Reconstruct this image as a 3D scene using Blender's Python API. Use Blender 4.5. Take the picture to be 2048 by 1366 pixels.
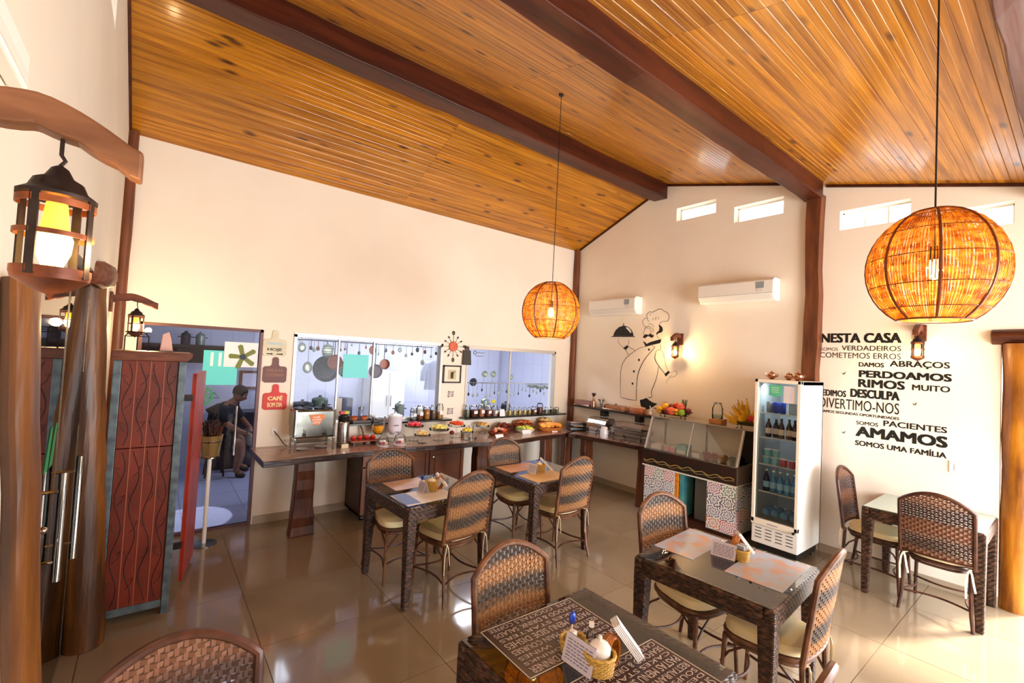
import bpy, bmesh, math, random
from math import sin, cos, pi, radians, sqrt, atan2
from mathutils import Matrix, Vector
random.seed(7)
for o in list(bpy.data.objects): bpy.data.objects.remove(o)
S = bpy.context.scene
COL = S.collection

# ------------------------------------------------------------------ camera
FPX = 908.0; CAMH = 1.92
CR = (Matrix.Rotation(-0.666623, 3, 'Z') @ Matrix.Rotation(1.606370, 3, 'X') @ Matrix.Rotation(0.050687, 3, 'Z'))
cam = bpy.data.cameras.new('camera'); co = bpy.data.objects.new('camera', cam); COL.objects.link(co)
cam.sensor_width = 36; cam.lens = FPX / 2048 * 36; cam.clip_start = 0.02; cam.clip_end = 200
co.matrix_world = Matrix.Translation((0, 0, CAMH)) @ CR.to_4x4()
S.camera = co
# ------------------------------------------------------------------ view, world, big lights
S.view_settings.view_transform = 'Standard'; S.view_settings.look = 'None'
S.view_settings.gamma = 1; S.view_settings.use_curve_mapping = False
S.view_settings.exposure = 0.86
W = bpy.data.worlds.new('sky'); S.world = W; W.use_nodes = True
bg = W.node_tree.nodes['Background']; bg.inputs[0].default_value = (0.93, 0.97, 1.0, 1); bg.inputs[1].default_value = 1.5
def area(name, loc, rot, sx, sy, power, col=(1, 1, 1)):
    l = bpy.data.lights.new(name, 'AREA'); l.shape = 'RECTANGLE'; l.size = sx; l.size_y = sy; l.energy = power; l.color = col
    o = bpy.data.objects.new(name, l); COL.objects.link(o); o.location = loc; o.rotation_euler = rot; return o
def point(name, loc, power, col, r=0.03):
    l = bpy.data.lights.new(name, 'POINT'); l.energy = power; l.color = col; l.shadow_soft_size = r
    o = bpy.data.objects.new(name, l); COL.objects.link(o); o.location = loc; return o
# added fill lamp on the unseen veranda side behind the camera, daylight at the doorway right of the log column
area('veranda_fill', (3.9, -2.45, 1.35), (radians(78), 0, radians(10)), 3.4, 2.3, 200, (0.98, 0.985, 1.0))
area('doorway_daylight', (5.98, -0.85, 1.3), (0, radians(52), 0), 1.9, 2.3, 90, (0.98, 0.985, 1.0))
sun = bpy.data.lights.new('sun', 'SUN'); sun.energy = 9.0; sun.angle = radians(9); sun.color = (1, 0.94, 0.82)
so = bpy.data.objects.new('sun', sun); COL.objects.link(so)
so.rotation_euler = Vector((-0.62, 0.33, -0.71)).to_track_quat('-Z', 'Y').to_euler()
area('kitchen_ceiling_lamp', (1.2, 7.2, 2.78), (0, 0, 0), 1.2, 0.5, 9, (0.80, 0.87, 1.0))
area('kitchen_ceiling_lamp', (4.0, 7.0, 2.78), (0, 0, 0), 2.2, 0.6, 46, (0.84, 0.89, 1.0))

sp = bpy.data.lights.new('kitchen_patch_spot', 'SPOT'); sp.energy = 260; sp.spot_size = radians(15); sp.spot_blend = 0.12; sp.shadow_soft_size = 0.01; sp.color = (0.95, 0.97, 1.0)
spo = bpy.data.objects.new('kitchen_patch_spot', sp); COL.objects.link(spo); spo.location = (0.9, 7.4, 2.7); spo.rotation_euler = (Vector((0.42, 6.0, 0)) - Vector((0.9, 7.4, 2.7))).to_track_quat('-Z', 'Y').to_euler()  # spot lamp added under the kitchen ceiling to stand in for sunlight

# ------------------------------------------------------------------ photo helpers: a viewing ray met with a real plane
def ray(px, py): return CR @ Vector((px - 1024, -(py - 683), -FPX))
def FL(px, py, z=0.0):
    d = ray(px, py); t = (z - CAMH) / d.z; return Vector((d.x * t, d.y * t, z))
def PY(px, py, Y):
    d = ray(px, py); t = Y / d.y; return Vector((d.x * t, Y, CAMH + d.z * t))
def PX(px, py, X):
    d = ray(px, py); t = X / d.x; return Vector((X, d.y * t, CAMH + d.z * t))

# ------------------------------------------------------------------ materials
def lin(c):
    return tuple(((v / 255) / 12.92 if v / 255 <= 0.04045 else ((v / 255 + 0.055) / 1.055) ** 2.4) for v in c) + (1,)
MATS = {}
def mat(name, col, rough=0.5, metal=0.0, col2=None, nscale=5, stretch=(1, 1, 1), rand=0.0, bump=None, emit=None, estr=0,
        trans=0, ior=1.45, coat=0, contrast=(0.35, 0.65), spec=0.5, transl=0.0, detail=4, sheen=0):
    if name in MATS: return MATS[name]
    m = bpy.data.materials.new(name); m.use_nodes = True; nt = m.node_tree; N = nt.nodes; L = nt.links
    b = N['Principled BSDF']; b.inputs['Base Color'].default_value = lin(col)
    b.inputs['Roughness'].default_value = rough; b.inputs['Metallic'].default_value = metal
    b.inputs['Specular IOR Level'].default_value = spec; b.inputs['IOR'].default_value = ior
    b.inputs['Transmission Weight'].default_value = trans; b.inputs['Coat Weight'].default_value = coat
    b.inputs['Coat Roughness'].default_value = 0.12
    if emit: b.inputs['Emission Color'].default_value = lin(emit); b.inputs['Emission Strength'].default_value = estr
    src = None
    if col2 or bump or rand:
        tc = N.new('ShaderNodeTexCoord'); mp = N.new('ShaderNodeMapping'); L.new(tc.outputs['Object'], mp.inputs[0])
        mp.inputs['Scale'].default_value = stretch
        oi = N.new('ShaderNodeObjectInfo')
        if rand:
            sc = N.new('ShaderNodeVectorMath'); sc.operation = 'SCALE'; sc.inputs[3].default_value = 37.0
            cb = N.new('ShaderNodeCombineXYZ')
            for i in range(3): L.new(oi.outputs['Random'], cb.inputs[i])
            L.new(cb.outputs[0], sc.inputs[0]); L.new(sc.outputs[0], mp.inputs['Location'])
        nz = N.new('ShaderNodeTexNoise'); nz.inputs['Scale'].default_value = nscale; nz.inputs['Detail'].default_value = detail
        L.new(mp.outputs[0], nz.inputs['Vector'])
    if col2:
        cr = N.new('ShaderNodeValToRGB'); L.new(nz.outputs['Fac'], cr.inputs[0])
        cr.color_ramp.elements[0].position = contrast[0]; cr.color_ramp.elements[1].position = contrast[1]
        cr.color_ramp.elements[0].color = lin(col); cr.color_ramp.elements[1].color = lin(col2); src = cr.outputs[0]
    if rand:
        hs = N.new('ShaderNodeHueSaturation')
        if src: L.new(src, hs.inputs['Color'])
        else: hs.inputs['Color'].default_value = lin(col)
        mr = N.new('ShaderNodeMapRange'); L.new(oi.outputs['Random'], mr.inputs[0]); mr.inputs[3].default_value = 1 - rand; mr.inputs[4].default_value = 1 + rand
        L.new(mr.outputs[0], hs.inputs['Value']); src = hs.outputs[0]
    if src: L.new(src, b.inputs['Base Color'])
    if bump:
        bp = N.new('ShaderNodeBump'); bp.inputs['Strength'].default_value = bump[1]; bp.inputs['Distance'].default_value = bump[2] if len(bump) > 2 else 0.01
        n2 = N.new('ShaderNodeTexNoise'); n2.inputs['Scale'].default_value = bump[0]; L.new(mp.outputs[0], n2.inputs['Vector'])
        L.new(n2.outputs['Fac'], bp.inputs['Height']); L.new(bp.outputs[0], b.inputs['Normal'])
    if transl:
        tr = N.new('ShaderNodeBsdfTranslucent'); mx = N.new('ShaderNodeMixShader'); mx.inputs[0].default_value = transl
        if src: L.new(src, tr.inputs[0])
        else: tr.inputs[0].default_value = lin(col)
        out = N['Material Output']; L.new(b.outputs[0], mx.inputs[1]); L.new(tr.outputs[0], mx.inputs[2]); L.new(mx.outputs[0], out.inputs[0])
    MATS[name] = m; return m
def glass(name, tint=(255, 255, 255), gloss=0.05, fres=1.25, rough=0.02):
    if name in MATS: return MATS[name]
    m = bpy.data.materials.new(name); m.use_nodes = True; nt = m.node_tree; N = nt.nodes; L = nt.links
    N.remove(N['Principled BSDF'])
    t = N.new('ShaderNodeBsdfTransparent'); t.inputs[0].default_value = lin(tint)
    g = N.new('ShaderNodeBsdfGlossy'); g.inputs['Roughness'].default_value = rough
    f = N.new('ShaderNodeFresnel'); f.inputs[0].default_value = fres
    a = N.new('ShaderNodeMath'); a.operation = 'ADD'; a.use_clamp = True; L.new(f.outputs[0], a.inputs[0]); a.inputs[1].default_value = gloss
    mx = N.new('ShaderNodeMixShader'); L.new(a.outputs[0], mx.inputs[0]); L.new(t.outputs[0], mx.inputs[1]); L.new(g.outputs[0], mx.inputs[2])
    L.new(mx.outputs[0], N['Material Output'].inputs[0]); MATS[name] = m; return m

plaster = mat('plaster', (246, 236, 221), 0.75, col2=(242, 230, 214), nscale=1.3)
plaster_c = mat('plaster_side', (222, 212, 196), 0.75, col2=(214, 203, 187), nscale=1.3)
skirt = mat('skirting_tile', (176, 158, 136), 0.25)
tile_floor = mat('porcelain_tile', (150, 132, 108), 0.07, col2=(142, 124, 101), nscale=1.6, rand=0.015, coat=0.35, spec=0.6)
grout = mat('grout', (128, 112, 94), 0.7)
tile_white = mat('kitchen_wall_tile', (205, 208, 226), 0.5, rand=0.01)
tile_kfloor = mat('kitchen_floor_tile', (176, 178, 205), 0.2, rand=0.02)
darkwood = mat('dark_rustic_wood', (96, 48, 26), 0.45, col2=(58, 26, 14), nscale=3, stretch=(1, 1, 8), bump=(9, 0.35, 0.01))
beamwood = mat('beam_wood', (84, 34, 16), 0.4, col2=(54, 19, 9), nscale=2.5, stretch=(0.35, 4, 4), bump=(5, 0.3, 0.01))
postwood = mat('post_wood', (120, 66, 34), 0.5, col2=(86, 44, 20), nscale=4, stretch=(3, 3, 0.5), bump=(6, 0.4, 0.01))
logwood = mat('oiled_log_wood', (126, 74, 22), 0.4, col2=(62, 33, 10), nscale=3, stretch=(4, 4, 0.45), bump=(7, 0.5, 0.012), contrast=(0.3, 0.62))
logyellow = mat('honey_log_wood', (186, 118, 26), 0.35, col2=(108, 58, 12), nscale=3, stretch=(3, 3, 0.6), bump=(7, 0.5, 0.012))
slabwood = mat('live_edge_slab_wood', (176, 142, 126), 0.2, col2=(124, 82, 64), nscale=3, stretch=(0.5, 3.5, 3.5), bump=(6, 0.25, 0.006), coat=0.4, contrast=(0.3, 0.7))
edgewood = mat('slab_edge_wood', (66, 40, 28), 0.35, col2=(42, 22, 15), nscale=4, stretch=(1, 3, 6), bump=(8, 0.4, 0.01))
legwood = mat('slab_leg_wood', (110, 60, 32), 0.4, col2=(62, 30, 16), nscale=4, stretch=(4, 4, 0.5), bump=(6, 0.4, 0.01))
cabwood = mat('cabinet_wood', (132, 74, 32), 0.35, col2=(92, 46, 20), nscale=3, stretch=(1, 3, 1))
cabdark = mat('cabinet_side_wood', (70, 34, 20), 0.4, col2=(50, 22, 12), nscale=3, stretch=(1, 1, 4))
armwood = mat('carved_bracket_wood', (140, 92, 60), 0.5, col2=(104, 64, 38), nscale=4, stretch=(1, 5, 5), bump=(10, 0.3, 0.004))
armdark = mat('carved_bracket_dark_wood', (120, 62, 34), 0.5, col2=(84, 40, 20), nscale=6, stretch=(1, 5, 5), bump=(10, 0.3, 0.004))
iron = mat('aged_iron', (58, 46, 44), 0.5, 0.6, col2=(40, 32, 32), nscale=20)
copper_iron = mat('lantern_copper', (150, 82, 44), 0.45, 0.5, col2=(92, 48, 30), nscale=14)
black = mat('black_vinyl', (16, 15, 15), 0.5)
blackp = mat('black_plastic', (22, 22, 24), 0.3)
steel = mat('brushed_steel', (176, 172, 166), 0.22, 1.0, col2=(150, 146, 140), nscale=6, stretch=(1, 1, 12))
chrome = mat('chrome', (210, 208, 204), 0.08, 1.0)
alu = mat('pale_aluminium', (206, 204, 198), 0.35, 0.3)
white = mat('white_paint', (240, 238, 232), 0.35)
whitepl = mat('white_plastic', (244, 241, 234), 0.3)
paper = mat('white_paper', (242, 240, 244), 0.6)
paperlil = mat('lilac_paper', (214, 208, 226), 0.6)
inkgrey = mat('grey_ink', (128, 122, 150), 0.7)
cream = mat('cream_cushion', (242, 226, 182), 0.85, col2=(234, 214, 164), nscale=3, bump=(60, 0.15, 0.002))
tie = mat('cream_tape', (238, 224, 190), 0.8)
ceramic = mat('white_ceramic', (246, 244, 242), 0.12, coat=0.5)
rattan = mat('rattan_pole', (118, 76, 48), 0.38, col2=(74, 44, 28), nscale=14, bump=(40, 0.2, 0.003))
rattan_dk = mat('rattan_pole_dark', (86, 48, 32), 0.4, col2=(56, 30, 22), nscale=14, bump=(40, 0.2, 0.003))
basketw = mat('yellow_wicker', (214, 178, 92), 0.6, col2=(186, 144, 60), nscale=60, bump=(120, 0.6, 0.003))
pane = glass('clear_pane', (252, 253, 254), 0.002, 1.12)
pane_dk = glass('door_pane', (228, 230, 236), 0.02, 1.15)
jarg = glass('jar_glass', (250, 252, 251), 0.03)
tableg = glass('table_glass', (250, 253, 251), 0.10, 1.5)
stonered = mat('terracotta_relief', (122, 44, 24), 0.4, col2=(92, 30, 16), nscale=3, rand=0.08, bump=(14, 0.3, 0.004))
galv = mat('galvanised_blue_steel', (104, 118, 122), 0.5, 0.3, col2=(74, 84, 90), nscale=18)
turq = mat('turquoise_overlay', (92, 214, 214), 0.4)
mint = mat('mint_sticker', (96, 196, 150), 0.4)

# woven rattan of the chair backs: honey and charcoal bands that follow the height
def woven(name, c1, c2, freq, phase=0.0):
    m = mat(name, c1, 0.42); nt = m.node_tree; N = nt.nodes; L = nt.links; b = N['Principled BSDF']
    tc = N.new('ShaderNodeTexCoord'); sp = N.new('ShaderNodeSeparateXYZ'); L.new(tc.outputs['Object'], sp.inputs[0])
    nz = N.new('ShaderNodeTexNoise'); nz.inputs['Scale'].default_value = 9; mp = N.new('ShaderNodeMapping'); mp.inputs['Scale'].default_value = (0.5, 1, 3)
    L.new(tc.outputs['Object'], mp.inputs[0]); L.new(mp.outputs[0], nz.inputs['Vector'])
    ma = N.new('ShaderNodeMath'); ma.operation = 'MULTIPLY_ADD'; L.new(nz.outputs['Fac'], ma.inputs[0]); ma.inputs[1].default_value = 0.07; L.new(sp.outputs['Z'], ma.inputs[2])
    mb = N.new('ShaderNodeMath'); mb.operation = 'MULTIPLY_ADD'; L.new(ma.outputs[0], mb.inputs[0]); mb.inputs[1].default_value = freq; mb.inputs[2].default_value = phase
    sn = N.new('ShaderNodeMath'); sn.operation = 'SINE'; L.new(mb.outputs[0], sn.inputs[0])
    n3 = N.new('ShaderNodeTexNoise'); n3.inputs['Scale'].default_value = 90; L.new(tc.outputs['Object'], n3.inputs['Vector'])
    mc = N.new('ShaderNodeMath'); mc.operation = 'MULTIPLY_ADD'; L.new(n3.outputs['Fac'], mc.inputs[0]); mc.inputs[1].default_value = 1.2; L.new(sn.outputs[0], mc.inputs[2])
    mr = N.new('ShaderNodeMapRange'); L.new(mc.outputs[0], mr.inputs[0]); mr.inputs[1].default_value = -0.1; mr.inputs[2].default_value = 1.3
    mx = N.new('ShaderNodeValToRGB'); L.new(mr.outputs[0], mx.inputs[0]); mx.color_ramp.elements[0].color = lin(c2); mx.color_ramp.elements[1].color = lin(c1)
    L.new(mx.outputs[0], b.inputs['Base Color']); return m
weave_a = woven('woven_rattan_banded', (152, 106, 64), (68, 55, 46), 36.0)
weave_b = woven('woven_rattan_brown', (118, 78, 56), (66, 44, 38), 26.0, 1.0)
# dark woven synthetic rattan of the tables: checker of short strands with relief
def table_weave(name, c1, c2):
    m = mat(name, c1, 0.35); nt = m.node_tree; N = nt.nodes; L = nt.links; b = N['Principled BSDF']
    tc = N.new('ShaderNodeTexCoord'); nz = N.new('ShaderNodeTexNoise'); nz.inputs['Scale'].default_value = 30; nz.inputs['Detail'].default_value = 2
    mp = N.new('ShaderNodeMapping'); mp.inputs['Scale'].default_value = (1, 1, 3.2); L.new(tc.outputs['Object'], mp.inputs[0]); L.new(mp.outputs[0], nz.inputs['Vector'])
    cr = N.new('ShaderNodeValToRGB'); cr.color_ramp.elements[0].position = 0.42; cr.color_ramp.elements[1].position = 0.68
    cr.color_ramp.elements[0].color = lin(c1); cr.color_ramp.elements[1].color = lin(c2); L.new(nz.outputs['Fac'], cr.inputs[0]); L.new(cr.outputs[0], b.inputs['Base Color'])
    wv = N.new('ShaderNodeTexWave'); wv.bands_direction = 'Z'; wv.inputs['Scale'].default_value = 28; L.new(tc.outputs['Object'], wv.inputs['Vector'])
    ck = N.new('ShaderNodeTexWave'); ck.bands_direction = 'DIAGONAL'; ck.inputs['Scale'].default_value = 16; L.new(tc.outputs['Object'], ck.inputs['Vector'])
    ad = N.new('ShaderNodeMath'); ad.operation = 'MULTIPLY'; L.new(wv.outputs['Fac'], ad.inputs[0]); L.new(ck.outputs['Fac'], ad.inputs[1])
    bp = N.new('ShaderNodeBump'); bp.inputs['Strength'].default_value = 0.9; bp.inputs['Distance'].default_value = 0.006; L.new(ad.outputs[0], bp.inputs['Height']); L.new(bp.outputs[0], b.inputs['Normal'])
    return m
tweave = table_weave('woven_table_strands', (38, 24, 19), (98, 66, 50))
# pine board with long grain and dark knots, each board its own piece of the pattern
def pine():
    m = mat('varnished_pine', (226, 150, 40), 0.3, coat=0.35); nt = m.node_tree; N = nt.nodes; L = nt.links; b = N['Principled BSDF']
    tc = N.new('ShaderNodeTexCoord'); oi = N.new('ShaderNodeObjectInfo'); cb = N.new('ShaderNodeCombineXYZ')
    for i, k in enumerate((91.0, 53.0, 17.0)):
        q = N.new('ShaderNodeMath'); q.operation = 'MULTIPLY'; q.inputs[1].default_value = k; L.new(oi.outputs['Random'], q.inputs[0]); L.new(q.outputs[0], cb.inputs[i])
    ad = N.new('ShaderNodeVectorMath'); L.new(tc.outputs['Object'], ad.inputs[0]); L.new(cb.outputs[0], ad.inputs[1])
    mp = N.new('ShaderNodeMapping'); mp.inputs['Scale'].default_value = (0.55, 14, 4); L.new(ad.outputs[0], mp.inputs[0])
    nz = N.new('ShaderNodeTexNoise'); nz.inputs['Scale'].default_value = 2.2; nz.inputs['Detail'].default_value = 5; nz.inputs['Distortion'].default_value = 0.6; L.new(mp.outputs[0], nz.inputs['Vector'])
    cr = N.new('ShaderNodeValToRGB'); e = cr.color_ramp.elements; e[0].position = 0.3; e[0].color = lin((142, 80, 8)); e[1].position = 0.66; e[1].color = lin((208, 138, 22)); L.new(nz.outputs['Fac'], cr.inputs[0])
    m2 = N.new('ShaderNodeMapping'); m2.inputs['Scale'].default_value = (2.3, 7, 1); L.new(ad.outputs[0], m2.inputs[0])
    vo = N.new('ShaderNodeTexVoronoi'); vo.inputs['Scale'].default_value = 1.0; L.new(m2.outputs[0], vo.inputs['Vector'])
    kr = N.new('ShaderNodeValToRGB'); k = kr.color_ramp.elements; k[0].position = 0.07; k[0].color = lin((70, 26, 8)); k[1].position = 0.19; k[1].color = (1, 1, 1, 1); L.new(vo.outputs['Distance'], kr.inputs[0])
    mu = N.new('ShaderNodeMixRGB'); mu.blend_type = 'MULTIPLY'; mu.inputs[0].default_value = 0.85; L.new(cr.outputs[0], mu.inputs[1]); L.new(kr.outputs[0], mu.inputs[2])
    hs = N.new('ShaderNodeHueSaturation'); L.new(mu.outputs[0], hs.inputs['Color']); mr = N.new('ShaderNodeMapRange'); L.new(oi.outputs['Random'], mr.inputs[0]); mr.inputs[3].default_value = 0.82; mr.inputs[4].default_value = 1.12
    L.new(mr.outputs[0], hs.inputs['Value']); L.new(hs.outputs[0], b.inputs['Base Color']); return m
pinem = pine()
# printed azulejo tile: a motif in each tile's own coordinates, colours drawn per tile
def azulejo(name, seed):
    m = mat(name, (240, 238, 236), 0.25); nt = m.node_tree; N = nt.nodes; L = nt.links; b = N['Principled BSDF']
    tc = N.new('ShaderNodeTexCoord'); oi = N.new('ShaderNodeObjectInfo')
    ln = N.new('ShaderNodeVectorMath'); ln.operation = 'LENGTH'; L.new(tc.outputs['Object'], ln.inputs[0])
    sp = N.new('ShaderNodeSeparateXYZ'); L.new(tc.outputs['Object'], sp.inputs[0])
    sm = N.new('ShaderNodeMath'); sm.operation = 'ADD'; L.new(sp.outputs['X'], sm.inputs[0]); L.new(sp.outputs['Y'], sm.inputs[1])
    at = N.new('ShaderNodeMath'); at.operation = 'ARCTAN2'; L.new(sp.outputs['Z'], at.inputs[0]); L.new(sm.outputs[0], at.inputs[1])
    k = N.new('ShaderNodeMath'); k.operation = 'MULTIPLY'; k.inputs[1].default_value = 8; L.new(at.outputs[0], k.inputs[0])
    s = N.new('ShaderNodeMath'); s.operation = 'SINE'; L.new(k.outputs[0], s.inputs[0])
    r = N.new('ShaderNodeMath'); r.operation = 'MULTIPLY_ADD'; r.inputs[1].default_value = 150 + 20 * seed; L.new(ln.outputs['Value'], r.inputs[0])
    s2 = N.new('ShaderNodeMath'); s2.operation = 'MULTIPLY'; s2.inputs[1].default_value = 1.6; L.new(s.outputs[0], s2.inputs[0]); L.new(s2.outputs[0], r.inputs[2])
    q = N.new('ShaderNodeMath'); q.operation = 'SINE'; L.new(r.outputs[0], q.inputs[0])
    gt = N.new('ShaderNodeMath'); gt.operation = 'GREATER_THAN'; gt.inputs[1].default_value = 0.5; L.new(q.outputs[0], gt.inputs[0])
    cr = N.new('ShaderNodeValToRGB'); cr.color_ramp.interpolation = 'CONSTANT'; L.new(oi.outputs['Random'], cr.inputs[0])
    cols = [(60, 66, 110), (190, 40, 70), (40, 40, 48), (150, 40, 110), (70, 120, 80), (214, 110, 30), (60, 110, 150)]
    random.Random(seed).shuffle(cols); e = cr.color_ramp.elements; e[0].color = lin(cols[0]); e[1].position = 0.85; e[1].color = lin(cols[1])
    for i in range(2, 7): x = cr.color_ramp.elements.new(0.14 * (i - 1)); x.color = lin(cols[i])
    mx = N.new('ShaderNodeMixRGB'); L.new(gt.outputs[0], mx.inputs[0]); mx.inputs[1].default_value = lin((242, 240, 240)); L.new(cr.outputs[0], mx.inputs[2])
    L.new(mx.outputs[0], b.inputs['Base Color']); return m

# ------------------------------------------------------------------ mesh building
class MB:
    def __init__(s): s.v = []; s.f = []; s.sm = []; s.mi = []; s.cur = 0
    def add(s, vs, fs, smooth=False):
        n = len(s.v); s.v += [tuple(v) for v in vs]
        for f in fs: s.f.append(tuple(i + n for i in f)); s.sm.append(smooth); s.mi.append(s.cur)
        return s
    def box(s, x0, x1, y0, y1, z0, z1):
        vs = [(x, y, z) for z in (z0, z1) for x, y in ((x0, y0), (x1, y0), (x1, y1), (x0, y1))]
        return s.add(vs, [(0, 3, 2, 1), (4, 5, 6, 7), (0, 1, 5, 4), (1, 2, 6, 5), (2, 3, 7, 6), (3, 0, 4, 7)])
    def hexa(s, a, b):          # two quads of four points each
        return s.add(list(a) + list(b), [(0, 3, 2, 1), (4, 5, 6, 7), (0, 1, 5, 4), (1, 2, 6, 5), (2, 3, 7, 6), (3, 0, 4, 7)])
    def obox(s, c, size, M=None):
        M = M or Matrix.Identity(3); h = Vector(size) / 2
        vs = [Vector(c) + M @ Vector((x * h.x, y * h.y, z * h.z)) for z in (-1, 1) for x, y in ((-1, -1), (1, -1), (1, 1), (-1, 1))]
        return s.add(vs, [(0, 3, 2, 1), (4, 5, 6, 7), (0, 1, 5, 4), (1, 2, 6, 5), (2, 3, 7, 6), (3, 0, 4, 7)])
    def taper(s, c0, w0, c1, w1):      # square tapered post between two centres
        f = lambda c, w: [(c[0] + a * w[0] / 2, c[1] + b * w[1] / 2, c[2]) for a, b in ((-1, -1), (1, -1), (1, 1), (-1, 1))]
        return s.hexa(f(c0, w0), f(c1, w1))
    def tube(s, pts, r, seg=8, closed=False, cap=True, flat=None):
        P = [Vector(p) for p in pts]; n = len(P); R = r if hasattr(r, '__len__') else [r] * n
        T = []
        for i in range(n):
            a = P[i - 1] if (i > 0 or closed) else P[i]; b = P[(i + 1) % n] if (i < n - 1 or closed) else P[i]
            T.append((b - a).normalized() if (b - a).length > 1e-9 else Vector((0, 0, 1)))
        u = T[0].orthogonal().normalized() if flat is None else (Vector(flat) - T[0] * Vector(flat).dot(T[0])).normalized()
        vs = []
        for i in range(n):
            if i: u = (u - T[i] * u.dot(T[i])); u = u.normalized() if u.length > 1e-6 else T[i].orthogonal().normalized()
            w = T[i].cross(u)
            for k in range(seg):
                a = 2 * pi * k / seg; rr = R[i]
                ra, rb = (rr if not isinstance(rr, tuple) else rr[0]), (rr if not isinstance(rr, tuple) else rr[1])
                vs.append(P[i] + u * cos(a) * ra + w * sin(a) * rb)
        fs = []
        for i in range(n if closed else n - 1):
            j = (i + 1) % n
            for k in range(seg): l = (k + 1) % seg; fs.append((i * seg + k, i * seg + l, j * seg + l, j * seg + k))
        if cap and not closed: fs.append(tuple(range(seg - 1, -1, -1))); fs.append(tuple((n - 1) * seg + k for k in range(seg)))
        return s.add(vs, fs, seg > 4)
    def lathe(s, prof, c=(0, 0, 0), seg=16, sc=(1, 1), M=None, cap=True):
        vs = []; M = M or Matrix.Identity(3)
        for r, z in prof:
            for k in range(seg): a = 2 * pi * k / seg; vs.append(Vector(c) + M @ Vector((r * cos(a) * sc[0], r * sin(a) * sc[1], z)))
        fs = []
        for i in range(len(prof) - 1):
            for k in range(seg): l = (k + 1) % seg; fs.append((i * seg + k, i * seg + l, (i + 1) * seg + l, (i + 1) * seg + k))
        if cap:
            if prof[0][0] > 1e-5: fs.append(tuple(range(seg - 1, -1, -1)))
            if prof[-1][0] > 1e-5: fs.append(tuple((len(prof) - 1) * seg + k for k in range(seg)))
        return s.add(vs, fs, True)
    def ball(s, c, r, seg=12, rings=8, M=None):
        r = r if hasattr(r, '__len__') else (r, r, r)
        M = M or Matrix.Identity(3); vs = [Vector(c) + M @ Vector((0, 0, -r[2]))]
        for i in range(1, rings):
            t = -pi / 2 + pi * i / rings
            for k in range(seg): a = 2 * pi * k / seg; vs.append(Vector(c) + M @ Vector((r[0] * cos(t) * cos(a), r[1] * cos(t) * sin(a), r[2] * sin(t))))
        vs.append(Vector(c) + M @ Vector((0, 0, r[2]))); fs = []; e = len(vs) - 1
        for k in range(seg):
            l = (k + 1) % seg; fs.append((0, 1 + l, 1 + k)); fs.append((e, e - seg + k, e - seg + l))
            for i in range(rings - 2): a = 1 + i * seg; fs.append((a + k, a + l, a + seg + l, a + seg + k))
        return s.add(vs, fs, True)
    def prism(s, poly, f0, f1):   # poly of 2-D points mapped by f0 (one face) and f1 (other face)
        n = len(poly); vs = [f0(*p) for p in poly] + [f1(*p) for p in poly]
        return s.add(vs, [tuple(range(n)), tuple(range(2 * n - 1, n - 1, -1))] + [(i, (i + 1) % n + 0, (i + 1) % n + n, i + n) for i in range(n)])
WM = {}
def link(o, parent=None):
    COL.objects.link(o)
    if parent is not None: o.parent = parent
def wmat(o):
    m = Matrix.LocRotScale(o.location, o.rotation_euler, o.scale)
    return wmat(o.parent) @ m if o.parent else m
def mesh_of(name, mb, mats, smooth=None, fix=True):
    me = bpy.data.meshes.new(name); me.from_pydata(mb.v, [], mb.f)
    for m in (mats if isinstance(mats, (list, tuple)) else [mats]): me.materials.append(m)
    me.polygons.foreach_set('use_smooth', mb.sm); me.polygons.foreach_set('material_index', mb.mi)
    if fix:
        b = bmesh.new(); b.from_mesh(me); bmesh.ops.recalc_face_normals(b, faces=b.faces); b.to_mesh(me); b.free()
    if any(mb.sm): me.set_sharp_from_angle(angle=radians(42))
    me.update(); return me
def obj(name, mb, mats, parent=None, bevel=0, label=None, cat=None, group=None, kind=None, subd=0):
    if parent is not None:
        inv = wmat(parent).inverted(); mb.v = [tuple(inv @ Vector(v)) for v in mb.v]
    o = bpy.data.objects.new(name, mesh_of(name, mb, mats)); link(o, parent)
    if bevel:
        m = o.modifiers.new('bevel', 'BEVEL'); m.width = bevel; m.segments = 2; m.limit_method = 'ANGLE'; m.angle_limit = radians(35)
    if subd:
        m = o.modifiers.new('sub', 'SUBSURF'); m.levels = subd; m.render_levels = subd
    tag(o, label, cat, group, kind); return o
def tag(o, label=None, cat=None, group=None, kind=None):
    if label: o['label'] = label
    if cat: o['category'] = cat
    if group: o['group'] = group
    if kind: o['kind'] = kind
    return o
def thing(name, label, cat, loc=(0, 0, 0), rz=0, group=None):
    o = bpy.data.objects.new(name, None); o.empty_display_size = 0.05; link(o); o.location = loc; o.rotation_euler = (0, 0, rz)
    return tag(o, label, cat, group)
def single(name, mb, mats, label, cat, group=None, bevel=0, origin=None):
    v = [Vector(p) for p in mb.v]
    lo = Vector((min(p.x for p in v), min(p.y for p in v), min(p.z for p in v))); hi = Vector((max(p.x for p in v), max(p.y for p in v), max(p.z for p in v)))
    og = Vector(origin) if origin else Vector(((lo.x + hi.x) / 2, (lo.y + hi.y) / 2, lo.z))
    mb.v = [tuple(p - og) for p in v]; o = obj(name, mb, mats, bevel=bevel, label=label, cat=cat, group=group); o.location = og; return o
def copy_tree(o, loc=None, rz=None, label=None, group=None, parent=None):
    c = o.copy(); COL.objects.link(c)
    if parent is not None: c.parent = parent
    if loc is not None: c.location = loc
    if rz is not None: c.rotation_euler = (0, 0, rz)
    if label: c['label'] = label
    if group: c['group'] = group
    for ch in list(o.children): copy_tree(ch, parent=c)
    return c
def struct(name, mb, m, parent=None, bevel=0, origin=None):
    return obj(name, mb, m, parent, bevel=bevel, kind=None if parent else 'structure')
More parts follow.
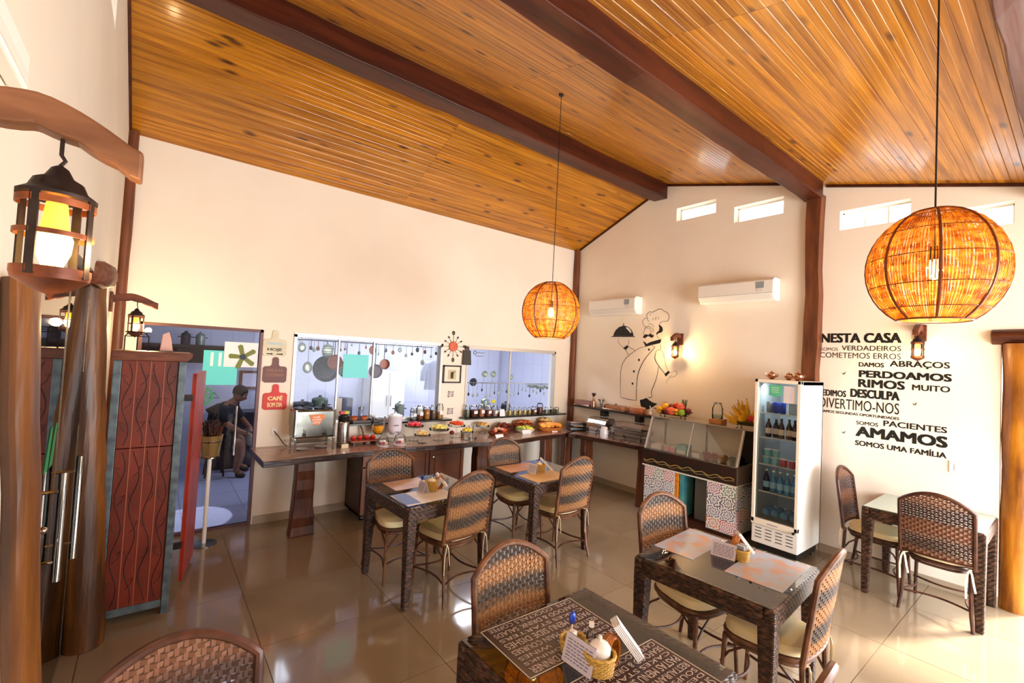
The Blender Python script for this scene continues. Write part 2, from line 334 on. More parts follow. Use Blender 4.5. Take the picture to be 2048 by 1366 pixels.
def text_mb(txt, bold=0.0, size=1.0):
    cu = bpy.data.curves.new('t', 'FONT'); cu.body = txt; cu.offset = bold; cu.resolution_u = 3; cu.size = size; cu.extrude = 0.0
    o = bpy.data.objects.new('t', cu); COL.objects.link(o); dg = bpy.context.evaluated_depsgraph_get(); dg.update()
    me = bpy.data.meshes.new_from_object(o.evaluated_get(dg)); V = [v.co.copy() for v in me.vertices]; F = [tuple(p.vertices) for p in me.polygons]
    bpy.data.objects.remove(o); bpy.data.curves.remove(cu); bpy.data.meshes.remove(me); return V, F
def put_text(mb, txt, org, ux, uy, w, h, bold=0.0, thick=0.0015):
    """letters stretched to width w along ux and height h along uy, standing thick proud of the surface"""
    V, F = text_mb(txt, 0.0)
    if not V: return
    x0 = min(v.x for v in V); x1 = max(v.x for v in V); y0 = min(v.y for v in V); y1 = max(v.y for v in V)
    ux = Vector(ux); uy = Vector(uy); n = ux.cross(uy).normalized() * thick; org = Vector(org)
    b = bold * h * 2.1; w -= b * 2; h -= b
    for k, (dx, dy) in enumerate(((0, 0),) if b == 0 else ((0, 0), (2 * b, 0), (b, 0), (0, b), (2 * b, b), (b, b), (0, b * .5), (2 * b, b * .5))):
        q = n * (1 + k * .06)
        mb.add([org + ux * ((v.x - x0) / (x1 - x0) * w + dx) + uy * ((v.y - y0) / (y1 - y0) * h + dy) + q for v in V], F)

# ------------------------------------------------------------------ room shell
XB, XB2, YA, XC, YF = 5.711, 5.80, 5.534, -0.30, -2.6
YR, ZR = 3.80, 4.55                       # ridge
def roof(y): return 3.83 + (YA - y) * (ZR - 3.83) / (YA - YR) if y > YR else ZR - (YR - y) * 0.262
def wall_grid(mb, mapf, us, top, holes, t0, t1):
    """vertical wall: u along the wall, z up, thickness t0..t1; holes = (u0,u1,z0,z1)"""
    cuts = sorted(set(us + [h[0] for h in holes] + [h[1] for h in holes]))
    for a, b in zip(cuts, cuts[1:]):
        if b - a < 1e-6: continue
        mid = (a + b) / 2; hs = sorted([h for h in holes if h[0] <= mid <= h[1]], key=lambda h: h[2]); z = 0.0
        for h in hs:
            if h[2] > z + 1e-6:
                mb.hexa([mapf(a, t0, z), mapf(b, t0, z), mapf(b, t1, z), mapf(a, t1, z)], [mapf(a, t0, h[2]), mapf(b, t0, h[2]), mapf(b, t1, h[2]), mapf(a, t1, h[2])])
            z = h[3]
        if z < min(top(a), top(b)): mb.hexa([mapf(a, t0, z), mapf(b, t0, z), mapf(b, t1, z), mapf(a, t1, z)], [mapf(a, t0, top(a)), mapf(b, t0, top(b)), mapf(b, t1, top(b)), mapf(a, t1, top(a))])
# floor: grout bed and porcelain tiles
struct('floor', MB().box(XC - 1.6, XB2 + 0.2, YF - 0.3, YA + 0.1, -0.12, -0.006), grout)
FLOOR = bpy.data.objects['floor']
TX, TY, G = 0.895, 0.78, 0.0022
tm = mesh_of('tile', MB().box(-TX / 2 + G, TX / 2 - G, -TY / 2 + G, TY / 2 - G, -0.006, 0), tile_floor)
for i in range(-1, 7):
    for j in range(-8, 4):
        x0 = 0.655 + i * TX - TX / 2 + (0 if i > -1 else 0); y0 = 3.25 + j * TY - TY / 2
        if x0 + TX < XC or y0 > YA + 0.2: continue
        if y0 + TY / 2 > YA + 0.06 or x0 + TX / 2 > XB2 + 0.15 or x0 - TX / 2 < XC - 0.6:
            xa, xb = max(x0 - TX / 2 + G, XC - 0.05), min(x0 + TX / 2 - G, XB2 + 0.1); ya, yb = y0 - TY / 2 + G, min(y0 + TY / 2 - G, YA + 0.06)
            if xb - xa < 0.02 or yb - ya < 0.02: continue
            o = bpy.data.objects.new('tile', mesh_of('tile', MB().box(xa - x0, xb - x0, ya - y0, yb - y0, -0.006, 0), tile_floor))
        else: o = bpy.data.objects.new('tile', tm)
        link(o, FLOOR); o.location = (x0, y0, 0)
# back wall (kitchen side)
DX0, DX1, DZ = -0.12, 0.925, 2.085
W1 = (1.245, 3.13, 1.045, 2.065); W2 = (3.545, 5.285, 1.06, 2.05)
mb = MB(); wall_grid(mb, lambda u, t, z: (u, t, z), [XC - 0.15, XB2 + 0.2], lambda u: 3.84, [(DX0, DX1, 0, DZ), W1, W2], YA, YA + 0.13)
struct('wall_back', mb, plaster)
# right wall, two faces with the post between them
cler = [(3.05, 3.625, 3.97, 4.155), (2.225, 2.805, 3.78, 3.985), (1.075 * 1.0155, 1.66 * 1.0155, 3.49, 3.70), (0.40, 0.79, 3.31, 3.51)]
mb = MB(); wall_grid(mb, lambda u, t, z: (t, u, z), [1.9, YR, YA], roof, cler[:2], XB, XB2 + 0.17); struct('wall_right', mb, plaster)
OPY, OPZ = 0.47, 2.25
mb = MB(); wall_grid(mb, lambda u, t, z: (t, u, z), [YF, 1.9], roof, [cler[2], cler[3], (-2.1, OPY, 0, OPZ)], XB2, XB2 + 0.17); struct('wall_right', mb, plaster)
# left wall with the glass door opening and a slit window under the roof
slit = (2.7, 3.63, 3.77, 3.98)
LD = (2.12, 3.92, 0, 2.30)
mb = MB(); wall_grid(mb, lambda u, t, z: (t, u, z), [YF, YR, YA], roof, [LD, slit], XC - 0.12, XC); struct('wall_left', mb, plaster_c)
# closed side room added behind the glass door to keep it dark
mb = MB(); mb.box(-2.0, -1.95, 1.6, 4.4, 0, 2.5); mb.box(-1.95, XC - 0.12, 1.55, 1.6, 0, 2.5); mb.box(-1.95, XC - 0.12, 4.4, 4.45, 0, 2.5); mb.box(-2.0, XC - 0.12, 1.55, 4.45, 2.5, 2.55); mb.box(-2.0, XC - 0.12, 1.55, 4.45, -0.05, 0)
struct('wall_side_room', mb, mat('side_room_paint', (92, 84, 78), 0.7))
# front gable with an unseen opening added for fill light, piers at its ends
mb = MB(); wall_grid(mb, lambda u, t, z: (u, t, z), [XC - 0.12, XB2 + 0.17], lambda u: roof(YF), [(2.1, XB2 - 0.1, 0, 2.5)], YF - 0.12, YF); struct('wall_front', mb, plaster)
# roof slab and pine boards
mb = MB(); mb.hexa([(XC - 0.2, YF - 0.3, roof(YF - 0.3) + 0.02), (XB2 + 0.4, YF - 0.3, roof(YF - 0.3) + 0.02), (XB2 + 0.4, YR, ZR + 0.02), (XC - 0.2, YR, ZR + 0.02)], [(XC - 0.2, YF - 0.3, roof(YF - 0.3) + 0.14), (XB2 + 0.4, YF - 0.3, roof(YF - 0.3) + 0.14), (XB2 + 0.4, YR, ZR + 0.14), (XC - 0.2, YR, ZR + 0.14)])
mb.hexa([(XC - 0.2, YR, ZR + 0.02), (XB2 + 0.4, YR, ZR + 0.02), (XB2 + 0.4, YA + 0.3, roof(YA + 0.3) + 0.02), (XC - 0.2, YA + 0.3, roof(YA + 0.3) + 0.02)], [(XC - 0.2, YR, ZR + 0.14), (XB2 + 0.4, YR, ZR + 0.14), (XB2 + 0.4, YA + 0.3, roof(YA + 0.3) + 0.14), (XC - 0.2, YA + 0.3, roof(YA + 0.3) + 0.14)])
CEIL = struct('ceiling', mb, mat('roof_underlay', (120, 70, 30), 0.8))
SX = 2.42
def plank_mesh(L, wd):
    h = L / 2 - 0.0012; w = wd / 2 - 0.0008; c = 0.003; t = 0.014
    m = MB()
    pr = [(-w, t), (-w, c), (-w + c, 0), (-0.003, 0), (0, 0.002), (0.003, 0), (w - c, 0), (w, c), (w, t)]
    n = len(pr); m.add([(-h, y, z) for y, z in pr] + [(h, y, z) for y, z in pr], [tuple(range(n)), tuple(range(2 * n - 1, n - 1, -1))] + [(i, (i + 1) % n, (i + 1) % n + n, i + n) for i in range(n)])
    return mesh_of('plank', m, pinem)
def planks(ya, yb, wd):
    dz = roof(yb) - roof(ya) if ya < YR - 0.001 or True else 0
    L = sqrt((yb - ya) ** 2 + (roof(yb) - roof(ya)) ** 2); n = max(1, round(L / wd)); w = L / n; ang = atan2(roof(yb) - roof(ya), yb - ya)
    for x0, x1 in ((XC - 0.02, SX), (SX, XB2 + 0.02)):
        me = plank_mesh(x1 - x0, w)
        for k in range(n):
            f = (k + 0.5) / n; y = ya + (yb - ya) * f
            o = bpy.data.objects.new('plank', me); link(o, CEIL); o.location = ((x0 + x1) / 2, y, ZR + 0 * dz + (roof(ya) + (roof(yb) - roof(ya)) * f) - ZR); o.rotation_euler = (ang, 0, 0)
planks(YR + 1e-4, YA, 0.094); planks(YF, YR - 1e-4, 0.094)
# beams with slight waviness
def beam(y0, y1, z0, z1, label, x0=XC - 0.02, x1=XB):
    m = MB(); n = 24; R = random.Random(int(y0 * 100))
    ring = []
    for i in range(n + 1):
        x = x0 + (x1 - x0) * i / n; j = [R.uniform(-0.006, 0.006) for _ in range(4)]
        ring += [(x, y0 + j[0], z0 + j[1]), (x, y1 + j[2], z0 + j[3]), (x, y1 + j[2], z1), (x, y0 + j[0], z1)]
    fs = [(0, 1, 2, 3), (4 * n + 3, 4 * n + 2, 4 * n + 1, 4 * n)]
    for i in range(n):
        a = 4 * i; fs += [(a + k, a + (k + 1) % 4, a + 4 + (k + 1) % 4, a + 4 + k) for k in range(4)]
    m.add(ring, fs); o = obj('trim_beam', m, beamwood, bevel=0.008, kind='structure', label=label); return o
beam(3.79, 4.01, 4.34, 4.56, 'ridge beam of dark red-brown wood crossing the pine ceiling')
beam(1.82, 2.0, 3.86, 4.07, 'lower ceiling beam of dark wood resting on the wall post')
beam(0.07, 0.25, 3.47, 3.64, 'dark ceiling beam at the top right corner of the picture', x1=XB2)
mb = MB(); mb.hexa([(XB - 0.02, YR, ZR - 0.03), (XB, YR, ZR - 0.03), (XB, 1.9, roof(1.9) - 0.03), (XB - 0.02, 1.9, roof(1.9) - 0.03)], [(XB - 0.02, YR, ZR + 0.01), (XB, YR, ZR + 0.01), (XB, 1.9, roof(1.9) + 0.01), (XB - 0.02, 1.9, roof(1.9) + 0.01)])
mb.hexa([(XB - 0.02, YR, ZR - 0.03), (XB, YR, ZR - 0.03), (XB, YA, 3.80), (XB - 0.02, YA, 3.80)], [(XB - 0.02, YR, ZR + 0.01), (XB, YR, ZR + 0.01), (XB, YA, 3.84), (XB - 0.02, YA, 3.84)])
mb.hexa([(XB2 - 0.02, 1.82, roof(1.82) - 0.03), (XB2, 1.82, roof(1.82) - 0.03), (XB2, YF, roof(YF) - 0.03), (XB2 - 0.02, YF, roof(YF) - 0.03)], [(XB2 - 0.02, 1.82, roof(1.82) + 0.01), (XB2, 1.82, roof(1.82) + 0.01), (XB2, YF, roof(YF) + 0.01), (XB2 - 0.02, YF, roof(YF) + 0.01)])
struct('trim_cornice', mb, beamwood)
mb = MB(); mb.hexa([(XC, YR, ZR - 0.03), (XC + 0.02, YR, ZR - 0.03), (XC + 0.02, YF, roof(YF) - 0.03), (XC, YF, roof(YF) - 0.03)], [(XC, YR, ZR + 0.01), (XC + 0.02, YR, ZR + 0.01), (XC + 0.02, YF, roof(YF) + 0.01), (XC, YF, roof(YF) + 0.01)])
mb.hexa([(XC, YR, ZR - 0.03), (XC + 0.02, YR, ZR - 0.03), (XC + 0.02, YA, 3.80), (XC, YA, 3.80)], [(XC, YR, ZR + 0.01), (XC + 0.02, YR, ZR + 0.01), (XC + 0.02, YA, 3.84), (XC, YA, 3.84)])
struct('trim_cornice_left', mb, beamwood)
# rough posts
def log(name, pts, rad, m, label, seg=14, jit=0.06, cat=None, kind=None):
    R = random.Random(len(name) + int(pts[0][1] * 50)); P = []; RR = []
    n = 16
    for i in range(n + 1):
        t = i / n * (len(pts) - 1); k = min(int(t), len(pts) - 2); f = t - k
        p = Vector(pts[k]).lerp(Vector(pts[k + 1]), f); p.x += R.uniform(-1, 1) * 0.004; p.y += R.uniform(-1, 1) * 0.004
        P.append(p); RR.append((rad[k] + (rad[k + 1] - rad[k]) * f) * (1 + R.uniform(-jit, jit)))
    m_ = MB().tube(P, RR, seg)
    if kind: return obj(name, m_, m, label=label, kind=kind)
    return single(name, m_, m, label, cat)
log('trim_post_corner', [(XB - 0.035, YA - 0.035, 0), (XB - 0.035, YA - 0.035, 3.84)], [0.055, 0.052], postwood, 'slim rough wood post in the far corner of the room', kind='structure')
log('trim_post_left', [(XC + 0.03, YA - 0.04, 0), (XC + 0.03, YA - 0.04, 3.84)], [0.05, 0.045], postwood, 'slim wood post in the corner behind the carved red cabinet', kind='structure')
mb = MB(); R = random.Random(4)
for i in range(14):
    a = i / 14; b = (i + 1) / 14; wv = lambda t: 0.008 * sin(t * 17) + 0.004 * sin(t * 41)
    mb.hexa([(XB - 0.05, 1.83 + wv(a), a * 3.9), (XB2 + 0.05, 1.83 + wv(a), a * 3.9), (XB2 + 0.05, 1.965 + wv(a + .3), a * 3.9), (XB - 0.05, 1.965 + wv(a + .3), a * 3.9)],
            [(XB - 0.05, 1.83 + wv(b), b * 3.9), (XB2 + 0.05, 1.83 + wv(b), b * 3.9), (XB2 + 0.05, 1.965 + wv(b + .3), b * 3.9), (XB - 0.05, 1.965 + wv(b + .3), b * 3.9)])
obj('trim_post_right', mb, postwood, kind='structure', label='square rough-sawn post in the right wall under the lower beam')
log('log_column', [(5.86, 0.385, 0), (5.86, 0.36, 1.2), (5.84, 0.34, 2.26)], [0.095, 0.105, 0.125], logyellow, 'honey-coloured peeled log column at the doorway on the right', seg=20, jit=0.03, cat='column')
mb = MB(); mb.tube([(5.84, 0.53, 2.315), (5.84, 0.3, 2.32), (5.85, -0.8, 2.315), (5.84, -2.2, 2.32)], [(0.10, 0.075)] * 4, 10, flat=(1, 0, 0)); single('log_lintel', mb, darkwood, 'dark split-log lintel lying across the top of the log column', 'lintel', bevel=0.01)
# skirting
mb = MB(); mb.box(DX1 + 0.02, XB, YA - 0.012, YA, 0, 0.085); struct('baseboard_back', mb, skirt)
mb = MB(); mb.box(XB - 0.012, XB, 1.99, YA, 0, 0.085); mb.box(XB2 - 0.012, XB2, OPY, 1.8, 0, 0.085); struct('baseboard_right', mb, skirt)
mb = MB(); mb.box(XC, XC + 0.012, 3.93, YA, 0, 0.085); mb.box(XC, XC + 0.012, YF, 2.1, 0, 0.085); struct('baseboard_left', mb, skirt)
# clerestory windows
for k, (a, b, z0, z1) in enumerate(cler):
    x = (XB if k < 2 else XB2) + 0.11; fr = MB(); t = 0.014
    for q in ((a, a + t, z0, z1), (b - t, b, z0, z1), (a, b, z0, z0 + t), (a, b, z1 - t, z1)): fr.box(x, x + 0.03, q[0], q[1], q[2], q[3])
    fo = obj('window_%d' % (k + 3), fr, white, kind='structure')
    n = 3 if k == 2 else 2 if k == 3 else 1
    for i in range(n):
        ya, yb = a + (b - a) * i / n + 0.006, a + (b - a) * (i + 1) / n - 0.006
        obj('pane', MB().box(x + 0.012, x + 0.016, ya, yb, z0 + t, z1 - t), pane, fo)
        if i: obj('mullion', MB().box(x, x + 0.03, ya - 0.013, ya + 0.001, z0 + t, z1 - t), white, fo)
fr = MB(); a, b, z0, z1 = slit
for q in ((a, a + .014, z0, z1), (b - .014, b, z0, z1), (a, b, z0, z0 + .014), (a, b, z1 - .014, z1)): fr.box(XC - 0.1, XC - 0.07, q[0], q[1], q[2], q[3])
fo = obj('window_7', fr, white, kind='structure'); obj('pane', MB().box(XC - 0.09, XC - 0.086, a + .014, b - .014, z0 + .014, z1 - .014), pane, fo)

# ------------------------------------------------------------------ kitchen behind the wall
KY, KZ = 8.6, 2.85
struct('floor_kitchen', MB().box(-1.2, 6.6, YA + 0.1, KY + 0.1, -0.1, -0.004), mat('kitchen_grout', (120, 122, 145), 0.6))
KF = bpy.data.objects['floor_kitchen']; me = mesh_of('tile', MB().box(-0.297, 0.297, -0.297, 0.297, -0.004, 0), tile_kfloor)
for i in range(-1, 11):
    for j in range(5):
        x = -0.55 + i * 0.6; y = YA + 0.13 + 0.3 + j * 0.6
        if x > 5.9: continue
        o = bpy.data.objects.new('tile', me); link(o, KF); o.location = (x, y, 0)
mb = MB(); mb.box(-1.2, -1.1, YA + 0.13, KY, 0, KZ); mb.box(-1.1, 6.6, KY, KY + 0.1, 0, KZ); mb.box(6.5, 6.6, YA + 0.13, KY, 0, KZ); struct('wall_kitchen', mb, mat('kitchen_grout_wall', (176, 180, 200), 0.6))
KWL = bpy.data.objects['wall_kitchen']; me = mesh_of('tile', MB().box(-0.148, 0.148, -0.004, 0, -0.223, 0.223), tile_white)
for i in range(25):
    for j in range(6):
        x = -0.95 + i * 0.3; z = 0.225 + j * 0.45
        o = bpy.data.objects.new('tile', me); link(o, KWL); o.location = (x, KY - 0.0005, z)
me = mesh_of('tile', MB().box(-0.004, 0, -0.148, 0.148, -0.223, 0.223), tile_white)
for i in range(10):
    for j in range(6):
        o = bpy.data.objects.new('tile', me); link(o, KWL); o.location = (6.4995, 5.83 + i * 0.3, 0.225 + j * 0.45)
struct('ceiling_kitchen', MB().box(-1.2, 6.6, YA + 0.13, KY + 0.1, KZ, KZ + 0.1), mat('kitchen_ceiling_paint', (226, 228, 240), 0.7))
for x, y, sx, sy in ((1.2, 7.2, 1.2, .5), (4.0, 7.0, 2.2, .6)):
    t = thing('ceiling_light', 'white rectangular kitchen ceiling light at the %s end' % ('door' if x < 2 else 'far'), 'ceiling light', (x, y, KZ))
    mb = MB(); mb.box(x - sx / 2, x + sx / 2, y - sy / 2, y - sy / 2 + .03, KZ - .05, KZ); mb.box(x - sx / 2, x + sx / 2, y + sy / 2 - .03, y + sy / 2, KZ - .05, KZ); mb.box(x - sx / 2, x - sx / 2 + .03, y - sy / 2, y + sy / 2, KZ - .05, KZ); mb.box(x + sx / 2 - .03, x + sx / 2, y - sy / 2, y + sy / 2, KZ - .05, KZ)
    obj('frame', mb, white, t); obj('diffuser', MB().box(x - sx / 2 + .03, x + sx / 2 - .03, y - sy / 2 + .03, y + sy / 2 - .03, KZ - .02, KZ - .01), whitepl, t)

# kitchen windows, sliding glass in pale aluminium
def kwindow(name, w, xm):
    x0, x1, z0, z1 = w; t = 0.035; f = MB(); y0, y1 = YA - 0.015, YA + 0.05
    f.box(x0 - .012, x1 + .012, y0, y1, z1 - t, z1 + .015); f.box(x0, x1, y0 + .01, y1, z0, z0 + .03); f.box(x0 - .012, x0 + .022, y0, y1, z0, z1); f.box(x1 - .022, x1 + .012, y0, y1, z0, z1)
    fo = obj(name, f, alu, kind='structure', bevel=0.002)
    cuts = [x0 + .02] + xm + [x1 - .02]
    for i, (a, b) in enumerate(zip(cuts, cuts[1:])):
        obj('pane', MB().box(a - .01, b + .01, YA + .015 + (i % 2) * .012, YA + .021 + (i % 2) * .012, z0 + .03, z1 - t), pane, fo)
    for a in xm: obj('mullion', MB().box(a - .009, a + .009, YA + .005, YA + .04, z0 + .03, z1 - t), alu, fo, bevel=0.002)
    return fo
kwindow('window_1', W1, [1.74, 2.17]); kwindow('window_2', W2, [4.35])
# kitchen door: one big pane in a dark frame, tall bar handle
f = MB(); f.box(DX0, DX1, YA - .01, YA + .05, DZ - .03, DZ); f.box(DX1 - .03, DX1, YA - .01, YA + .05, 0, DZ); f.box(DX0, DX0 + .03, YA - .01, YA + .05, 0, DZ); f.box(DX0, DX1, YA, YA + .05, 0, 0.025)
do = obj('door_1', f, mat('bronze_aluminium', (92, 62, 60), 0.4, 0.4), kind='structure')
obj('pane', MB().box(DX0 + .03, DX1 - .03, YA + .018, YA + .026, .025, DZ - .03), pane_dk, do)
hp0 = PY(474, 812, YA - .05); hp1 = PY(474, 900, YA - .05)
mb = MB(); mb.tube([(hp0.x, YA - .05, hp0.z), (hp0.x, YA - .05, hp1.z - .05)], 0.013, 10)
for z in (hp0.z - .06, hp1.z + .02): mb.tube([(hp0.x, YA - .05, z), (hp0.x, YA + .02, z)], 0.007, 8)
obj('handle', mb, chrome, do)

# ================================================================== FURNITURE
def tableset():
    """woven table, top 0.78 square at 0.76, origin on the floor at its centre"""
    t = thing('woven_table', 'dark woven square table', 'table')
    h = 0.39; z1 = 0.755; f = 0.055
    mb = MB(); mb.box(-h, h, -h, -h + f, 0.655, z1); mb.box(-h, h, h - f, h, 0.655, z1); mb.box(-h, -h + f, -h + f, h - f, 0.655, z1); mb.box(h - f, h, -h + f, h - f, 0.655, z1)
    obj('table_frame', mb, tweave, t, bevel=0.012)
    for a, b in ((-1, -1), (1, -1), (1, 1), (-1, 1)):
        m = MB().taper((a * (h - .042), b * (h - .042), 0.70), (.085, .085), (a * (h - .032), b * (h - .032), 0.0), (.05, .05)); obj('leg', m, tweave, t, bevel=0.01)
    m = MB(); m.box(-0.03, 0.03, -h + f, h - f, 0.68, 0.71); obj('cross_rail', m, rattan_dk, t, bevel=0.004)
    obj('glass_top', MB().box(-h + .012, h - .012, -h + .012, h - .012, z1 - 0.001, z1 + 0.005), tableg, t)
    return t
TBL = tableset()
tables = [(1.444, 1.209, .02, 'dark woven table nearest the camera with brown lettered placemats'),
          (2.787, 1.346, .075, 'dark woven table with colourful blurred placemats in front of the fridge'),
          (5.428, 0.863, 0.0, 'bare dark woven table with frosted glass against the right wall'),
          (1.925, 3.520, .05, 'dark woven table with the blue and white placemat before the wooden counter cabinet'),
          (3.226, 3.549, .0, 'dark woven table with tan placemats nearest the far room corner')]
TT = []
for i, (x, y, r, lb) in enumerate(tables):
    t = TBL if i == 0 else copy_tree(TBL)
    t.location = (x, y, 0); t.rotation_euler = (0, 0, r); t['label'] = lb; t['group'] = 'woven dining tables'; TT.append(t)
TT[2].scale = (0.95, 1.0, 1.0)
frost = mat('frosted_table_glass', (150, 172, 160), 0.12, coat=0.5)
for c in TT[2].children:
    if c.name.startswith('glass_top'):
        c.data = c.data.copy(); c.data.materials[0] = frost; c['label'] = 'frosted green glass top'

def back_surface(u, z):
    """chair back: u -1..1 across, z height; leans back and is gently hollowed"""
    w = 0.222 + 0.006 * (z - .5); k = (z - 0.46)
    return Vector((u * w, -0.212 - 0.13 * k - 0.028 * (u * u) * -1 * 0 - 0.03 * (1 - u * u), z))
def arch(u): return 0.897 + 0.103 * (1 - abs(u) ** 2.0)
def chair(name, lb, wm, pole, bands):
    t = thing(name, lb, 'chair')
    # seat frame
    def ring(e, z):
        P = []
        for k in range(28):
            a = 2 * pi * k / 28; c, s = cos(a), sin(a); n = 3.2
            x = math.copysign(abs(c) ** (2 / n), c); y = math.copysign(abs(s) ** (2 / n), s)
            P.append(((0.2 + 0.022 * y + e) * x, (0.21 + e) * y, z))
        return P
    mb = MB(); mb.tube(ring(0.0, 0.435), 0.0145, 8, closed=True); mb.tube(ring(-0.012, 0.405), 0.010, 6, closed=True); obj('seat_frame', mb, pole, t)
    mb = MB(); P = ring(-0.014, 0); n = len(P)
    mb.add([(x, y, 0.44) for x, y, _ in P] + [(x, y, 0.43) for x, y, _ in P], [tuple(range(n)), tuple(range(2 * n - 1, n - 1, -1))] + [(i, (i + 1) % n, (i + 1) % n + n, i + n) for i in range(n)]); obj('seat', mb, wm, t)
    # cushion: rounded pad
    mb = MB(); vs = []; rows = [(0.0, .446, -.03), (.6, .446, 0), (1, .454, .022), (1.0, .482, .028), (.97, .498, .012), (.75, .506, 0), (.35, .509, 0)]
    P = ring(-0.004, 0)
    for s_, z, e in rows:
        s2 = max(s_, .02)
        for x, y, _ in P: vs.append((x * s2 * (1 + e), y * s2 * (1 + e), z))
    fs = []
    for i in range(len(rows) - 1):
        for k in range(n): l = (k + 1) % n; fs.append((i * n + k, i * n + l, (i + 1) * n + l, (i + 1) * n + k))
    fs.append(tuple((len(rows) - 1) * n + k for k in range(n))); mb.add(vs, fs, True); cu = obj('seat_cushion', mb, cream, t)
    for sx in (-1, 1):                                             # tapes tied round the back posts
        mb = MB(); x = sx * .198; y = -.222
        mb.tube([(x - .018 * sx, -.19, .46), (x, y - .014, .462), (x + .018 * sx, -.2, .46)], (.0045), 6)
        for q in (-1, 1): mb.tube([(x, y - .012, .462), (x + q * .012, y - .02, .43), (x + q * .022, y - .02, .36), (x + q * .026 + .006, y - .016, .27 + .03 * q)], [(.0075, .0025)] * 4, 6)
        obj('tie_tape', mb, tie, cu)
    # legs
    for sx in (-1, 1):
        mb = MB().tube([(sx * .183, .178, .43), (sx * .19, .188, .2), (sx * .196, .2, 0.0)], [.0145, .013, .012], 8); obj('leg', mb, pole, t)
        mb = MB().tube([(sx * .2, -.205, .47), (sx * .202, -.212, .3), (sx * .208, -.235, .12), (sx * .222, -.262, 0.0)], [.0145, .0145, .013, .012], 8); obj('leg', mb, pole, t)
    # bowed stretchers and corner braces
    mb = MB()
    for sx in (-1, 1): obj('stretcher', MB().tube([(sx * (.205 - .05 * sin(pi * i / 8)), -.225 + .425 * i / 8, .155) for i in range(9)], .0085, 6), rattan_dk, t)
    obj('stretcher', MB().tube([(-.2 + .4 * i / 8, .195 - .07 * sin(pi * i / 8), .16) for i in range(9)], .0085, 6), rattan_dk, t)
    obj('stretcher', MB().tube([(-.205 + .41 * i / 8, -.228 + .07 * sin(pi * i / 8), .15) for i in range(9)], .0085, 6), rattan_dk, t)
    for sx in (-1, 1):
        for y0, y1 in ((.195, .08), (-.215, -.1)): obj('corner_brace', MB().tube([(sx * .192, y0, .27), (sx * .188, y0 + (y1 - y0) * .35, .34), (sx * .19, y1, .40)], .007, 6), rattan_dk, t)
        obj('corner_brace', MB().tube([(sx * .19, .192, .27), (sx * .14, .192, .34), (sx * .08, .195, .40)], .007, 6), rattan_dk, t)
    # back frame: arch with wrapped corners
    us = [-1 + 2 * i / 20 for i in range(21)]
    P = [back_surface(-1, z) for z in (.46, .6, .75, .86)] + [back_surface(u * (0.995 if abs(u) > .97 else 1), arch(u)) for u in us] + [back_surface(1, z) for z in (.86, .75, .6, .46)]
    mb = MB().tube(P, 0.0155, 8); mb.tube([back_surface(u, .487) for u in us], .010, 6); obj('back_frame', mb, pole, t)
    # the woven panel: every strand is its own ribbon
    mb = MB(); nv = 19; nh = bands
    def strand(pts, half, thick, side):
        vs = []
        for p, nrm in pts: a = p + side * half; b = p - side * half; vs += [a + nrm * thick, b + nrm * thick, b - nrm * thick, a - nrm * thick]
        fs = []
        for i in range(len(pts) - 1):
            for k in range(4): l = (k + 1) % 4; fs.append((4 * i + k, 4 * i + l, 4 * i + 4 + l, 4 * i + 4 + k))
        mb.add(vs, fs)
    Nn = Vector((0, -1, -0.13)).normalized()
    for i in range(nv):
        u = -0.95 + 1.9 * i / (nv - 1); top = arch(u) - .01; m_ = 14
        strand([(back_surface(u, .49 + (top - .49) * j / m_), Nn) for j in range(m_ + 1)], 0.0062, 0.0014, Vector((1, 0, 0)))
    for j in range(nh):
        z = .495 + (.985 - .495) * (j + .5) / nh; um = 0.97
        if z > .897:
            q = (z + .012 - .897) / .103
            if q >= 1: continue
            um = min(.97, (1 - q) ** (1 / 2.0))
        pts = []; K = nv - 1
        for i in range(2 * K + 1):
            u = -0.95 + 1.9 * i / (2 * K)
            if abs(u) > um: continue
            ph = (i / 2 + j) * pi
            pts.append((back_surface(u, z) + Nn * (0.0055 * cos(ph)), Nn))
        if len(pts) > 2: strand(pts, 0.0058 * (33 / nh), 0.0011, Vector((0, 0, 1)))
    obj('woven_back', mb, wm, t, kind='stuff')
    return t
CH = chair('rattan_chair', 'rattan chair', weave_a, rattan, 28)
CHB = chair('rattan_chair', 'rattan chair', weave_b, rattan_dk, 25)
def put(tpl, first, x, y, r, lb):
    t = tpl if first else copy_tree(tpl); t.location = (x, y, 0); t.rotation_euler = (0, 0, radians(r)); t['label'] = lb; t['group'] = 'rattan dining chairs'; return t
put(CH, True, 1.44, 1.47, 180, 'rattan chair behind the nearest table with brown lettered placemats')
put(CH, False, 1.66, 0.80, 4, 'rattan chair whose back top peeks in at the lower right picture edge')
put(CH, False, 2.86, 1.60, 171, 'rattan chair on the tile-fronted counter side of the colourful placemat table')
put(CH, False, 2.83, 1.10, 4, 'rattan chair in right foreground, its back turned side-on to the camera')
put(CHB, True, 5.46, 1.22, 180, 'rattan chair between the fridge and the frosted glass table')
put(CHB, False, 5.275, 0.755, -90, 'rattan chair with its dark woven back in front of the frosted glass table')
put(CH, False, 1.80, 3.765, 178, 'rattan chair between the blue placemat table and the wooden counter cabinet')
put(CH, False, 2.02, 3.295, 8, 'rattan chair on camera side of the table with the blue placemat')
put(CH, False, 3.17, 3.80, 180, 'rattan chair behind the table with tan placemats, below the long counter')
put(CH, False, 3.26, 3.30, 2, 'rattan chair on camera side of the table with tan placemats')
put(CHB, False, 0.115, 1.44, 180, 'rattan chair cut off at the lower left picture edge, only its arched back visible')

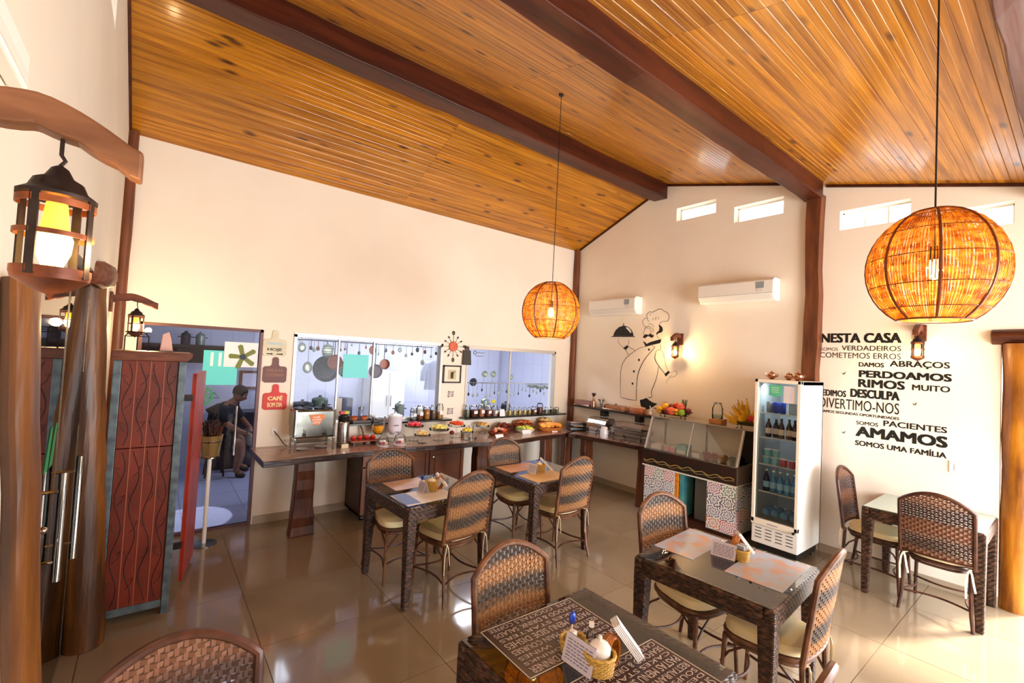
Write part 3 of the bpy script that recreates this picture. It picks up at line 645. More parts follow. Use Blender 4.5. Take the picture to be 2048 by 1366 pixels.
# ------------------------------------------------------------------ placemats
def matpoly(corners_px, z=0.7605):
    return [FL(px, py, z) for px, py in corners_px]
def placemat(name, c, sx, sy, rz, m, label, rim=None, group='placemats'):
    t = thing(name, label, 'placemat', (c[0], c[1], 0.7605), rz, group); M_ = wmat(t)
    f = MB().box(-sx / 2, sx / 2, -sy / 2, sy / 2, 0, 0.0018); f.v = [tuple(M_ @ Vector(v)) for v in f.v]; obj('sheet', f, m, t)
    if rim:
        f = MB()
        for q in ((-sx / 2, sx / 2, -sy / 2, -sy / 2 + .004), (-sx / 2, sx / 2, sy / 2 - .004, sy / 2), (-sx / 2, -sx / 2 + .004, -sy / 2, sy / 2), (sx / 2 - .004, sx / 2, -sy / 2, sy / 2)): f.box(q[0], q[1], q[2], q[3], .0002, .0023)
        f.v = [tuple(M_ @ Vector(v)) for v in f.v]; obj('border', f, rim, t)
    return t
matbrown = mat('lettered_mat_brown', (64, 42, 42), 0.35, col2=(52, 34, 36), nscale=8)
matink = mat('mat_lettering', (196, 186, 184), 0.6)
lines = [('SPECIAL LUNCH', 'DINNER', .036), ('DESSERTS', 'DRINKS', .018), ('SOUPS', 'FAST  WINES', .022), ('RESTAURANT', 'MAIN COURSES', .030),
         ('PASTAS MENU', 'SIDE DISHES', .036), ('CAKES', 'STARTERS', .020), ('SEAFOOD & DRINK', 'SALADS', .028), ('CAFE  COCKTAILS', 'COFFEE', .024)]
def lettered(c, sx, sy, rz, label):
    t = placemat('placemat', c, sx, sy, rz, matbrown, label, mat('mat_edge', (206, 196, 180), 0.5)); M_ = wmat(t)
    mb = MB(); y = -sy / 2 + .012; tot = sum(l[2] for l in lines); gap = (sy - .024 - tot) / (len(lines) - 1)
    for a, b, h in lines:
        wa = (sx - .05) * len(a) / (len(a) + len(b)); wb = (sx - .05) - wa - .012
        put_text(mb, a, (sx / 2 - .018, y + h, .0022), (-1, 0, 0), (0, -1, 0), wa, h, 0.004, 0.0006)
        put_text(mb, b, (sx / 2 - .018 - wa - .014, y + h, .0022), (-1, 0, 0), (0, -1, 0), wb, h, 0.004, 0.0006)
        y += h + gap
    mb.v = [tuple(M_ @ Vector(v)) for v in mb.v]; obj('lettering', mb, matink, t)
lettered((1.405, 1.405), .52, .33, -0.02, 'brown placemat with white lettering left of the card stand on the nearest table')
lettered((1.465, 0.990), .52, .31, -0.02, 'brown placemat with white lettering right of the yellow basket on the nearest table')
fishy = mat('blurred_colour_print', (172, 182, 202), 0.3, col2=(198, 156, 134), nscale=10, contrast=(0.46, 0.66), detail=1)
placemat('placemat', (2.86, 1.615), .50, .26, 0.075, fishy, 'blurred orange and grey-blue printed placemat beside the chair at the counter side')
placemat('placemat', (2.90, 1.155), .50, .30, 0.075, fishy, 'blurred orange and grey-blue printed placemat right of the basket before the fridge')
placemat('placemat', (1.835, 3.715), .36, .27, 0.05, mat('beige_print', (206, 176, 152), 0.4, col2=(188, 150, 128), nscale=7), 'beige patterned placemat on the far side of the table by the wooden cabinet')
t = placemat('placemat', (1.80, 3.335), .46, .30, 0.05, mat('cream_print', (232, 226, 222), 0.4, col2=(214, 204, 204), nscale=9), 'white and blue placemat on the near side of the table by the wooden cabinet')
obj('blue_panel', MB().box(1.575, 1.70, 3.20, 3.47, .7625, .7634), mat('blue_print', (88, 108, 172), 0.4), t, label='blue end panel')
placemat('placemat', (3.13, 3.735), .46, .27, 0, mat('tan_print', (208, 158, 122), 0.4, col2=(190, 138, 104), nscale=7), 'tan placemat on the far side of the corner table')
placemat('placemat', (3.13, 3.34), .46, .30, 0, mat('sand_print', (216, 180, 128), 0.4, col2=(200, 160, 108), nscale=7), 'sand-coloured placemat on the near side of the corner table')

# ------------------------------------------------------------------ table sets: basket, card stand, napkins, sugar bowl
def card_stand(p0, p1, h, label, z=0.762, lean=0.03, rows=7):
    a = Vector((p0[0], p0[1], z)); b = Vector((p1[0], p1[1], z)); d = (b - a); n = Vector((d.y, -d.x, 0)).normalized()   # n points to the reader
    t = thing('card_stand', label, 'card stand', (a + b) / 2, 0, 'menu card stands')
    up = Vector((0, 0, 1)) * h - n * lean
    def q(o, thick): return [o(0, 0), o(1, 0), o(1, 1), o(0, 1)]
    for s_, sg in ((1, 1), (-1, -1)):
        base = a - n * lean * 1.0; m = MB()
        A0 = a if s_ == 1 else a - n * 2 * lean; A1 = b if s_ == 1 else b - n * 2 * lean
        tp0 = a - n * lean + Vector((0, 0, h)); tp1 = b - n * lean + Vector((0, 0, h)); e = n * 0.0012
        m.hexa([A0 + e, A1 + e, A1 - e, A0 - e], [tp0 + e, tp1 + e, tp1 - e, tp0 - e]); obj('card_face', m, paperlil if s_ == 1 else paper, t)
    m = MB(); ux = d.normalized(); uy = (Vector((0, 0, h)) - n * lean).normalized(); L = d.length; R = random.Random(len(label))
    for k in range(rows):
        x = 0.09 * L
        while x < .9 * L:
            w = R.uniform(.06, .2) * L; w = min(w, .92 * L - x)
            o_ = a + ux * x + uy * (h * (.88 - .8 * k / rows)) + n * 0.0022
            m.add([o_, o_ + ux * w, o_ + ux * w - uy * .0042, o_ - uy * .0042], [(0, 1, 2, 3)]); x += w + .03 * L
    obj('printed_lines', m, inkgrey, t); return t
def basket(c, r, h, label, z=0.762, sc=(1, 1)):
    t = thing('wicker_basket', label, 'basket', (c[0], c[1], z), 0, 'yellow wicker table baskets'); m = MB()
    n = 30; rows = 9; 
    for k in range(rows):
        zz = z + h * (k + .5) / rows; rr = r * (0.86 + .14 * (k + .5) / rows)
        m.tube([(c[0] + sc[0] * (rr + .0018 * cos(pi * (i + k))) * cos(2 * pi * i / n), c[1] + sc[1] * (rr + .0018 * cos(pi * (i + k))) * sin(2 * pi * i / n), zz) for i in range(n)], h / rows * .56, 5, closed=True)
    obj('woven_side', m, basketw, t, kind='stuff')
    m = MB(); m.lathe([(0.001, z + .001), (r * .86, z + .001), (r * .86, z + .006), (0.001, z + .006)], (c[0], c[1], 0), 20, sc, cap=False); obj('base', m, basketw, t)
    m = MB(); m.tube([(c[0] + sc[0] * r * cos(2 * pi * i / 24), c[1] + sc[1] * r * sin(2 * pi * i / 24), z + h + .002 * cos(i * pi)) for i in range(24)], .0065, 6, closed=True); obj('rim', m, basketw, t); return t
def sugar_bowl(c, r, z, label):
    t = thing('sugar_bowl', label, 'sugar bowl', (c[0], c[1], z), 0, 'lidded sugar bowls')
    obj('bowl', MB().lathe([(.5 * r, 0), (.9 * r, .25 * r), (r, .8 * r), (.98 * r, 1.3 * r), (.9 * r, 1.36 * r)], (c[0], c[1], z), 20), ceramic, t)
    obj('lid', MB().lathe([(1.02 * r, 1.36 * r), (.98 * r, 1.48 * r), (.75 * r, 1.78 * r), (.35 * r, 1.98 * r), (.12 * r, 2.05 * r), (.1 * r, 2.15 * r), (.2 * r, 2.25 * r), (.18 * r, 2.4 * r), (.0, 2.46 * r)], (c[0], c[1], z), 20), ceramic, t); return t
def napkin(p_lo, p_hi, w, thick, label, m=None):
    a = Vector(p_lo); b = Vector(p_hi); d = (b - a).normalized(); s_ = Vector((d.y, -d.x, 0)).normalized(); n = s_.cross(d).normalized()
    mb = MB(); P = []
    for k in range(5): mb.hexa([a + s_ * w / 2 + n * thick * (k / 5), a - s_ * w / 2 + n * thick * (k / 5), a - s_ * w / 2 + n * thick * ((k + .85) / 5), a + s_ * w / 2 + n * thick * ((k + .85) / 5)],
        [b + s_ * w / 2 * (1 - .02 * k) + n * thick * (k / 5), b - s_ * w / 2 + n * thick * (k / 5), b - s_ * w / 2 + n * thick * ((k + .85) / 5), b + s_ * w / 2 * (1 - .02 * k) + n * thick * ((k + .85) / 5)])
    return single('napkin_stack', mb, m or paper, label, 'napkins', 'paper napkin stacks', bevel=0.002)
def ring_holder(c, r, z, h, label):   # orange pierced bamboo napkin holder
    t = thing('napkin_holder', label, 'napkin holder', (c[0], c[1], z), 0, 'orange wicker napkin holders'); om = mat('orange_wicker', (196, 122, 46), 0.5, col2=(150, 84, 26), nscale=50, bump=(90, .5, .003))
    m = MB()
    for k in range(7):
        a0 = -0.5 + k * .17
        m.tube([(c[0] + r * cos(2 * pi * i / 20) * (1 - .3 * abs(k - 3) / 3), c[1] + (k - 3) * .006, z + h / 2 + h / 2 * sin(2 * pi * i / 20) * (1 - .1 * abs(k - 3) / 3)) for i in range(20)], .0042, 5, closed=True)
    obj('woven_hoops', m, om, t, kind='stuff'); m = MB(); m.box(c[0] - r * .5, c[0] + r * .5, c[1] - .02, c[1] + .02, z, z + .006); obj('foot', m, om, t); return t
Z = 0.7605
# nearest table
card_stand((1.316, 1.262), (1.322, 1.118), 0.098, 'lilac-lit paper card stand before the sugar bowl on the nearest table')
basket((1.388, 1.135), .056, .066, 'oval yellow wicker basket on the nearest table', sc=(1.0, 1.05))
sugar_bowl((1.392, 1.137), .0405, .79, 'white lidded sugar bowl standing in the basket on the nearest table')
basket((1.385, 1.268), .050, .05, 'small yellow wicker basket behind the card on the nearest table', Z + .001)
mb = MB(); mb.obox((1.372, 1.262, .815), (.034, .028, .075), Matrix.Rotation(.15, 3, 'Z')); single('salt_packet', mb, ceramic, 'white square salt shaker in the small basket on the nearest table', 'shaker', bevel=.006)
t = thing('oil_bottle', 'small clear bottle beside the sugar bowl on the nearest table', 'bottle', (1.43, 1.215, Z)); obj('body', MB().lathe([(.018, 0), (.02, .01), (.02, .075), (.009, .095), (.009, .115)], (1.43, 1.215, Z), 14), jarg, t); obj('cap', MB().lathe([(.011, .112), (.011, .128), (0, .13)], (1.43, 1.215, Z), 12), ceramic, t)
t = thing('sweet_wrapper', 'twisted blue foil packet standing above the basket on the nearest table', 'packet', (1.42, 1.31, Z)); bl = mat('blue_foil', (46, 74, 190), 0.2, .3)
obj('foil', MB().ball((1.41, 1.30, .872), (.017, .012, .026), 10, 6), bl, t); obj('stick', MB().tube([(1.41, 1.30, .765), (1.41, 1.30, .86)], .004, 6), tie, t)
ring_holder((1.455, 1.135), .045, Z, .112, 'orange wicker napkin holder behind the sugar bowl on the nearest table')
napkin((1.545, 1.085, .778), (1.465, 1.145, .905), .062, .032, 'white napkins leaning out of the holder on the nearest table')
# colourful placemat table
card_stand((2.80, 1.452), (2.824, 1.312), 0.085, 'paper card stand on the table with colourful placemats')
basket((2.885, 1.300), .042, .06, 'small yellow wicker basket on the table with colourful placemats')
t = thing('sachet', 'upright white sachets in the basket on the colourful placemat table', 'sachets', (2.885, 1.3, Z), 0)
for k in range(4): obj('sachet_paper', MB().obox((2.868 + .011 * k, 1.302, .81), (.003, .045, .085), Matrix.Rotation(.15 * (k - 1.5), 3, 'Y')), paper if k % 2 else mat('grey_sachet', (150, 158, 168), .5), t)
ring_holder((2.93, 1.35), .04, Z, .125, 'orange wicker napkin holder on the table with colourful placemats')
napkin((3.01, 1.30, .776), (2.935, 1.36, .892), .05, .018, 'white napkins leaning on the holder on the colourful placemat table')
sugar_bowl((2.865, 1.415), .036, Z, 'white lidded sugar bowl behind the card on the colourful placemat table')
# table by the cabinet
card_stand((1.80, 3.475), (1.815, 3.385), 0.088, 'small white card stand on the table by the wooden cabinet')
basket((1.915, 3.43), .05, .085, 'yellow wicker basket on the table by the wooden cabinet')
sugar_bowl((1.915, 3.43), .034, .80, 'white sugar bowl in the basket on the table by the wooden cabinet')
t = thing('sweet_wrapper', 'blue foil packet behind the card on the table by the wooden cabinet', 'packet', (1.88, 3.5, Z)); obj('foil', MB().ball((1.86, 3.50, .865), (.014, .014, .022), 8, 6), bl, t); obj('stick', MB().tube([(1.86, 3.50, Z), (1.86, 3.50, .855)], .004, 6), tie, t)
ring_holder((2.0, 3.45), .045, Z, .12, 'orange wicker napkin holder on the table by the wooden cabinet')
napkin((2.05, 3.42, .776), (1.97, 3.47, .89), .05, .018, 'white napkins in the holder on the table by the wooden cabinet')
# corner table
card_stand((3.06, 3.53), (3.085, 3.43), 0.092, 'small white card stand on the corner table with tan placemats')
basket((3.19, 3.48), .048, .08, 'yellow wicker basket on the corner table with tan placemats')
napkin((3.30, 3.43, .776), (3.19, 3.49, .895), .055, .02, 'white napkins leaning on the basket of the corner table')
sugar_bowl((3.19, 3.49), .03, .80, 'white sugar bowl in the basket of the corner table')

# ------------------------------------------------------------------ live-edge counters
CZ = 0.82
def slab(poly, name, label, thick=0.062):
    n = len(poly); mb = MB(); mb.v = [(x, y, CZ) for x, y in poly] + [(x * 1.0, y, CZ - thick) for x, y in poly]
    mb.cur = 0; mb.f = [tuple(range(n))]; mb.sm = [False]; mb.mi = [0]
    mb.f += [tuple(range(2 * n - 1, n - 1, -1))] + [(i, (i + 1) % n, (i + 1) % n + n, i + n) for i in range(n)]; mb.sm += [False] * (n + 1); mb.mi += [1] * (n + 1)
    return mb
R = random.Random(3)
front = []
for i in range(34):
    x = 0.875 + (4.97 - .875) * i / 33; front.append((x, 4.855 - .035 * sin(x * 2.1) + R.uniform(-.012, .012) - (.05 if 3.2 < x < 4.4 else 0) * sin((x - 3.2) / 1.2 * pi if 3.2 < x < 4.4 else 0)))
polyA = front + [(XB - .005, 5.2), (XB - .005, YA - .003), (0.87, YA - .003)]
tA = thing('long_counter', 'long live-edge wooden buffet counter under the kitchen windows', 'counter', (3.2, 5.2, 0))
obj('slab', slab(polyA, '', ''), [slabwood, edgewood], tA, bevel=.006)
def slab_leg(parent, x0, x1, y0, y1, label=None, flare=.03):
    mb = MB(); R = random.Random(int(x0 * 77)); n = 8; ring = []
    for i in range(n + 1):
        z = (CZ - .062) * i / n; e = flare * (1 - i / n) ** 2; j = [R.uniform(-.008, .008) for _ in range(4)]
        ring += [(x0 - e + j[0], y0 + j[1], z), (x1 + e + j[2], y0 + j[1], z), (x1 + e + j[2], y1, z), (x0 - e + j[0], y1, z)]
    fs = [(0, 3, 2, 1), (4 * n, 4 * n + 1, 4 * n + 2, 4 * n + 3)]
    for i in range(n): fs += [(4 * i + k, 4 * i + (k + 1) % 4, 4 * i + 4 + (k + 1) % 4, 4 * i + 4 + k) for k in range(4)]
    mb.add(ring, fs); return obj('leg', mb, legwood, parent, bevel=.012)
slab_leg(tA, 1.205, 1.385, 4.93, 5.06)
slab_leg(tA, 3.42, 3.60, 4.95, 5.10)
slab_leg(tA, 4.58, 4.74, 4.92, 5.04)
slab_leg(tA, 4.98, 5.10, 4.90, 5.0)
polyB = [(5.04, 4.86), (5.11, 4.6), (5.15, 4.3), (5.19, 4.0), (5.22, 3.74), (5.24, 3.66), (XB - .005, 3.66), (XB - .005, 5.195), (4.975, 5.195 - .35)]
tB = thing('side_counter', 'live-edge counter slab along the right wall under the chafing dish', 'counter', (5.45, 4.4, 0))
polyB = [(4.985, 4.85), (5.06, 4.78), (5.11, 4.6), (5.15, 4.3), (5.19, 4.0), (5.22, 3.74), (5.24, 3.66), (XB - .005, 3.66), (XB - .005, 5.185)]
obj('slab', slab(polyB, '', ''), [slabwood, edgewood], tB, bevel=.006)
slab_leg(tB, 5.27, 5.37, 3.68, 3.80)
slab_leg(tB, 5.12, 5.30, 4.62, 4.72)
# cabinet under the counter
tC = thing('drawer_cabinet', 'brown wooden cabinet with a drawer and panelled door under the long counter', 'cabinet', (2.6, 5.27, 0))
cx0, cx1, cy0, cy1, cz0, cz1 = 1.905, 3.26, 5.02, 5.50, .06, .757
mb = MB(); mb.box(cx0, cx0 + .025, cy0 + .02, cy1, cz0, cz1); mb.box(cx1 - .025, cx1, cy0 + .02, cy1, cz0, cz1); mb.box(cx0, cx1, cy0 + .02, cy1, cz0, cz0 + .025); mb.box(cx0, cx1, cy0 + .02, cy1, cz1 - .02, cz1); mb.box(cx0, cx1, cy1 - .01, cy1, cz0, cz1)
for x in (2.24, 2.75): mb.box(x - .012, x + .012, cy0 + .02, cy1, cz0, cz1)
obj('carcass', mb, cabdark, tC, bevel=.003)
dr = obj('drawer', MB().box(cx0 + .01, 2.235, cy0, cy0 + .022, .605, .740), cabwood, tC, bevel=.006); obj('knob', MB().lathe([(.008, 0), (.016, .012), (.016, .02), (0, .026)], ((cx0 + 2.235) / 2, cy0, .68), 12, M=Matrix.Rotation(radians(90), 3, 'X')), steel, dr)
def pdoor(x0, x1, z0, z1, kx):
    m = MB(); t_ = .045; m.box(x0, x0 + t_, cy0, cy0 + .022, z0, z1); m.box(x1 - t_, x1, cy0, cy0 + .022, z0, z1); m.box(x0 + t_, x1 - t_, cy0, cy0 + .022, z0, z0 + t_); m.box(x0 + t_, x1 - t_, cy0, cy0 + .022, z1 - t_, z1)
    d = obj('door', m, cabwood, tC, bevel=.004); obj('door_panel', MB().box(x0 + t_, x1 - t_, cy0 + .012, cy0 + .02, z0 + t_, z1 - t_), cabwood, d)
    obj('raised_field', MB().box(x0 + t_ + .03, x1 - t_ - .03, cy0 + .004, cy0 + .014, z0 + t_ + .03, z1 - t_ - .03), cabwood, d, bevel=.004)
    obj('knob', MB().lathe([(.008, 0), (.016, .012), (.016, .02), (0, .026)], (kx, cy0, z1 - .1), 12, M=Matrix.Rotation(radians(90), 3, 'X')), steel, d)
pdoor(cx0 + .01, 2.235, cz0 + .02, .595, 2.2); pdoor(2.245, 2.745, cz0 + .02, .740, 2.29); pdoor(2.755, cx1 - .01, cz0 + .02, .740, 2.80)
for x in (cx0 + .05, cx1 - .05): obj('caster', MB().lathe([(.028, -.012), (.028, .012)], (x, cy0 + .06, .03), 12, M=Matrix.Rotation(radians(90), 3, 'Y')), blackp, tC)
for x in (cx0 + .05, cx1 - .05): obj('caster', MB().lathe([(.028, -.012), (.028, .012)], (x, cy1 - .06, .03), 12, M=Matrix.Rotation(radians(90), 3, 'Y')), blackp, tC)

# ================================================================== RIGHT WALL: fridge, display counter, shelf
FX, FB, FY0, FY1, FZ0, FZ1 = 5.036, 5.655, 1.752, 2.19, 0.13, 1.83
t = thing('display_fridge', 'tall white glass-door drinks fridge beside the wall post', 'fridge', (5.34, 1.97, 0))
mb = MB(); w = .03; mb.box(FX + .05, FB, FY0, FY0 + w, FZ0, FZ1); mb.box(FX + .05, FB, FY1 - w, FY1, FZ0, FZ1); mb.box(FB - w, FB, FY0, FY1, FZ0, FZ1); mb.box(FX + .05, FB, FY0, FY1, FZ1 - .045, FZ1); mb.box(FX + .06, FB - .001, FY0 + w, FY1 - w, FZ0 + .001, .35); mb.box(FX + .02, FX + .0499, FY0 + .0005, FY1 - .0005, FZ0, .324)
obj('body', mb, white, t, bevel=.006)
mb = MB(); i_ = .003; mb.box(FX + .06, FB - w - i_, FY0 + w, FY0 + w + i_, .352, FZ1 - .05); mb.box(FX + .06, FB - w - i_, FY1 - w - i_, FY1 - w, .352, FZ1 - .05); mb.box(FB - w - i_ * 2, FB - w - i_, FY0 + w, FY1 - w, .352, FZ1 - .05); mb.box(FX + .06, FB - w, FY0 + w, FY1 - w, .350, .354)
obj('liner', mb, mat('fridge_liner', (168, 176, 180), .4), t)
mb = MB(); mb.box(FX, FX + .045, FY0, FY0 + .032, .34, FZ1); mb.box(FX, FX + .045, FY1 - .032, FY1, .34, FZ1); mb.box(FX, FX + .045, FY0, FY1, FZ1 - .035, FZ1); mb.box(FX, FX + .045, FY0, FY1, .325, .385)
dd = obj('door', mb, mat('warm_white_plastic', (244, 236, 218), .35), t, bevel=.004)
obj('glass', MB().box(FX + .018, FX + .024, FY0 + .03, FY1 - .03, .38, FZ1 - .03), glass('fridge_glass', (246, 250, 250), .03), dd)
obj('door_lock', MB().lathe([(.012, 0), (.012, .02), (0, .022)], (FX - .0, FY0 + .03, .335), 10, M=Matrix.Rotation(radians(-90), 3, 'Y')), blackp, dd)
mb = MB(); mb.box(FX + .045, FX + .06, FY0 + .012, FY0 + .02, .4, 1.74); obj('door_gasket', mb, mat('gasket_grey', (120, 122, 124), .6), dd)
for c in range(4):
    for r in range(4):
        y = FY1 - .07 - c * .098; obj('vent_slot', MB().obox((FX + .0195, y, .285 - r * .032), (.004, .062, .007), Matrix.Rotation(.0, 3, 'X')), blackp, t)
obj('badge', MB().box(FX - .002, FX, 1.93, 2.03, .348, .355), inkgrey, dd)
mb = MB(); mb.box(FX + .08, FB - .03, FY0 + .03, FY1 - .03, .04, .13); obj('base', mb, blackp, t)
for a in (FX + .1, FB - .06):
    for b in (FY0 + .05, FY1 - .05): obj('foot', MB().lathe([(.018, 0), (.014, .04)], (a, b, 0), 10), blackp, t)
shz = [1.478, 1.223, .943, .66, .395]
for z in shz[:4]:
    mb = MB(); mb.box(FX + .07, FX + .076, FY0 + .033, FY1 - .033, z - .012, z); mb.box(FX + .55, FX + .556, FY0 + .033, FY1 - .033, z - .012, z)
    for k in range(14): y = FY0 + .045 + k * (FY1 - FY0 - .09) / 13; mb.tube([(FX + .07, y, z - .003), (FX + .55, y, z - .003)], .0022, 4)
    obj('wire_shelf', mb, mat('shelf_wire', (220, 220, 216), .3, .4), t, kind='stuff')
obj('mint_notice', MB().box(FX + .0155, FX + .0175, 1.93, 2.055, 1.665, 1.775), mint, dd, label='mint green notice sticker')
mb = MB(); mb.prism([(0, 0), (.03, 0), (.015, -.03)], lambda a, b: (FX + .0155, 1.98 + a, 1.667 + b), lambda a, b: (FX + .0175, 1.98 + a, 1.667 + b)); obj('notice_point', mb, mint, dd)
obj('price_list', MB().box(FX + .0155, FX + .0175, 1.80, 1.915, 1.60, 1.772), mat('pinkish_paper', (226, 214, 218), .6), dd, label='pinkish white price list')
mb = MB(); R = random.Random(2)
for k in range(9): mb.box(FX + .014, FX + .0152, 1.905 - R.uniform(.03, .06), 1.905, 1.755 - k * .017, 1.759 - k * .017); mb.box(FX + .014, FX + .0152, 1.812, 1.812 + R.uniform(.015, .03), 1.755 - k * .017, 1.759 - k * .017)
for k in range(3): mb.box(FX + .014, FX + .0152, 1.96, 2.03, 1.745 - k * .022, 1.750 - k * .022)
obj('printed_lines', mb, mat('notice_ink', (226, 236, 230), .6), dd)
def drink(kind, x, y, z, col, lb, cat, grp, lab=None, h=.2, r=.03):
    o = thing(kind, lb, cat, (x, y, z), 0, grp)
    if kind == 'drink_can': obj('body', MB().lathe([(r * .8, 0), (r, .008), (r, h - .01), (r * .8, h)], (x, y, z), 14), col, o)
    elif kind == 'yogurt_pot': obj('pot', MB().lathe([(r * .8, 0), (r, h - .004)], (x, y, z), 14), col, o); obj('lid', MB().lathe([(r * 1.06, h - .004), (r * 1.06, h + .002)], (x, y, z), 14), lab or white, o)
    else:
        obj('body', MB().lathe([(r * .92, 0), (r, .012), (r, h * .52), (r * .75, h * .66), (r * .38, h * .8), (r * .36, h * .94)], (x, y, z), 14), col, o)
        obj('cap', MB().lathe([(r * .42, h * .93), (r * .42, h), (0, h)], (x, y, z), 12), lab or blackp, o)
        obj('paper_label', MB().lathe([(r * 1.015, h * .18), (r * 1.015, h * .46)], (x, y, z), 14, cap=False), mat('label_' + (lab or blackp).name, (214, 190, 168) if kind == 'beer_bottle' else (150, 196, 226), .5), o)
    return o
canb = mat('blue_can', (36, 60, 150), .25, .6); cang = mat('grey_can', (120, 120, 124), .3, .5); bro = mat('brown_bottle', (42, 22, 16), .15); foil = mat('silver_foil', (206, 204, 200), .3, .6)
wat = mat('blue_water_bottle', (74, 142, 188), .1, coat=.5, col2=(46, 104, 160), nscale=14); wdk = mat('dark_blue_bottle', (24, 26, 60), .15); potb = mat('pale_blue_pot', (120, 186, 196), .4); potp = mat('pink_pot', (196, 84, 100), .4)
for k in range(3): drink('drink_can', FX + .13, 2.09 - .064 * k, shz[0], (cang, canb, canb)[k], ('grey patterned can at the left of the top fridge shelf', 'dark blue can in the middle of the top fridge shelf', 'dark blue can right of its twin on the top fridge shelf')[k], 'can', 'cans in the fridge', h=.115, r=.03)
o = thing('carton', 'grey carton at the right of the top fridge shelf', 'carton', (FX + .15, 1.86, shz[0])); obj('box', MB().box(FX + .11, FX + .2, 1.80, 1.90, shz[0], shz[0] + .12), mat('grey_carton', (138, 140, 140), .5), o, bevel=.003); obj('side_flap', MB().box(FX + .11, FX + .2, 1.797, 1.799, shz[0] + .005, shz[0] + .115), blackp, o)
for k in range(5): drink('beer_bottle', FX + .13 + (.03 if k % 2 else 0), 2.095 - .063 * k, shz[1], bro, ['dark beer bottle with silver neck, far left on the second fridge shelf', 'dark beer bottle with silver neck, second from left on the second fridge shelf', 'dark bottle with black cap in the middle of the second fridge shelf', 'dark bottle with black cap, second from right on second fridge shelf', 'dark bottle with black cap, far right on the second fridge shelf'][k], 'bottle', 'dark bottles in the fridge', foil if k < 2 else None, h=.205, r=.03)
for k in range(6):
    up = k >= 4; q = k - 4 if up else k
    drink('yogurt_pot', FX + .12, 2.10 - .082 * q - (.01 if up else 0), shz[2] + (.079 if up else 0), potb if (k < 2 or up) else potp, ['pale blue yogurt pot, left end of the third fridge shelf', 'pale blue yogurt pot, second on the third fridge shelf', 'pink yogurt pot, third along the third fridge shelf', 'pink yogurt pot, right end of the third fridge shelf', 'pale blue yogurt pot stacked on the leftmost pot', 'pale blue yogurt pot stacked on the second pot from left'][k], 'yogurt pot', 'yogurt pots in the fridge', h=.075, r=.037)
for k in range(5): drink('water_bottle', FX + .13, 2.1 - .067 * k, shz[3], wdk if k == 0 else wat, ['dark navy bottle at the left of the fourth fridge shelf', 'blue water bottle next to the navy one on the fourth fridge shelf', 'blue water bottle in the middle of the fourth fridge shelf', 'blue water bottle second from right on the fourth fridge shelf', 'blue water bottle at the right end of the fourth fridge shelf'][k], 'bottle', 'water bottles in the fridge', white, h=.22, r=.031)
for k in range(4):
    y = 2.10 - .088 * k; o = thing('water_bottle', ['blue bottle lying at the left of the lowest fridge shelf', 'blue bottle lying second from left on the lowest fridge shelf', 'blue bottle lying third on the lowest fridge shelf', 'blue bottle lying at the right of the lowest fridge shelf'][k], 'bottle', (FX + .2, y, .396), 0, 'lying bottles in the fridge')
    Mx = Matrix.Rotation(radians(90), 3, 'Y'); obj('body', MB().lathe([(.034, -.1), (.04, -.09), (.04, .07), (.026, .11), (.013, .15)], (FX + .22, y, .438), 14, M=-Mx if False else Mx), wat, o); obj('cap', MB().lathe([(.015, .148), (.015, .165), (0, .166)], (FX + .22, y, .438), 10, M=Mx), white, o)
area('fridge_fill', (FX + .12, 1.97, FZ1 - .055), (0, radians(-18), 0),   .05, .34, 1.6, (.9, .96, 1.0))  # unseen lamp added to brighten the fridge inside
# teapots on the fridge
pot = mat('copper_tinted_silver', (196, 150, 120), .12, 1.0, col2=(170, 120, 90), nscale=9)
def teapot(x, y, s, ang, lb):
    o = thing('teapot', lb, 'teapot', (x, y, FZ1), 0, 'metal teapots on the fridge'); c, d = cos(ang), sin(ang)
    obj('body', MB().lathe([(.6 * s, 0), (.62 * s, .02 * s), (.35 * s, .12 * s), (.75 * s, .35 * s), (1.0 * s, .8 * s), (.92 * s, 1.2 * s), (.6 * s, 1.4 * s)], (x, y, FZ1), 18), pot, o)
    obj('lid', MB().lathe([(.62 * s, 1.4 * s), (.5 * s, 1.55 * s), (.12 * s, 1.66 * s), (.1 * s, 1.75 * s), (.16 * s, 1.85 * s), (0, 1.92 * s)], (x, y, FZ1), 16), pot, o)
    obj('spout', MB().tube([(x + c * .85 * s, y + d * .85 * s, FZ1 + .6 * s), (x + c * 1.3 * s, y + d * 1.3 * s, FZ1 + .8 * s), (x + c * 1.6 * s, y + d * 1.6 * s, FZ1 + 1.35 * s)], [.22 * s, .15 * s, .1 * s], 8), pot, o)
    obj('handle', MB().tube([(x - c * .9 * s, y - d * .9 * s, FZ1 + 1.1 * s), (x - c * 1.4 * s, y - d * 1.4 * s, FZ1 + 1.2 * s), (x - c * 1.55 * s, y - d * 1.55 * s, FZ1 + .8 * s), (x - c * 1.0 * s, y - d * 1.0 * s, FZ1 + .5 * s)], .09 * s, 6), pot, o)
teapot(5.22, 2.10, .048, 2.6, 'copper-tinted teapot at the left end of the fridge top'); teapot(5.36, 1.985, .045, -2.4, 'smaller copper-tinted teapot in the middle of the fridge top'); teapot(5.22, 1.845, .052, 1.2, 'copper-tinted teapot at the right end of the fridge top')

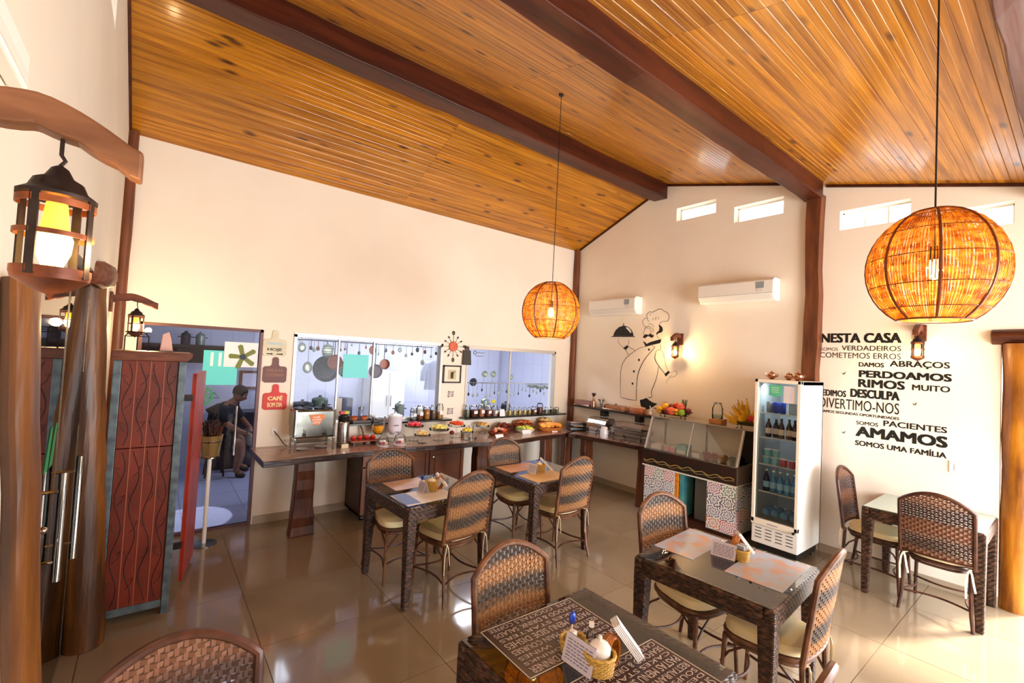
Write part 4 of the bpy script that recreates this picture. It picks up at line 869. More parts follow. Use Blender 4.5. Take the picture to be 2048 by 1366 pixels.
# display counter
BX = 5.10; t = thing('display_counter', 'glass-topped food display counter covered in patterned tiles', 'counter', (5.35, 2.98, 0))
y0, y1 = 2.385, 3.60
mb = MB(); mb.box(BX + .01, BX + .5, y0 + .005, 2.72, .085, .62); obj('cabinet_right', mb, mat('tile_backing', (206, 204, 202), .4), t); mb = MB(); mb.box(BX + .01, BX + .5, 3.14, y1 - .03, .085, .62); obj('cabinet_left', mb, MATS['tile_backing'], t)
obj('back_panel', MB().box(BX + .46, BX + .5, 2.7, 3.16, .085, .62), galv, t); obj('inner_door', MB().box(BX + .16, BX + .18, 2.725, 2.95, .09, .60), mat('grey_door_panel', (104, 106, 104), .4), t); obj('plinth', MB().box(BX + .05, BX + .48, y0 + .03, y1 - .06, .0, .085), cabdark, t)
tl = [azulejo('azulejo_print_a', 1), azulejo('azulejo_print_b', 2), azulejo('azulejo_print_c', 3), azulejo('azulejo_print_d', 5)]
def tiles(parent, o0, ux, uz, nu, nv, su, sv, nrm):
    ux, nrm = Vector(ux), Vector(nrm)
    for i in range(nu):
        for j in range(nv):
            c = Vector(o0) + ux * su * (i + .5) + Vector((0, 0, 1)) * sv * (j + .5)
            m = MB(); e = .0012; a = ux * (su / 2 - e); b = Vector((0, 0, sv / 2 - e)); n = nrm * .003
            m.hexa([-a - b, a - b, a - b - n, -a - b - n], [-a + b, a + b, a + b - n, -a + b - n])
            o = bpy.data.objects.new('tile', mesh_of('tile', m, tl[(i * 3 + j * 2 + i * j) % 4])); link(o, parent); o.location = wmat(parent).inverted() @ (c + nrm * .002)
tiles(t, (BX + .006, 2.715, .095), (0, -1, 0), None, 2, 4, .163, .131, (-1, 0, 0))
tiles(t, (BX + .006, 3.565, .095), (0, -1, 0), None, 3, 4, .14, .131, (-1, 0, 0))
tiles(t, (BX + .012, y0 + .001, .095), (1, 0, 0), None, 3, 4, .16, .131, (0, -1, 0))
obj('orange_strip', MB().box(BX + .02, BX + .3, 3.10, 3.138, .09, .61), mat('orange_pattern', (226, 150, 40), .4, col2=(206, 110, 30), nscale=30), t); obj('teal_strip', MB().box(BX + .05, BX + .3, 3.05, 3.09, .09, .61), mat('teal_panel', (96, 170, 156), .4, col2=(46, 110, 150), nscale=4), t)
obj('white_trim', MB().box(BX - .004, BX + .5, y0, y1, .617, .632), white, t, bevel=.002)
bandm = mat('brown_painted_band', (60, 34, 30), .25, col2=(40, 40, 34), nscale=3, coat=.4); obj('painted_band', MB().box(BX, BX + .5, y0, y1, .634, .83), bandm, t, bevel=.004)
mb = MB(); yw = mat('gold_line', (220, 190, 110), .4)
for q, (am, off, w) in enumerate(((.012, .70, .0035), (.010, .675, .002))):
    P = [(BX - .002, y0 + .02 + (y1 - y0 - .04) * i / 80, off + am * sin(i * .55 + q) + .006 * sin(i * .21)) for i in range(81)]; mb.tube(P, (.0018, .0018) if False else w, 4)
obj('wavy_line', mb, yw, t)
obj('side_panel', MB().box(BX + .012, BX + .5, y0 - .002, y0, .634, .83), mat('grey_side', (116, 106, 96), .4), t)
obj('tray_deck', MB().box(BX + .02, BX + .48, y0 + .01, y1 - .01, .83, .836), steel, t)
TZ = 1.235; tx0, tx1 = 5.25, XB - .015
obj('top_shelf', MB().box(tx0, tx1, 2.235, 3.60, TZ, TZ + .014), mat('shelf_glass_edge', (150, 140, 126), .15, coat=.5), t, bevel=.002)
sg = glass('sneeze_glass', (251, 252, 250), .05)
def slant(ya, yb, m, name, th=.004): 
    f = MB(); f.hexa([(BX + .02, ya, .836), (BX + .02, yb, .836), (BX + .02 + th, yb, .836), (BX + .02 + th, ya, .836)], [(tx0 + .01, ya, TZ - .002), (tx0 + .01, yb, TZ - .002), (tx0 + .01 + th, yb, TZ - .002), (tx0 + .01 + th, ya, TZ - .002)]); obj(name, f, m, t)
slant(2.40, 2.985, sg, 'front_glass'); slant(2.995, 3.58, sg, 'front_glass')
for a in (2.385, 3.565): slant(a, a + .03, alu, 'slanted_post', .03)
slant(2.983, 2.997, alu, 'slanted_post', .012)
for a in (2.39, 2.98, 3.57): obj('rear_post', MB().box(5.56, 5.58, a, a + .018, .836, TZ), steel, t)
obj('side_glass', MB().prism([(BX + .03, .84), (5.56, .84), (5.56, TZ), (tx0 + .02, TZ)], lambda a, b: (a, 2.392, b), lambda a, b: (a, 2.396, b)), sg, t)
# wall shelf with black brackets
t = thing('wall_shelf', 'thin black wall shelf under the painted chef with two black brackets', 'shelf', (5.62, 4.5, 1.16))
obj('board', MB().box(5.535, XB - .002, 3.62, 5.40, 1.168, 1.192), mat('black_shelf', (34, 28, 28), .3), t, bevel=.002)
for y in (4.73, 4.07): obj('bracket', MB().box(5.60, XB - .002, y - .045, y + .045, 1.07, 1.168), blackp, t, bevel=.004)

# things on the wall shelf
SZ = 1.192
gl = glass('dish_glass', (250, 236, 230), .08)
t = thing('covered_dish', 'long glass-lidded dish at the corner end of the black wall shelf', 'dish', (5.62, 5.14, SZ)); obj('tray', MB().box(5.56, 5.69, 4.98, 5.32, SZ, SZ + .02), pot, t, bevel=.004); obj('lid', MB().prism([(4.98, .02), (5.32, .02), (5.30, .09), (5.0, .09)], lambda a, b: (5.56, a, SZ + b), lambda a, b: (5.69, a, SZ + b)), gl, t); obj('folded_napkins', MB().box(5.575, 5.675, 5.01, 5.29, SZ + .021, SZ + .065), mat('rose_lilac', (206, 178, 184), .6), t, bevel=.004)
t = thing('pepper_mill', 'wooden pepper mill with a dark top on the black wall shelf', 'pepper mill', (5.60, 4.92, SZ)); obj('body', MB().lathe([(.035, 0), (.037, .02), (.026, .06), (.03, .09), (.018, .12), (.016, .17)], (5.60, 4.92, SZ), 14), pot, t); obj('top', MB().lathe([(.016, .168), (.02, .18), (.034, .205), (.032, .225), (0, .232)], (5.60, 4.92, SZ), 14), rattan_dk, t)
t = thing('cutlery_cup', 'small cup of dark utensils beside the pepper mill', 'utensil cup', (5.60, 4.76, SZ)); obj('cup', MB().lathe([(.022, 0), (.028, .07), (.024, .07), (.02, .01)], (5.60, 4.76, SZ), 12), jarg, t)
for k in range(4): a = k * 1.6; obj('utensil', MB().tube([(5.60, 4.76, SZ + .01), (5.60 + .02 * cos(a), 4.76 + .03 * sin(a), SZ + .1), (5.60 + .035 * cos(a), 4.76 + .055 * sin(a), SZ + .14)], [.003, .003, .009], 6), iron, t)
t = thing('covered_dish', 'long glass-lidded tray of pastry in the middle of the black wall shelf', 'dish', (5.62, 4.50, SZ)); obj('tray', MB().box(5.56, 5.69, 4.28, 4.70, SZ, SZ + .018), pot, t, bevel=.004); obj('lid', MB().prism([(4.29, .018), (4.69, .018), (4.66, .085), (4.33, .085)], lambda a, b: (5.565, a, SZ + b), lambda a, b: (5.685, a, SZ + b)), gl, t); obj('pastry', MB().box(5.58, 5.67, 4.32, 4.66, SZ + .019, SZ + .06), mat('pastry', (222, 178, 142), .7), t, bevel=.01)
obj('knob', MB().ball((5.625, 4.49, SZ + .095), .012), blackp, t)
t = thing('copper_canister', 'round copper-coloured canister on the black wall shelf by the chef', 'canister', (5.61, 4.09, SZ)); obj('body', MB().lathe([(.07, 0), (.072, .005), (.072, .085), (.07, .088)], (5.615, 4.09, SZ), 24, sc=(.95, 1.9)), mat('copper_canister', (198, 130, 96), .3, .5, col2=(180, 104, 70), nscale=6), t); obj('lid', MB().lathe([(.074, .088), (.072, .1), (0, .104)], (5.615, 4.09, SZ), 24, sc=(.95, 1.9)), mat('lid_cream', (226, 196, 172), .5), t)
t = thing('swan_figure', 'small white figure on a saucer at the end of the wall shelf', 'figurine', (5.61, 3.86, SZ)); obj('saucer', MB().lathe([(.02, 0), (.055, .012), (.05, .016), (0, .01)], (5.61, 3.86, SZ), 16), pot, t); obj('figure', MB().tube([(5.61, 3.84, SZ + .015), (5.61, 3.87, SZ + .05), (5.61, 3.85, SZ + .09), (5.61, 3.875, SZ + .14)], [.02, .022, .009, .006], 8), ceramic, t)

# on the glass top shelf: vegetables, jar, bananas
GZ = TZ + .014
cols_v = {'yellow_pepper': (236, 170, 20), 'red_tomato': (206, 46, 20), 'orange': (232, 110, 20), 'green_apple': (132, 170, 40), 'purple_onion': (120, 34, 44), 'papaya': (226, 96, 60), 'red_apple': (188, 28, 30)}
vm = {k: mat(k, v, .3, coat=.3) for k, v in cols_v.items()}
t = thing('fruit_tray', 'dark wire tray on little feet holding the vegetables on the glass shelf', 'tray', (5.42, 3.40, GZ)); mb = MB()
for k in range(3): mb.tube([(5.44 + (.085 + .02 * k) * cos(2 * pi * i / 24), 3.40 + (.20 + .035 * k) * sin(2 * pi * i / 24), GZ + .03 + .025 * k) for i in range(24)], .005, 6, closed=True)
obj('wire_rim', mb, rattan_dk, t); obj('bowl', MB().lathe([(.0, .028), (.8, .03), (1.1, .08)], (5.44, 3.40, GZ), 24, sc=(.105, .225), cap=False), edgewood, t)
for a, b in ((-.05, -.15), (.05, -.15), (.05, .15), (-.05, .15)): obj('foot', MB().ball((5.44 + a, 3.40 + b, GZ + .013), .013, 8, 6), chrome, t)
veg = [('orange', -.02, .19, .05, .045, 'orange'), ('yellow_pepper', -.06, .15, .06, .05, 'pepper'), ('yellow_pepper', -.03, .09, .10, .055, 'pepper'), ('red_tomato', .03, .14, .12, .036, 'tomato'), ('red_apple', -.07, .03, .055, .045, 'apple'), ('purple_onion', -.04, .0, .12, .034, 'onion'),
       ('papaya', -.08, -.03, .06, .055, 'papaya'), ('red_tomato', .0, -.05, .13, .042, 'tomato'), ('yellow_pepper', -.07, -.10, .055, .042, 'pepper'), ('papaya', -.03, -.13, .12, .05, 'papaya'), ('green_apple', -.07, -.17, .055, .045, 'apple'), ('purple_onion', .05, -.19, .07, .042, 'onion'), ('orange', .04, -.1, .13, .04, 'orange'), ('green_apple', .03, .03, .12, .038, 'apple')]
side_w = ['left end', 'left front', 'upper left', 'top left behind', 'front left of centre', 'centre top', 'front centre', 'top centre', 'front right of centre', 'upper right', 'right front', 'right end', 'rear right', 'rear centre']
for k, (m_, dx, dy, dz, r, nm) in enumerate(veg):
    x, y, z = 5.44 + dx, 3.40 + dy, GZ + dz + .02; o = thing(nm, '%s at the %s of the vegetable tray' % (m_.replace('_', ' '), side_w[k]), 'fruit' if nm in ('apple', 'orange', 'papaya') else 'vegetable', (x, y, z - r), 0, 'fruit and vegetables on the wire tray')
    obj('flesh', MB().ball((x, y, z), (r, r * (1.1 if nm in ('pepper', 'papaya') else 1), r * .94), 14, 9), vm[m_], o); obj('stem', MB().tube([(x, y, z + r * .85), (x + .003, y, z + r * 1.15)], .003, 5), mat('green_stem', (70, 84, 30), .6), o)
t = thing('leek_bundle', 'upright dark green leafy bundle behind the vegetables', 'greens', (5.50, 3.27, GZ + .05)); 
for k in range(7): a = k * .9; obj('leaf', MB().tube([(5.50 + .008 * cos(a), 3.27 + .012 * sin(a), GZ + .1), (5.50 + .015 * cos(a), 3.27 + .022 * sin(a), GZ + .17), (5.50 + .022 * cos(a), 3.27 + .036 * sin(a), GZ + .235)], [(.010, .004), (.013, .004), (.010, .002)], 6), mat('leaf_green', (58, 92, 50), .5), t)
t = thing('glass_jar', 'tall glass jar with a metal lid on a wooden box on the glass shelf', 'jar', (5.42, 2.775, GZ)); obj('base_box', MB().box(5.35, 5.49, 2.70, 2.855, GZ, GZ + .055), mat('honey_box', (190, 126, 60), .5, col2=(160, 98, 40), nscale=8), t, bevel=.004)
obj('body', MB().lathe([(.055, 0), (.062, .01), (.062, .13), (.045, .165), (.042, .18)], (5.42, 2.785, GZ + .056), 20), jarg, t); obj('lid', MB().lathe([(.047, .18), (.047, .198), (0, .2)], (5.42, 2.785, GZ + .056), 18), steel, t); obj('water', MB().lathe([(.053, .008), (.058, .014), (.058, .05), (0, .05)], (5.42, 2.785, GZ + .056), 18), glass('water_fill', (226, 238, 236), .08), t)
# bananas
t = thing('fruit_tray', 'dark wire tray with little feet under the banana heap beside the fridge', 'tray', (5.42, 2.42, GZ)); obj('bowl', MB().lathe([(.0, .03), (.7, .032), (1.0, .075)], (5.42, 2.42, GZ), 24, sc=(.125, .19), cap=False), mat('dark_green_tray', (64, 58, 30), .5), t)
for a, b in ((-.06, -.1), (.06, -.1), (.06, .1), (-.06, .1)): obj('foot', MB().ball((5.42 + a, 2.42 + b, GZ + .015), .015, 8, 6), chrome, t)
ban = mat('banana_skin', (238, 184, 30), .45, col2=(186, 146, 24), nscale=9, rand=.12); btip = mat('banana_tip', (90, 64, 24), .7)
def banana(x, y, z, az, el, L, lb):
    o = thing('banana', lb, 'banana', (x, y, z), 0, 'bananas heaped on the tray'); P = []; d = Vector((cos(az) * cos(el), sin(az) * cos(el), sin(el))); up = Vector((0, 0, 1))
    for i in range(8): f = i / 7; P.append(Vector((x, y, z)) + d * L * f + up * (.045 * (f * f)) + Vector((0, 0, -.0)))
    obj('skin', MB().tube(P, [.007, .017, .0205, .021, .020, .017, .011, .006], 7), ban, o); obj('tip', MB().tube([P[-1], P[-1] + (P[-1] - P[-2]) * .5], [.005, .003], 6), btip, o)
R = random.Random(11); words = ['left fringe', 'front left', 'front centre', 'front right', 'upper left', 'upper centre', 'upper right', 'crown left', 'crown centre', 'crown right', 'rear left', 'rear right', 'low left', 'far right']
bn = [(-.02, .10, .07, 1.9, .1, .16), (-.05, .06, .06, 2.3, -.1, .12), (-.06, .02, .08, 2.9, .1, .10), (-.02, -.02, .09, 2.6, .7, .11), (0, .07, .10, 1.8, .6, .13), (0, .03, .12, 1.9, .95, .13), (0, -.03, .11, -1.9, .95, .13), (0, .05, .12, 1.7, 1.1, .15), (.02, 0, .13, 1.6, 1.35, .15), (.01, -.05, .12, -1.6, 1.1, .14), (.04, .08, .09, 1.4, .7, .15), (.04, -.08, .09, -1.5, .7, .15), (-.03, .08, .05, 2.1, -.15, .14), (-.01, -.10, .09, -1.7, .45, .13)]
extra_words = ['lower left row', 'lower centre row', 'lower right row', 'middle left row', 'middle centre row', 'middle right row', 'back left row', 'back centre row', 'back right row', 'top row']
for k in range(10):
    q = k % 3 - 1; bn.append((-.05 + .035 * (k // 3), -q * .06, .075 + .018 * (k // 3), 3.1 - q * -1.1 if k < 3 else (1.9 if q < 0 else -1.9 if q > 0 else 2.8), .35 + .3 * (k // 3), .12)); words.append(extra_words[k])
for k, (dx, dy, dz, az, el, L) in enumerate(bn): banana(5.42 + dx, 2.42 + dy, GZ + dz, az, el, L, 'ripe banana at the %s of the banana heap' % words[k])
o = thing('apple', 'red apple resting against the bananas near the fridge', 'fruit', (5.345, 2.36, GZ + .06)); obj('flesh', MB().ball((5.345, 2.355, GZ + .115), .04, 14, 9), vm['red_apple'], o); obj('stem', MB().tube([(5.345, 2.355, GZ + .15), (5.347, 2.356, GZ + .165)], .003, 5), MATS['green_stem'], o)

# inside the display counter
DK = .837
t = thing('food_tub', 'white open tub at the left end inside the glass display', 'tub', (5.25, 3.45, DK)); obj('tub', MB().box(5.17, 5.33, 3.38, 3.53, DK, DK + .06), paper, t, bevel=.008)
for k, (y, m_, nm) in enumerate(((3.31, mat('pink_tub', (232, 176, 190), .5), 'pink'), (3.225, MATS['pink_tub'], 'second pink'))): o = thing('food_tub', '%s food tub inside the glass display' % nm, 'tub', (5.24, y, DK)); obj('tub', MB().box(5.18, 5.30, y - .035, y + .035, DK, DK + .065), m_, o, bevel=.006); obj('lid', MB().box(5.178, 5.302, y - .037, y + .037, DK + .065, DK + .072), white, o)
t = thing('food_tub', 'pale turquoise box with a white label inside the glass display', 'tub', (5.23, 3.11, DK)); obj('tub', MB().box(5.18, 5.32, 3.04, 3.175, DK, DK + .11), mat('turq_box', (130, 196, 204), .5), t, bevel=.006); obj('paper_label', MB().box(5.177, 5.18, 3.055, 3.16, DK + .005, DK + .05), paper, t)
t = thing('sign_card', 'small white folded card inside the glass display', 'card', (5.19, 2.94, DK)); obj('card', MB().box(5.185, 5.19, 2.87, 2.965, DK, DK + .05), paper, t)
for k, (y, c_, nm) in enumerate(((2.80, (196, 50, 40), 'red fruit salad'), (2.71, (210, 70, 50), 'orange-red fruit'), (2.60, (206, 150, 40), 'yellow fruit'), (2.49, (110, 110, 50), 'olive green relish'))):
    o = thing('glass_bowl', 'glass bowl of %s inside the display' % nm, 'bowl', (5.23, y, DK), 0, 'bowls in the glass display'); obj('bowl', MB().lathe([(.03, 0), (.05, .05), (.055, .085)], (5.235, y, DK), 16, cap=False), jarg, o); obj('food', MB().lathe([(.028, .004), (.047, .05), (.049, .07), (.02, .085), (0, .086)], (5.235, y, DK), 14), mat('food_%d' % k, c_, .5, col2=tuple(int(v * .7) for v in c_), nscale=40), o)
t = thing('steel_pot', 'brushed steel pot between the display counter and the fridge', 'pot', (5.42, 2.29, .83)); obj('stand_board', MB().box(5.25, 5.6, 2.205, 2.378, .60, .62), galv, t); obj('post', MB().box(5.40, 5.44, 2.27, 2.31, 0, .60), galv, t); obj('pot_body', MB().lathe([(.07, 0), (.075, .01), (.075, .22), (.079, .225)], (5.42, 2.29, .83 - .21), 20), steel, t)
t['label'] = 'brushed steel pot on a small stand between the display counter and the fridge'
o = thing('blue_cloth', 'dark blue cloth bundle on the steel pot beside the fridge', 'cloth', (5.42, 2.29, .845)); obj('cloth', MB().ball((5.43, 2.285, .875), (.06, .05, .035), 10, 6), mat('navy_cloth', (40, 46, 96), .8, bump=(30, .6, .01)), o)

# chafing dish and toaster on the side counter
def chafing(x0, x1, ya, yb, lb, glassy):
    t = thing('chafing_dish', lb, 'chafing dish', ((x0 + x1) / 2, (ya + yb) / 2, CZ), 0, 'chafing dishes on the side counter'); z0 = CZ + .10
    for x in (x0 + .02, x1 - .02):
        for y in (ya + .03, yb - .03): obj('leg', MB().tube([(x, y, CZ), (x, y, z0)], .008, 8), steel, t)
    mb = MB(); mb.tube([(x0 + .02, ya + .03, CZ + .03), (x0 + .02, yb - .03, CZ + .03)], .005, 6); obj('stand_rail', mb, steel, t); mb = MB(); mb.tube([(x1 - .02, ya + .03, CZ + .03), (x1 - .02, yb - .03, CZ + .03)], .005, 6); obj('stand_rail', mb, steel, t)
    obj('water_pan', MB().box(x0, x1, ya, yb, z0, z0 + .055), steel, t, bevel=.008); obj('rim', MB().box(x0 - .008, x1 + .008, ya - .008, yb + .008, z0 + .055, z0 + .062), chrome, t)
    obj('lid', MB().prism([(x0, .062), (x0 + .03, .12), (x0 + .08, .15), (x1 - .05, .15), (x1, .062)], lambda a, b: (a, ya + .005, z0 + b), lambda a, b: (a, yb - .005, z0 + b)), gl if glassy else steel, t, bevel=.01)
    obj('handle', MB().tube([(x0 - .002, (ya + yb) / 2 + .05, z0 + .08), (x0 - .03, (ya + yb) / 2 + .05, z0 + .085), (x0 - .03, (ya + yb) / 2 - .05, z0 + .085), (x0 - .002, (ya + yb) / 2 - .05, z0 + .08)], .005, 6), chrome, t)
    for y in (ya + .12, yb - .12): obj('burner', MB().lathe([(.03, 0), (.032, .04), (.02, .045)], ((x0 + x1) / 2, y, CZ + .002), 14), steel, t)
chafing(5.30, 5.58, 3.78, 4.30, 'long chafing dish with a glass lid nearest the display counter', True)
chafing(5.32, 5.58, 4.42, 4.80, 'shorter steel chafing dish toward the corner of the side counter', False)
t = thing('water_kettle', 'round white kettle jug behind the front of the shorter chafing dish', 'jug', (5.25, 4.42, CZ)); obj('body', MB().lathe([(.05, 0), (.062, .03), (.06, .1), (.045, .15), (.04, .16)], (5.235, 4.37, CZ), 18), mat('milky_glass', (226, 226, 232), .15), t); obj('handle', MB().tube([(5.235, 4.31, CZ + .13), (5.235, 4.27, CZ + .12), (5.235, 4.27, CZ + .05), (5.235, 4.315, CZ + .04)], .006, 6), blackp, t)
t['label'] = 'round milky jug with a black handle between the two chafing dishes'
for k, (x, y, a) in enumerate(((5.27, 3.95, .4), (5.25, 4.08, .9), (5.24, 4.2, .2))):
    o = thing('serving_spoon', 'steel serving spoon %s before the long chafing dish' % ('nearest the display counter', 'in the middle', 'toward the corner')[k], 'spoon', (x, y, CZ), 0, 'serving spoons on the side counter'); obj('handle', MB().tube([(x, y, CZ + .006), (x - .06 * cos(a), y + .09 * sin(a), CZ + .01)], .004, 6), steel, o); obj('bowl', MB().ball((x, y, CZ + .008), (.022, .018, .007), 10, 6), steel, o)
t = thing('contact_grill', 'black contact grill in the far corner of the counters', 'grill', (5.33, 5.02, CZ), -.6); 
Mz = Matrix.Rotation(-.5, 3, 'Z'); c = Vector((5.36, 5.03, CZ))
obj('base', MB().obox(c + Vector((0, 0, .035)), (.30, .2, .055), Mz), blackp, t, bevel=.01); obj('lid', MB().obox(c + Vector((0, 0, .10)), (.30, .2, .06), Mz), blackp, t, bevel=.012); obj('top_plate', MB().obox(c + Vector((0, 0, .133)), (.27, .17, .006), Mz), mat('grill_rose', (150, 110, 104), .25, .6), t)
obj('handle', MB().tube([c + Mz @ Vector((-.12, -.11, .085)), c + Mz @ Vector((-.1, -.135, .085)), c + Mz @ Vector((.1, -.135, .085)), c + Mz @ Vector((.12, -.11, .085))], .008, 8), chrome, t)
for a in (-.11, .11):
    for b in (-.07, .07): obj('foot', MB().obox(c + Mz @ Vector((a, b, .004)), (.025, .025, .008), Mz), blackp, t)

# ================================================================== LAMPS
bulbm = mat('lit_bulb', (255, 214, 130), .4, emit=(255, 214, 120), estr=14.0)
amber = mat('amber_glass_glow', (255, 190, 70), .4, emit=(255, 176, 40), estr=2.2)
cane = mat('cane_strips', (236, 190, 88), .55, col2=(176, 112, 40), nscale=16, transl=.65, stretch=(1, 1, 3))
caned = mat('cane_frame', (118, 60, 26), .5)
def pendant(c, R, ztop, label, power):
    x, y, z = c; VS = 1.12 if R < .25 else 1.06; t = thing('pendant_lamp', label, 'pendant lamp', (x, y, z), 0, 'round wicker pendant lamps')
    def prof(f):   # f 0 bottom .. 1 top
        a = -1.02 + (1.28 + 1.02) * f; return R * cos(a) * 1.0, R * VS * sin(a)
    NR = 8
    for k in range(NR):
        a = 2 * pi * (k + .3) / NR; obj('rib', MB().tube([(x + prof(i / 14)[0] * 1.01 * cos(a), y + prof(i / 14)[0] * 1.01 * sin(a), z + prof(i / 14)[1]) for i in range(15)], R * .022, 6), caned, t)
    for f in (0.0, .12, .3, .5, .7, .87, 1.0):
        r, zz = prof(f); obj('hoop', MB().tube([(x + r * 1.005 * cos(2 * pi * i / 40), y + r * 1.005 * sin(2 * pi * i / 40), z + zz) for i in range(40)], R * (.02 if f in (0.0, 1.0) else .009), 5, closed=True), caned, t)
    mb = MB(); Q = random.Random(int(x * 10)); n = 150
    for k in range(n):
        a = 2 * pi * k / n; f0 = 0.0
        while f0 < 1:
            f1 = min(1.0, f0 + Q.uniform(.1, .22)); w = R * .0125 * Q.uniform(.7, 1.2); off = Q.uniform(-.012, .012); vs = []
            m_ = max(1, int((f1 - f0) * 14))
            for i in range(m_ + 1):
                f = f0 + (f1 - f0) * i / m_; r, zz = prof(f); r *= 1 + off; ww = w * (r / R) ** .6; aa = a + .01 * sin(f * 9 + k)
                px, py = x + r * cos(aa), y + r * sin(aa); tx, ty = -sin(aa) * ww, cos(aa) * ww; nx, ny = cos(aa) * .0012, sin(aa) * .0012
                vs += [(px - tx + nx, py - ty + ny, z + zz), (px + tx + nx, py + ty + ny, z + zz), (px + tx - nx, py + ty - ny, z + zz), (px - tx - nx, py - ty - ny, z + zz)]
            fs = []
            for i in range(m_): fs += [(4 * i + q, 4 * i + (q + 1) % 4, 4 * i + 4 + (q + 1) % 4, 4 * i + 4 + q) for q in range(4)]
            mb.add(vs, fs); f0 = f1 - (.02 if Q.random() < .5 else -.006)
    obj('cane_strips', mb, cane, t, kind='stuff')
    obj('bulb', MB().lathe([(0, -.05), (.022, -.035), (.03, -.01), (.022, .02), (.014, .04)], (x, y, z), 14), bulbm, t); obj('socket', MB().lathe([(.018, .038), (.02, .05), (.02, .095), (.006, .1)], (x, y, z), 12), blackp, t)
    obj('cord', MB().tube([(x, y, z + .09), (x + .003, y, (z + ztop) / 2), (x, y, ztop)], .0035 if R < .3 else .004, 6), blackp, t); obj('ceiling_hook', MB().lathe([(.02, -.015), (.025, 0)], (x, y, ztop), 10), blackp, t)
    point('pendant_bulb_light', (x, y, z - .085), power, (1.0, .76, .38), .03)
pendant((2.766, 2.974, 2.345), .255, roof(2.974), 'round wicker pendant lamp over the far tables, smaller in the picture', 13)
bp = Vector((2.595, 0.408, 2.390)); pendant(tuple(bp), .230, roof(.405), 'large round wicker pendant lamp hanging at the right of the picture', 11)

def lantern(name, label, base, ux, arm, s, woodm, wallpos, power, group='lanterns on carved wooden brackets'):
    """base: point on the wall where the arm starts; ux: unit vector out of the wall; arm: arm length"""
    b = Vector(base); ux = Vector(ux); sd = Vector((-ux.y, ux.x, 0)); up = Vector((0, 0, 1))
    t = thing(name, label, 'wall lantern', b, 0, group)
    P = [(0, -.035), (.25, .02), (.5, .035), (.75, -.01), (1.0, -.075)]
    top = lambda f: .034 * sin(pi * min(1, f * 1.05)) - .028 * max(0, f - .45) / .55
    n = 14; th = .042 * s / .0625 * .06 if False else .045
    poly = [(arm * i / n, .038 + top(i / n) * 1.0 + .0) for i in range(n + 1)] + [(arm * i / n, -.02 + top(i / n) * .9 + (.004 if i % 3 == 0 else 0)) for i in range(n, -1, -1)]
    f = lambda w: (lambda a, c: tuple(b + ux * a + up * c + sd * w))
    obj('carved_arm', MB().prism(poly, f(-.024), f(.024)), woodm, t, bevel=.006)
    obj('wall_plate', MB().prism([(0.001, -.09), (.022, -.09), (.022, .07), (.001, .07)], f(-.045), f(.045)), woodm, t, bevel=.005)
    c = b + ux * (arm * .56) + up * (-.015)
    obj('hanging_hook', MB().tube([c + up * .055, c + up * -.01, c + ux * .006 - up * .02, c - up * .03], .0035, 6), iron, t)
    z0 = -.03
    obj('cap', MB().lathe([(.004, z0), (.012, z0 - .006), (.02, z0 - .022), (.034, z0 - .03), (s * .78, z0 - .046), (s * 1.05, z0 - .056), (s * 1.05, z0 - .062), (s * .9, z0 - .06)], c, 18), iron, t)
    zt, zb = z0 - .06, z0 - .205
    for k in range(4):
        a = pi * (k + .5) / 2 + .35; d = ux * cos(a) + sd * sin(a); q = sd * cos(a) - ux * sin(a)
        m = MB(); w_ = .007; m.hexa([c + d * s * .97 - q * w_ + up * zb, c + d * s * .97 + q * w_ + up * zb, c + d * s * 1.03 + q * w_ + up * zb, c + d * s * 1.03 - q * w_ + up * zb], [c + d * s * .97 - q * w_ + up * zt, c + d * s * .97 + q * w_ + up * zt, c + d * s * 1.03 + q * w_ + up * zt, c + d * s * 1.03 - q * w_ + up * zt])
        obj('cage_bar', m, iron, t)
    for zz, h in ((zt - .012, .012), ((zt + zb) / 2 + .004, .009), (zb + .01, .012)):
        obj('cage_hoop', MB().lathe([(s * .985, zz - h / 2), (s * 1.035, zz - h / 2), (s * 1.035, zz + h / 2), (s * .985, zz + h / 2), (s * .985, zz - h / 2)], c, 24, cap=False), copper_iron, t)
    obj('base_dish', MB().lathe([(s * 1.03, zb + .004), (s * 1.0, zb - .004), (s * .5, zb - .022), (.006, zb - .03), (0, zb - .04)], c, 18), copper_iron, t)
    obj('glass_chimney', MB().lathe([(s * .42, zb + .075), (s * .28, zt - .01)], c, 16, cap=False), amber, t)
    obj('bulb', MB().lathe([(0, zb + .01), (s * .28, zb + .02), (s * .46, zb + .045), (s * .5, zb + .07), (s * .36, zb + .09), (s * .25, zb + .11)], c, 16), bulbm, t)
    point('lantern_light', c + up * (zb + .05) + ux * s * 1.3, power, (1.0, .66, .32), .03)
    return c
lantern('wall_lantern', 'glowing iron lantern on a pale carved arm at the left edge, nearest the camera', (XC, 1.16, 2.272), (1, 0, 0), .262, .052, armwood, None, 1.6)
lantern('wall_lantern', 'glowing iron lantern on a carved arm above the carved red cabinet', (XC, 4.85, 2.215), (1, 0, 0), .31, .053, armdark, None, 9)
lantern('wall_lantern', 'iron lantern on a wooden bracket beside the painted chef', (XB, 3.49, 2.30), (-1, 0, 0), .22, .05, armdark, None, 9)
lantern('wall_lantern', 'iron lantern on a wooden bracket beside the NESTA CASA lettering', (XB2, 1.00, 2.365), (-1, 0, 0), .22, .05, armdark, None, 4)

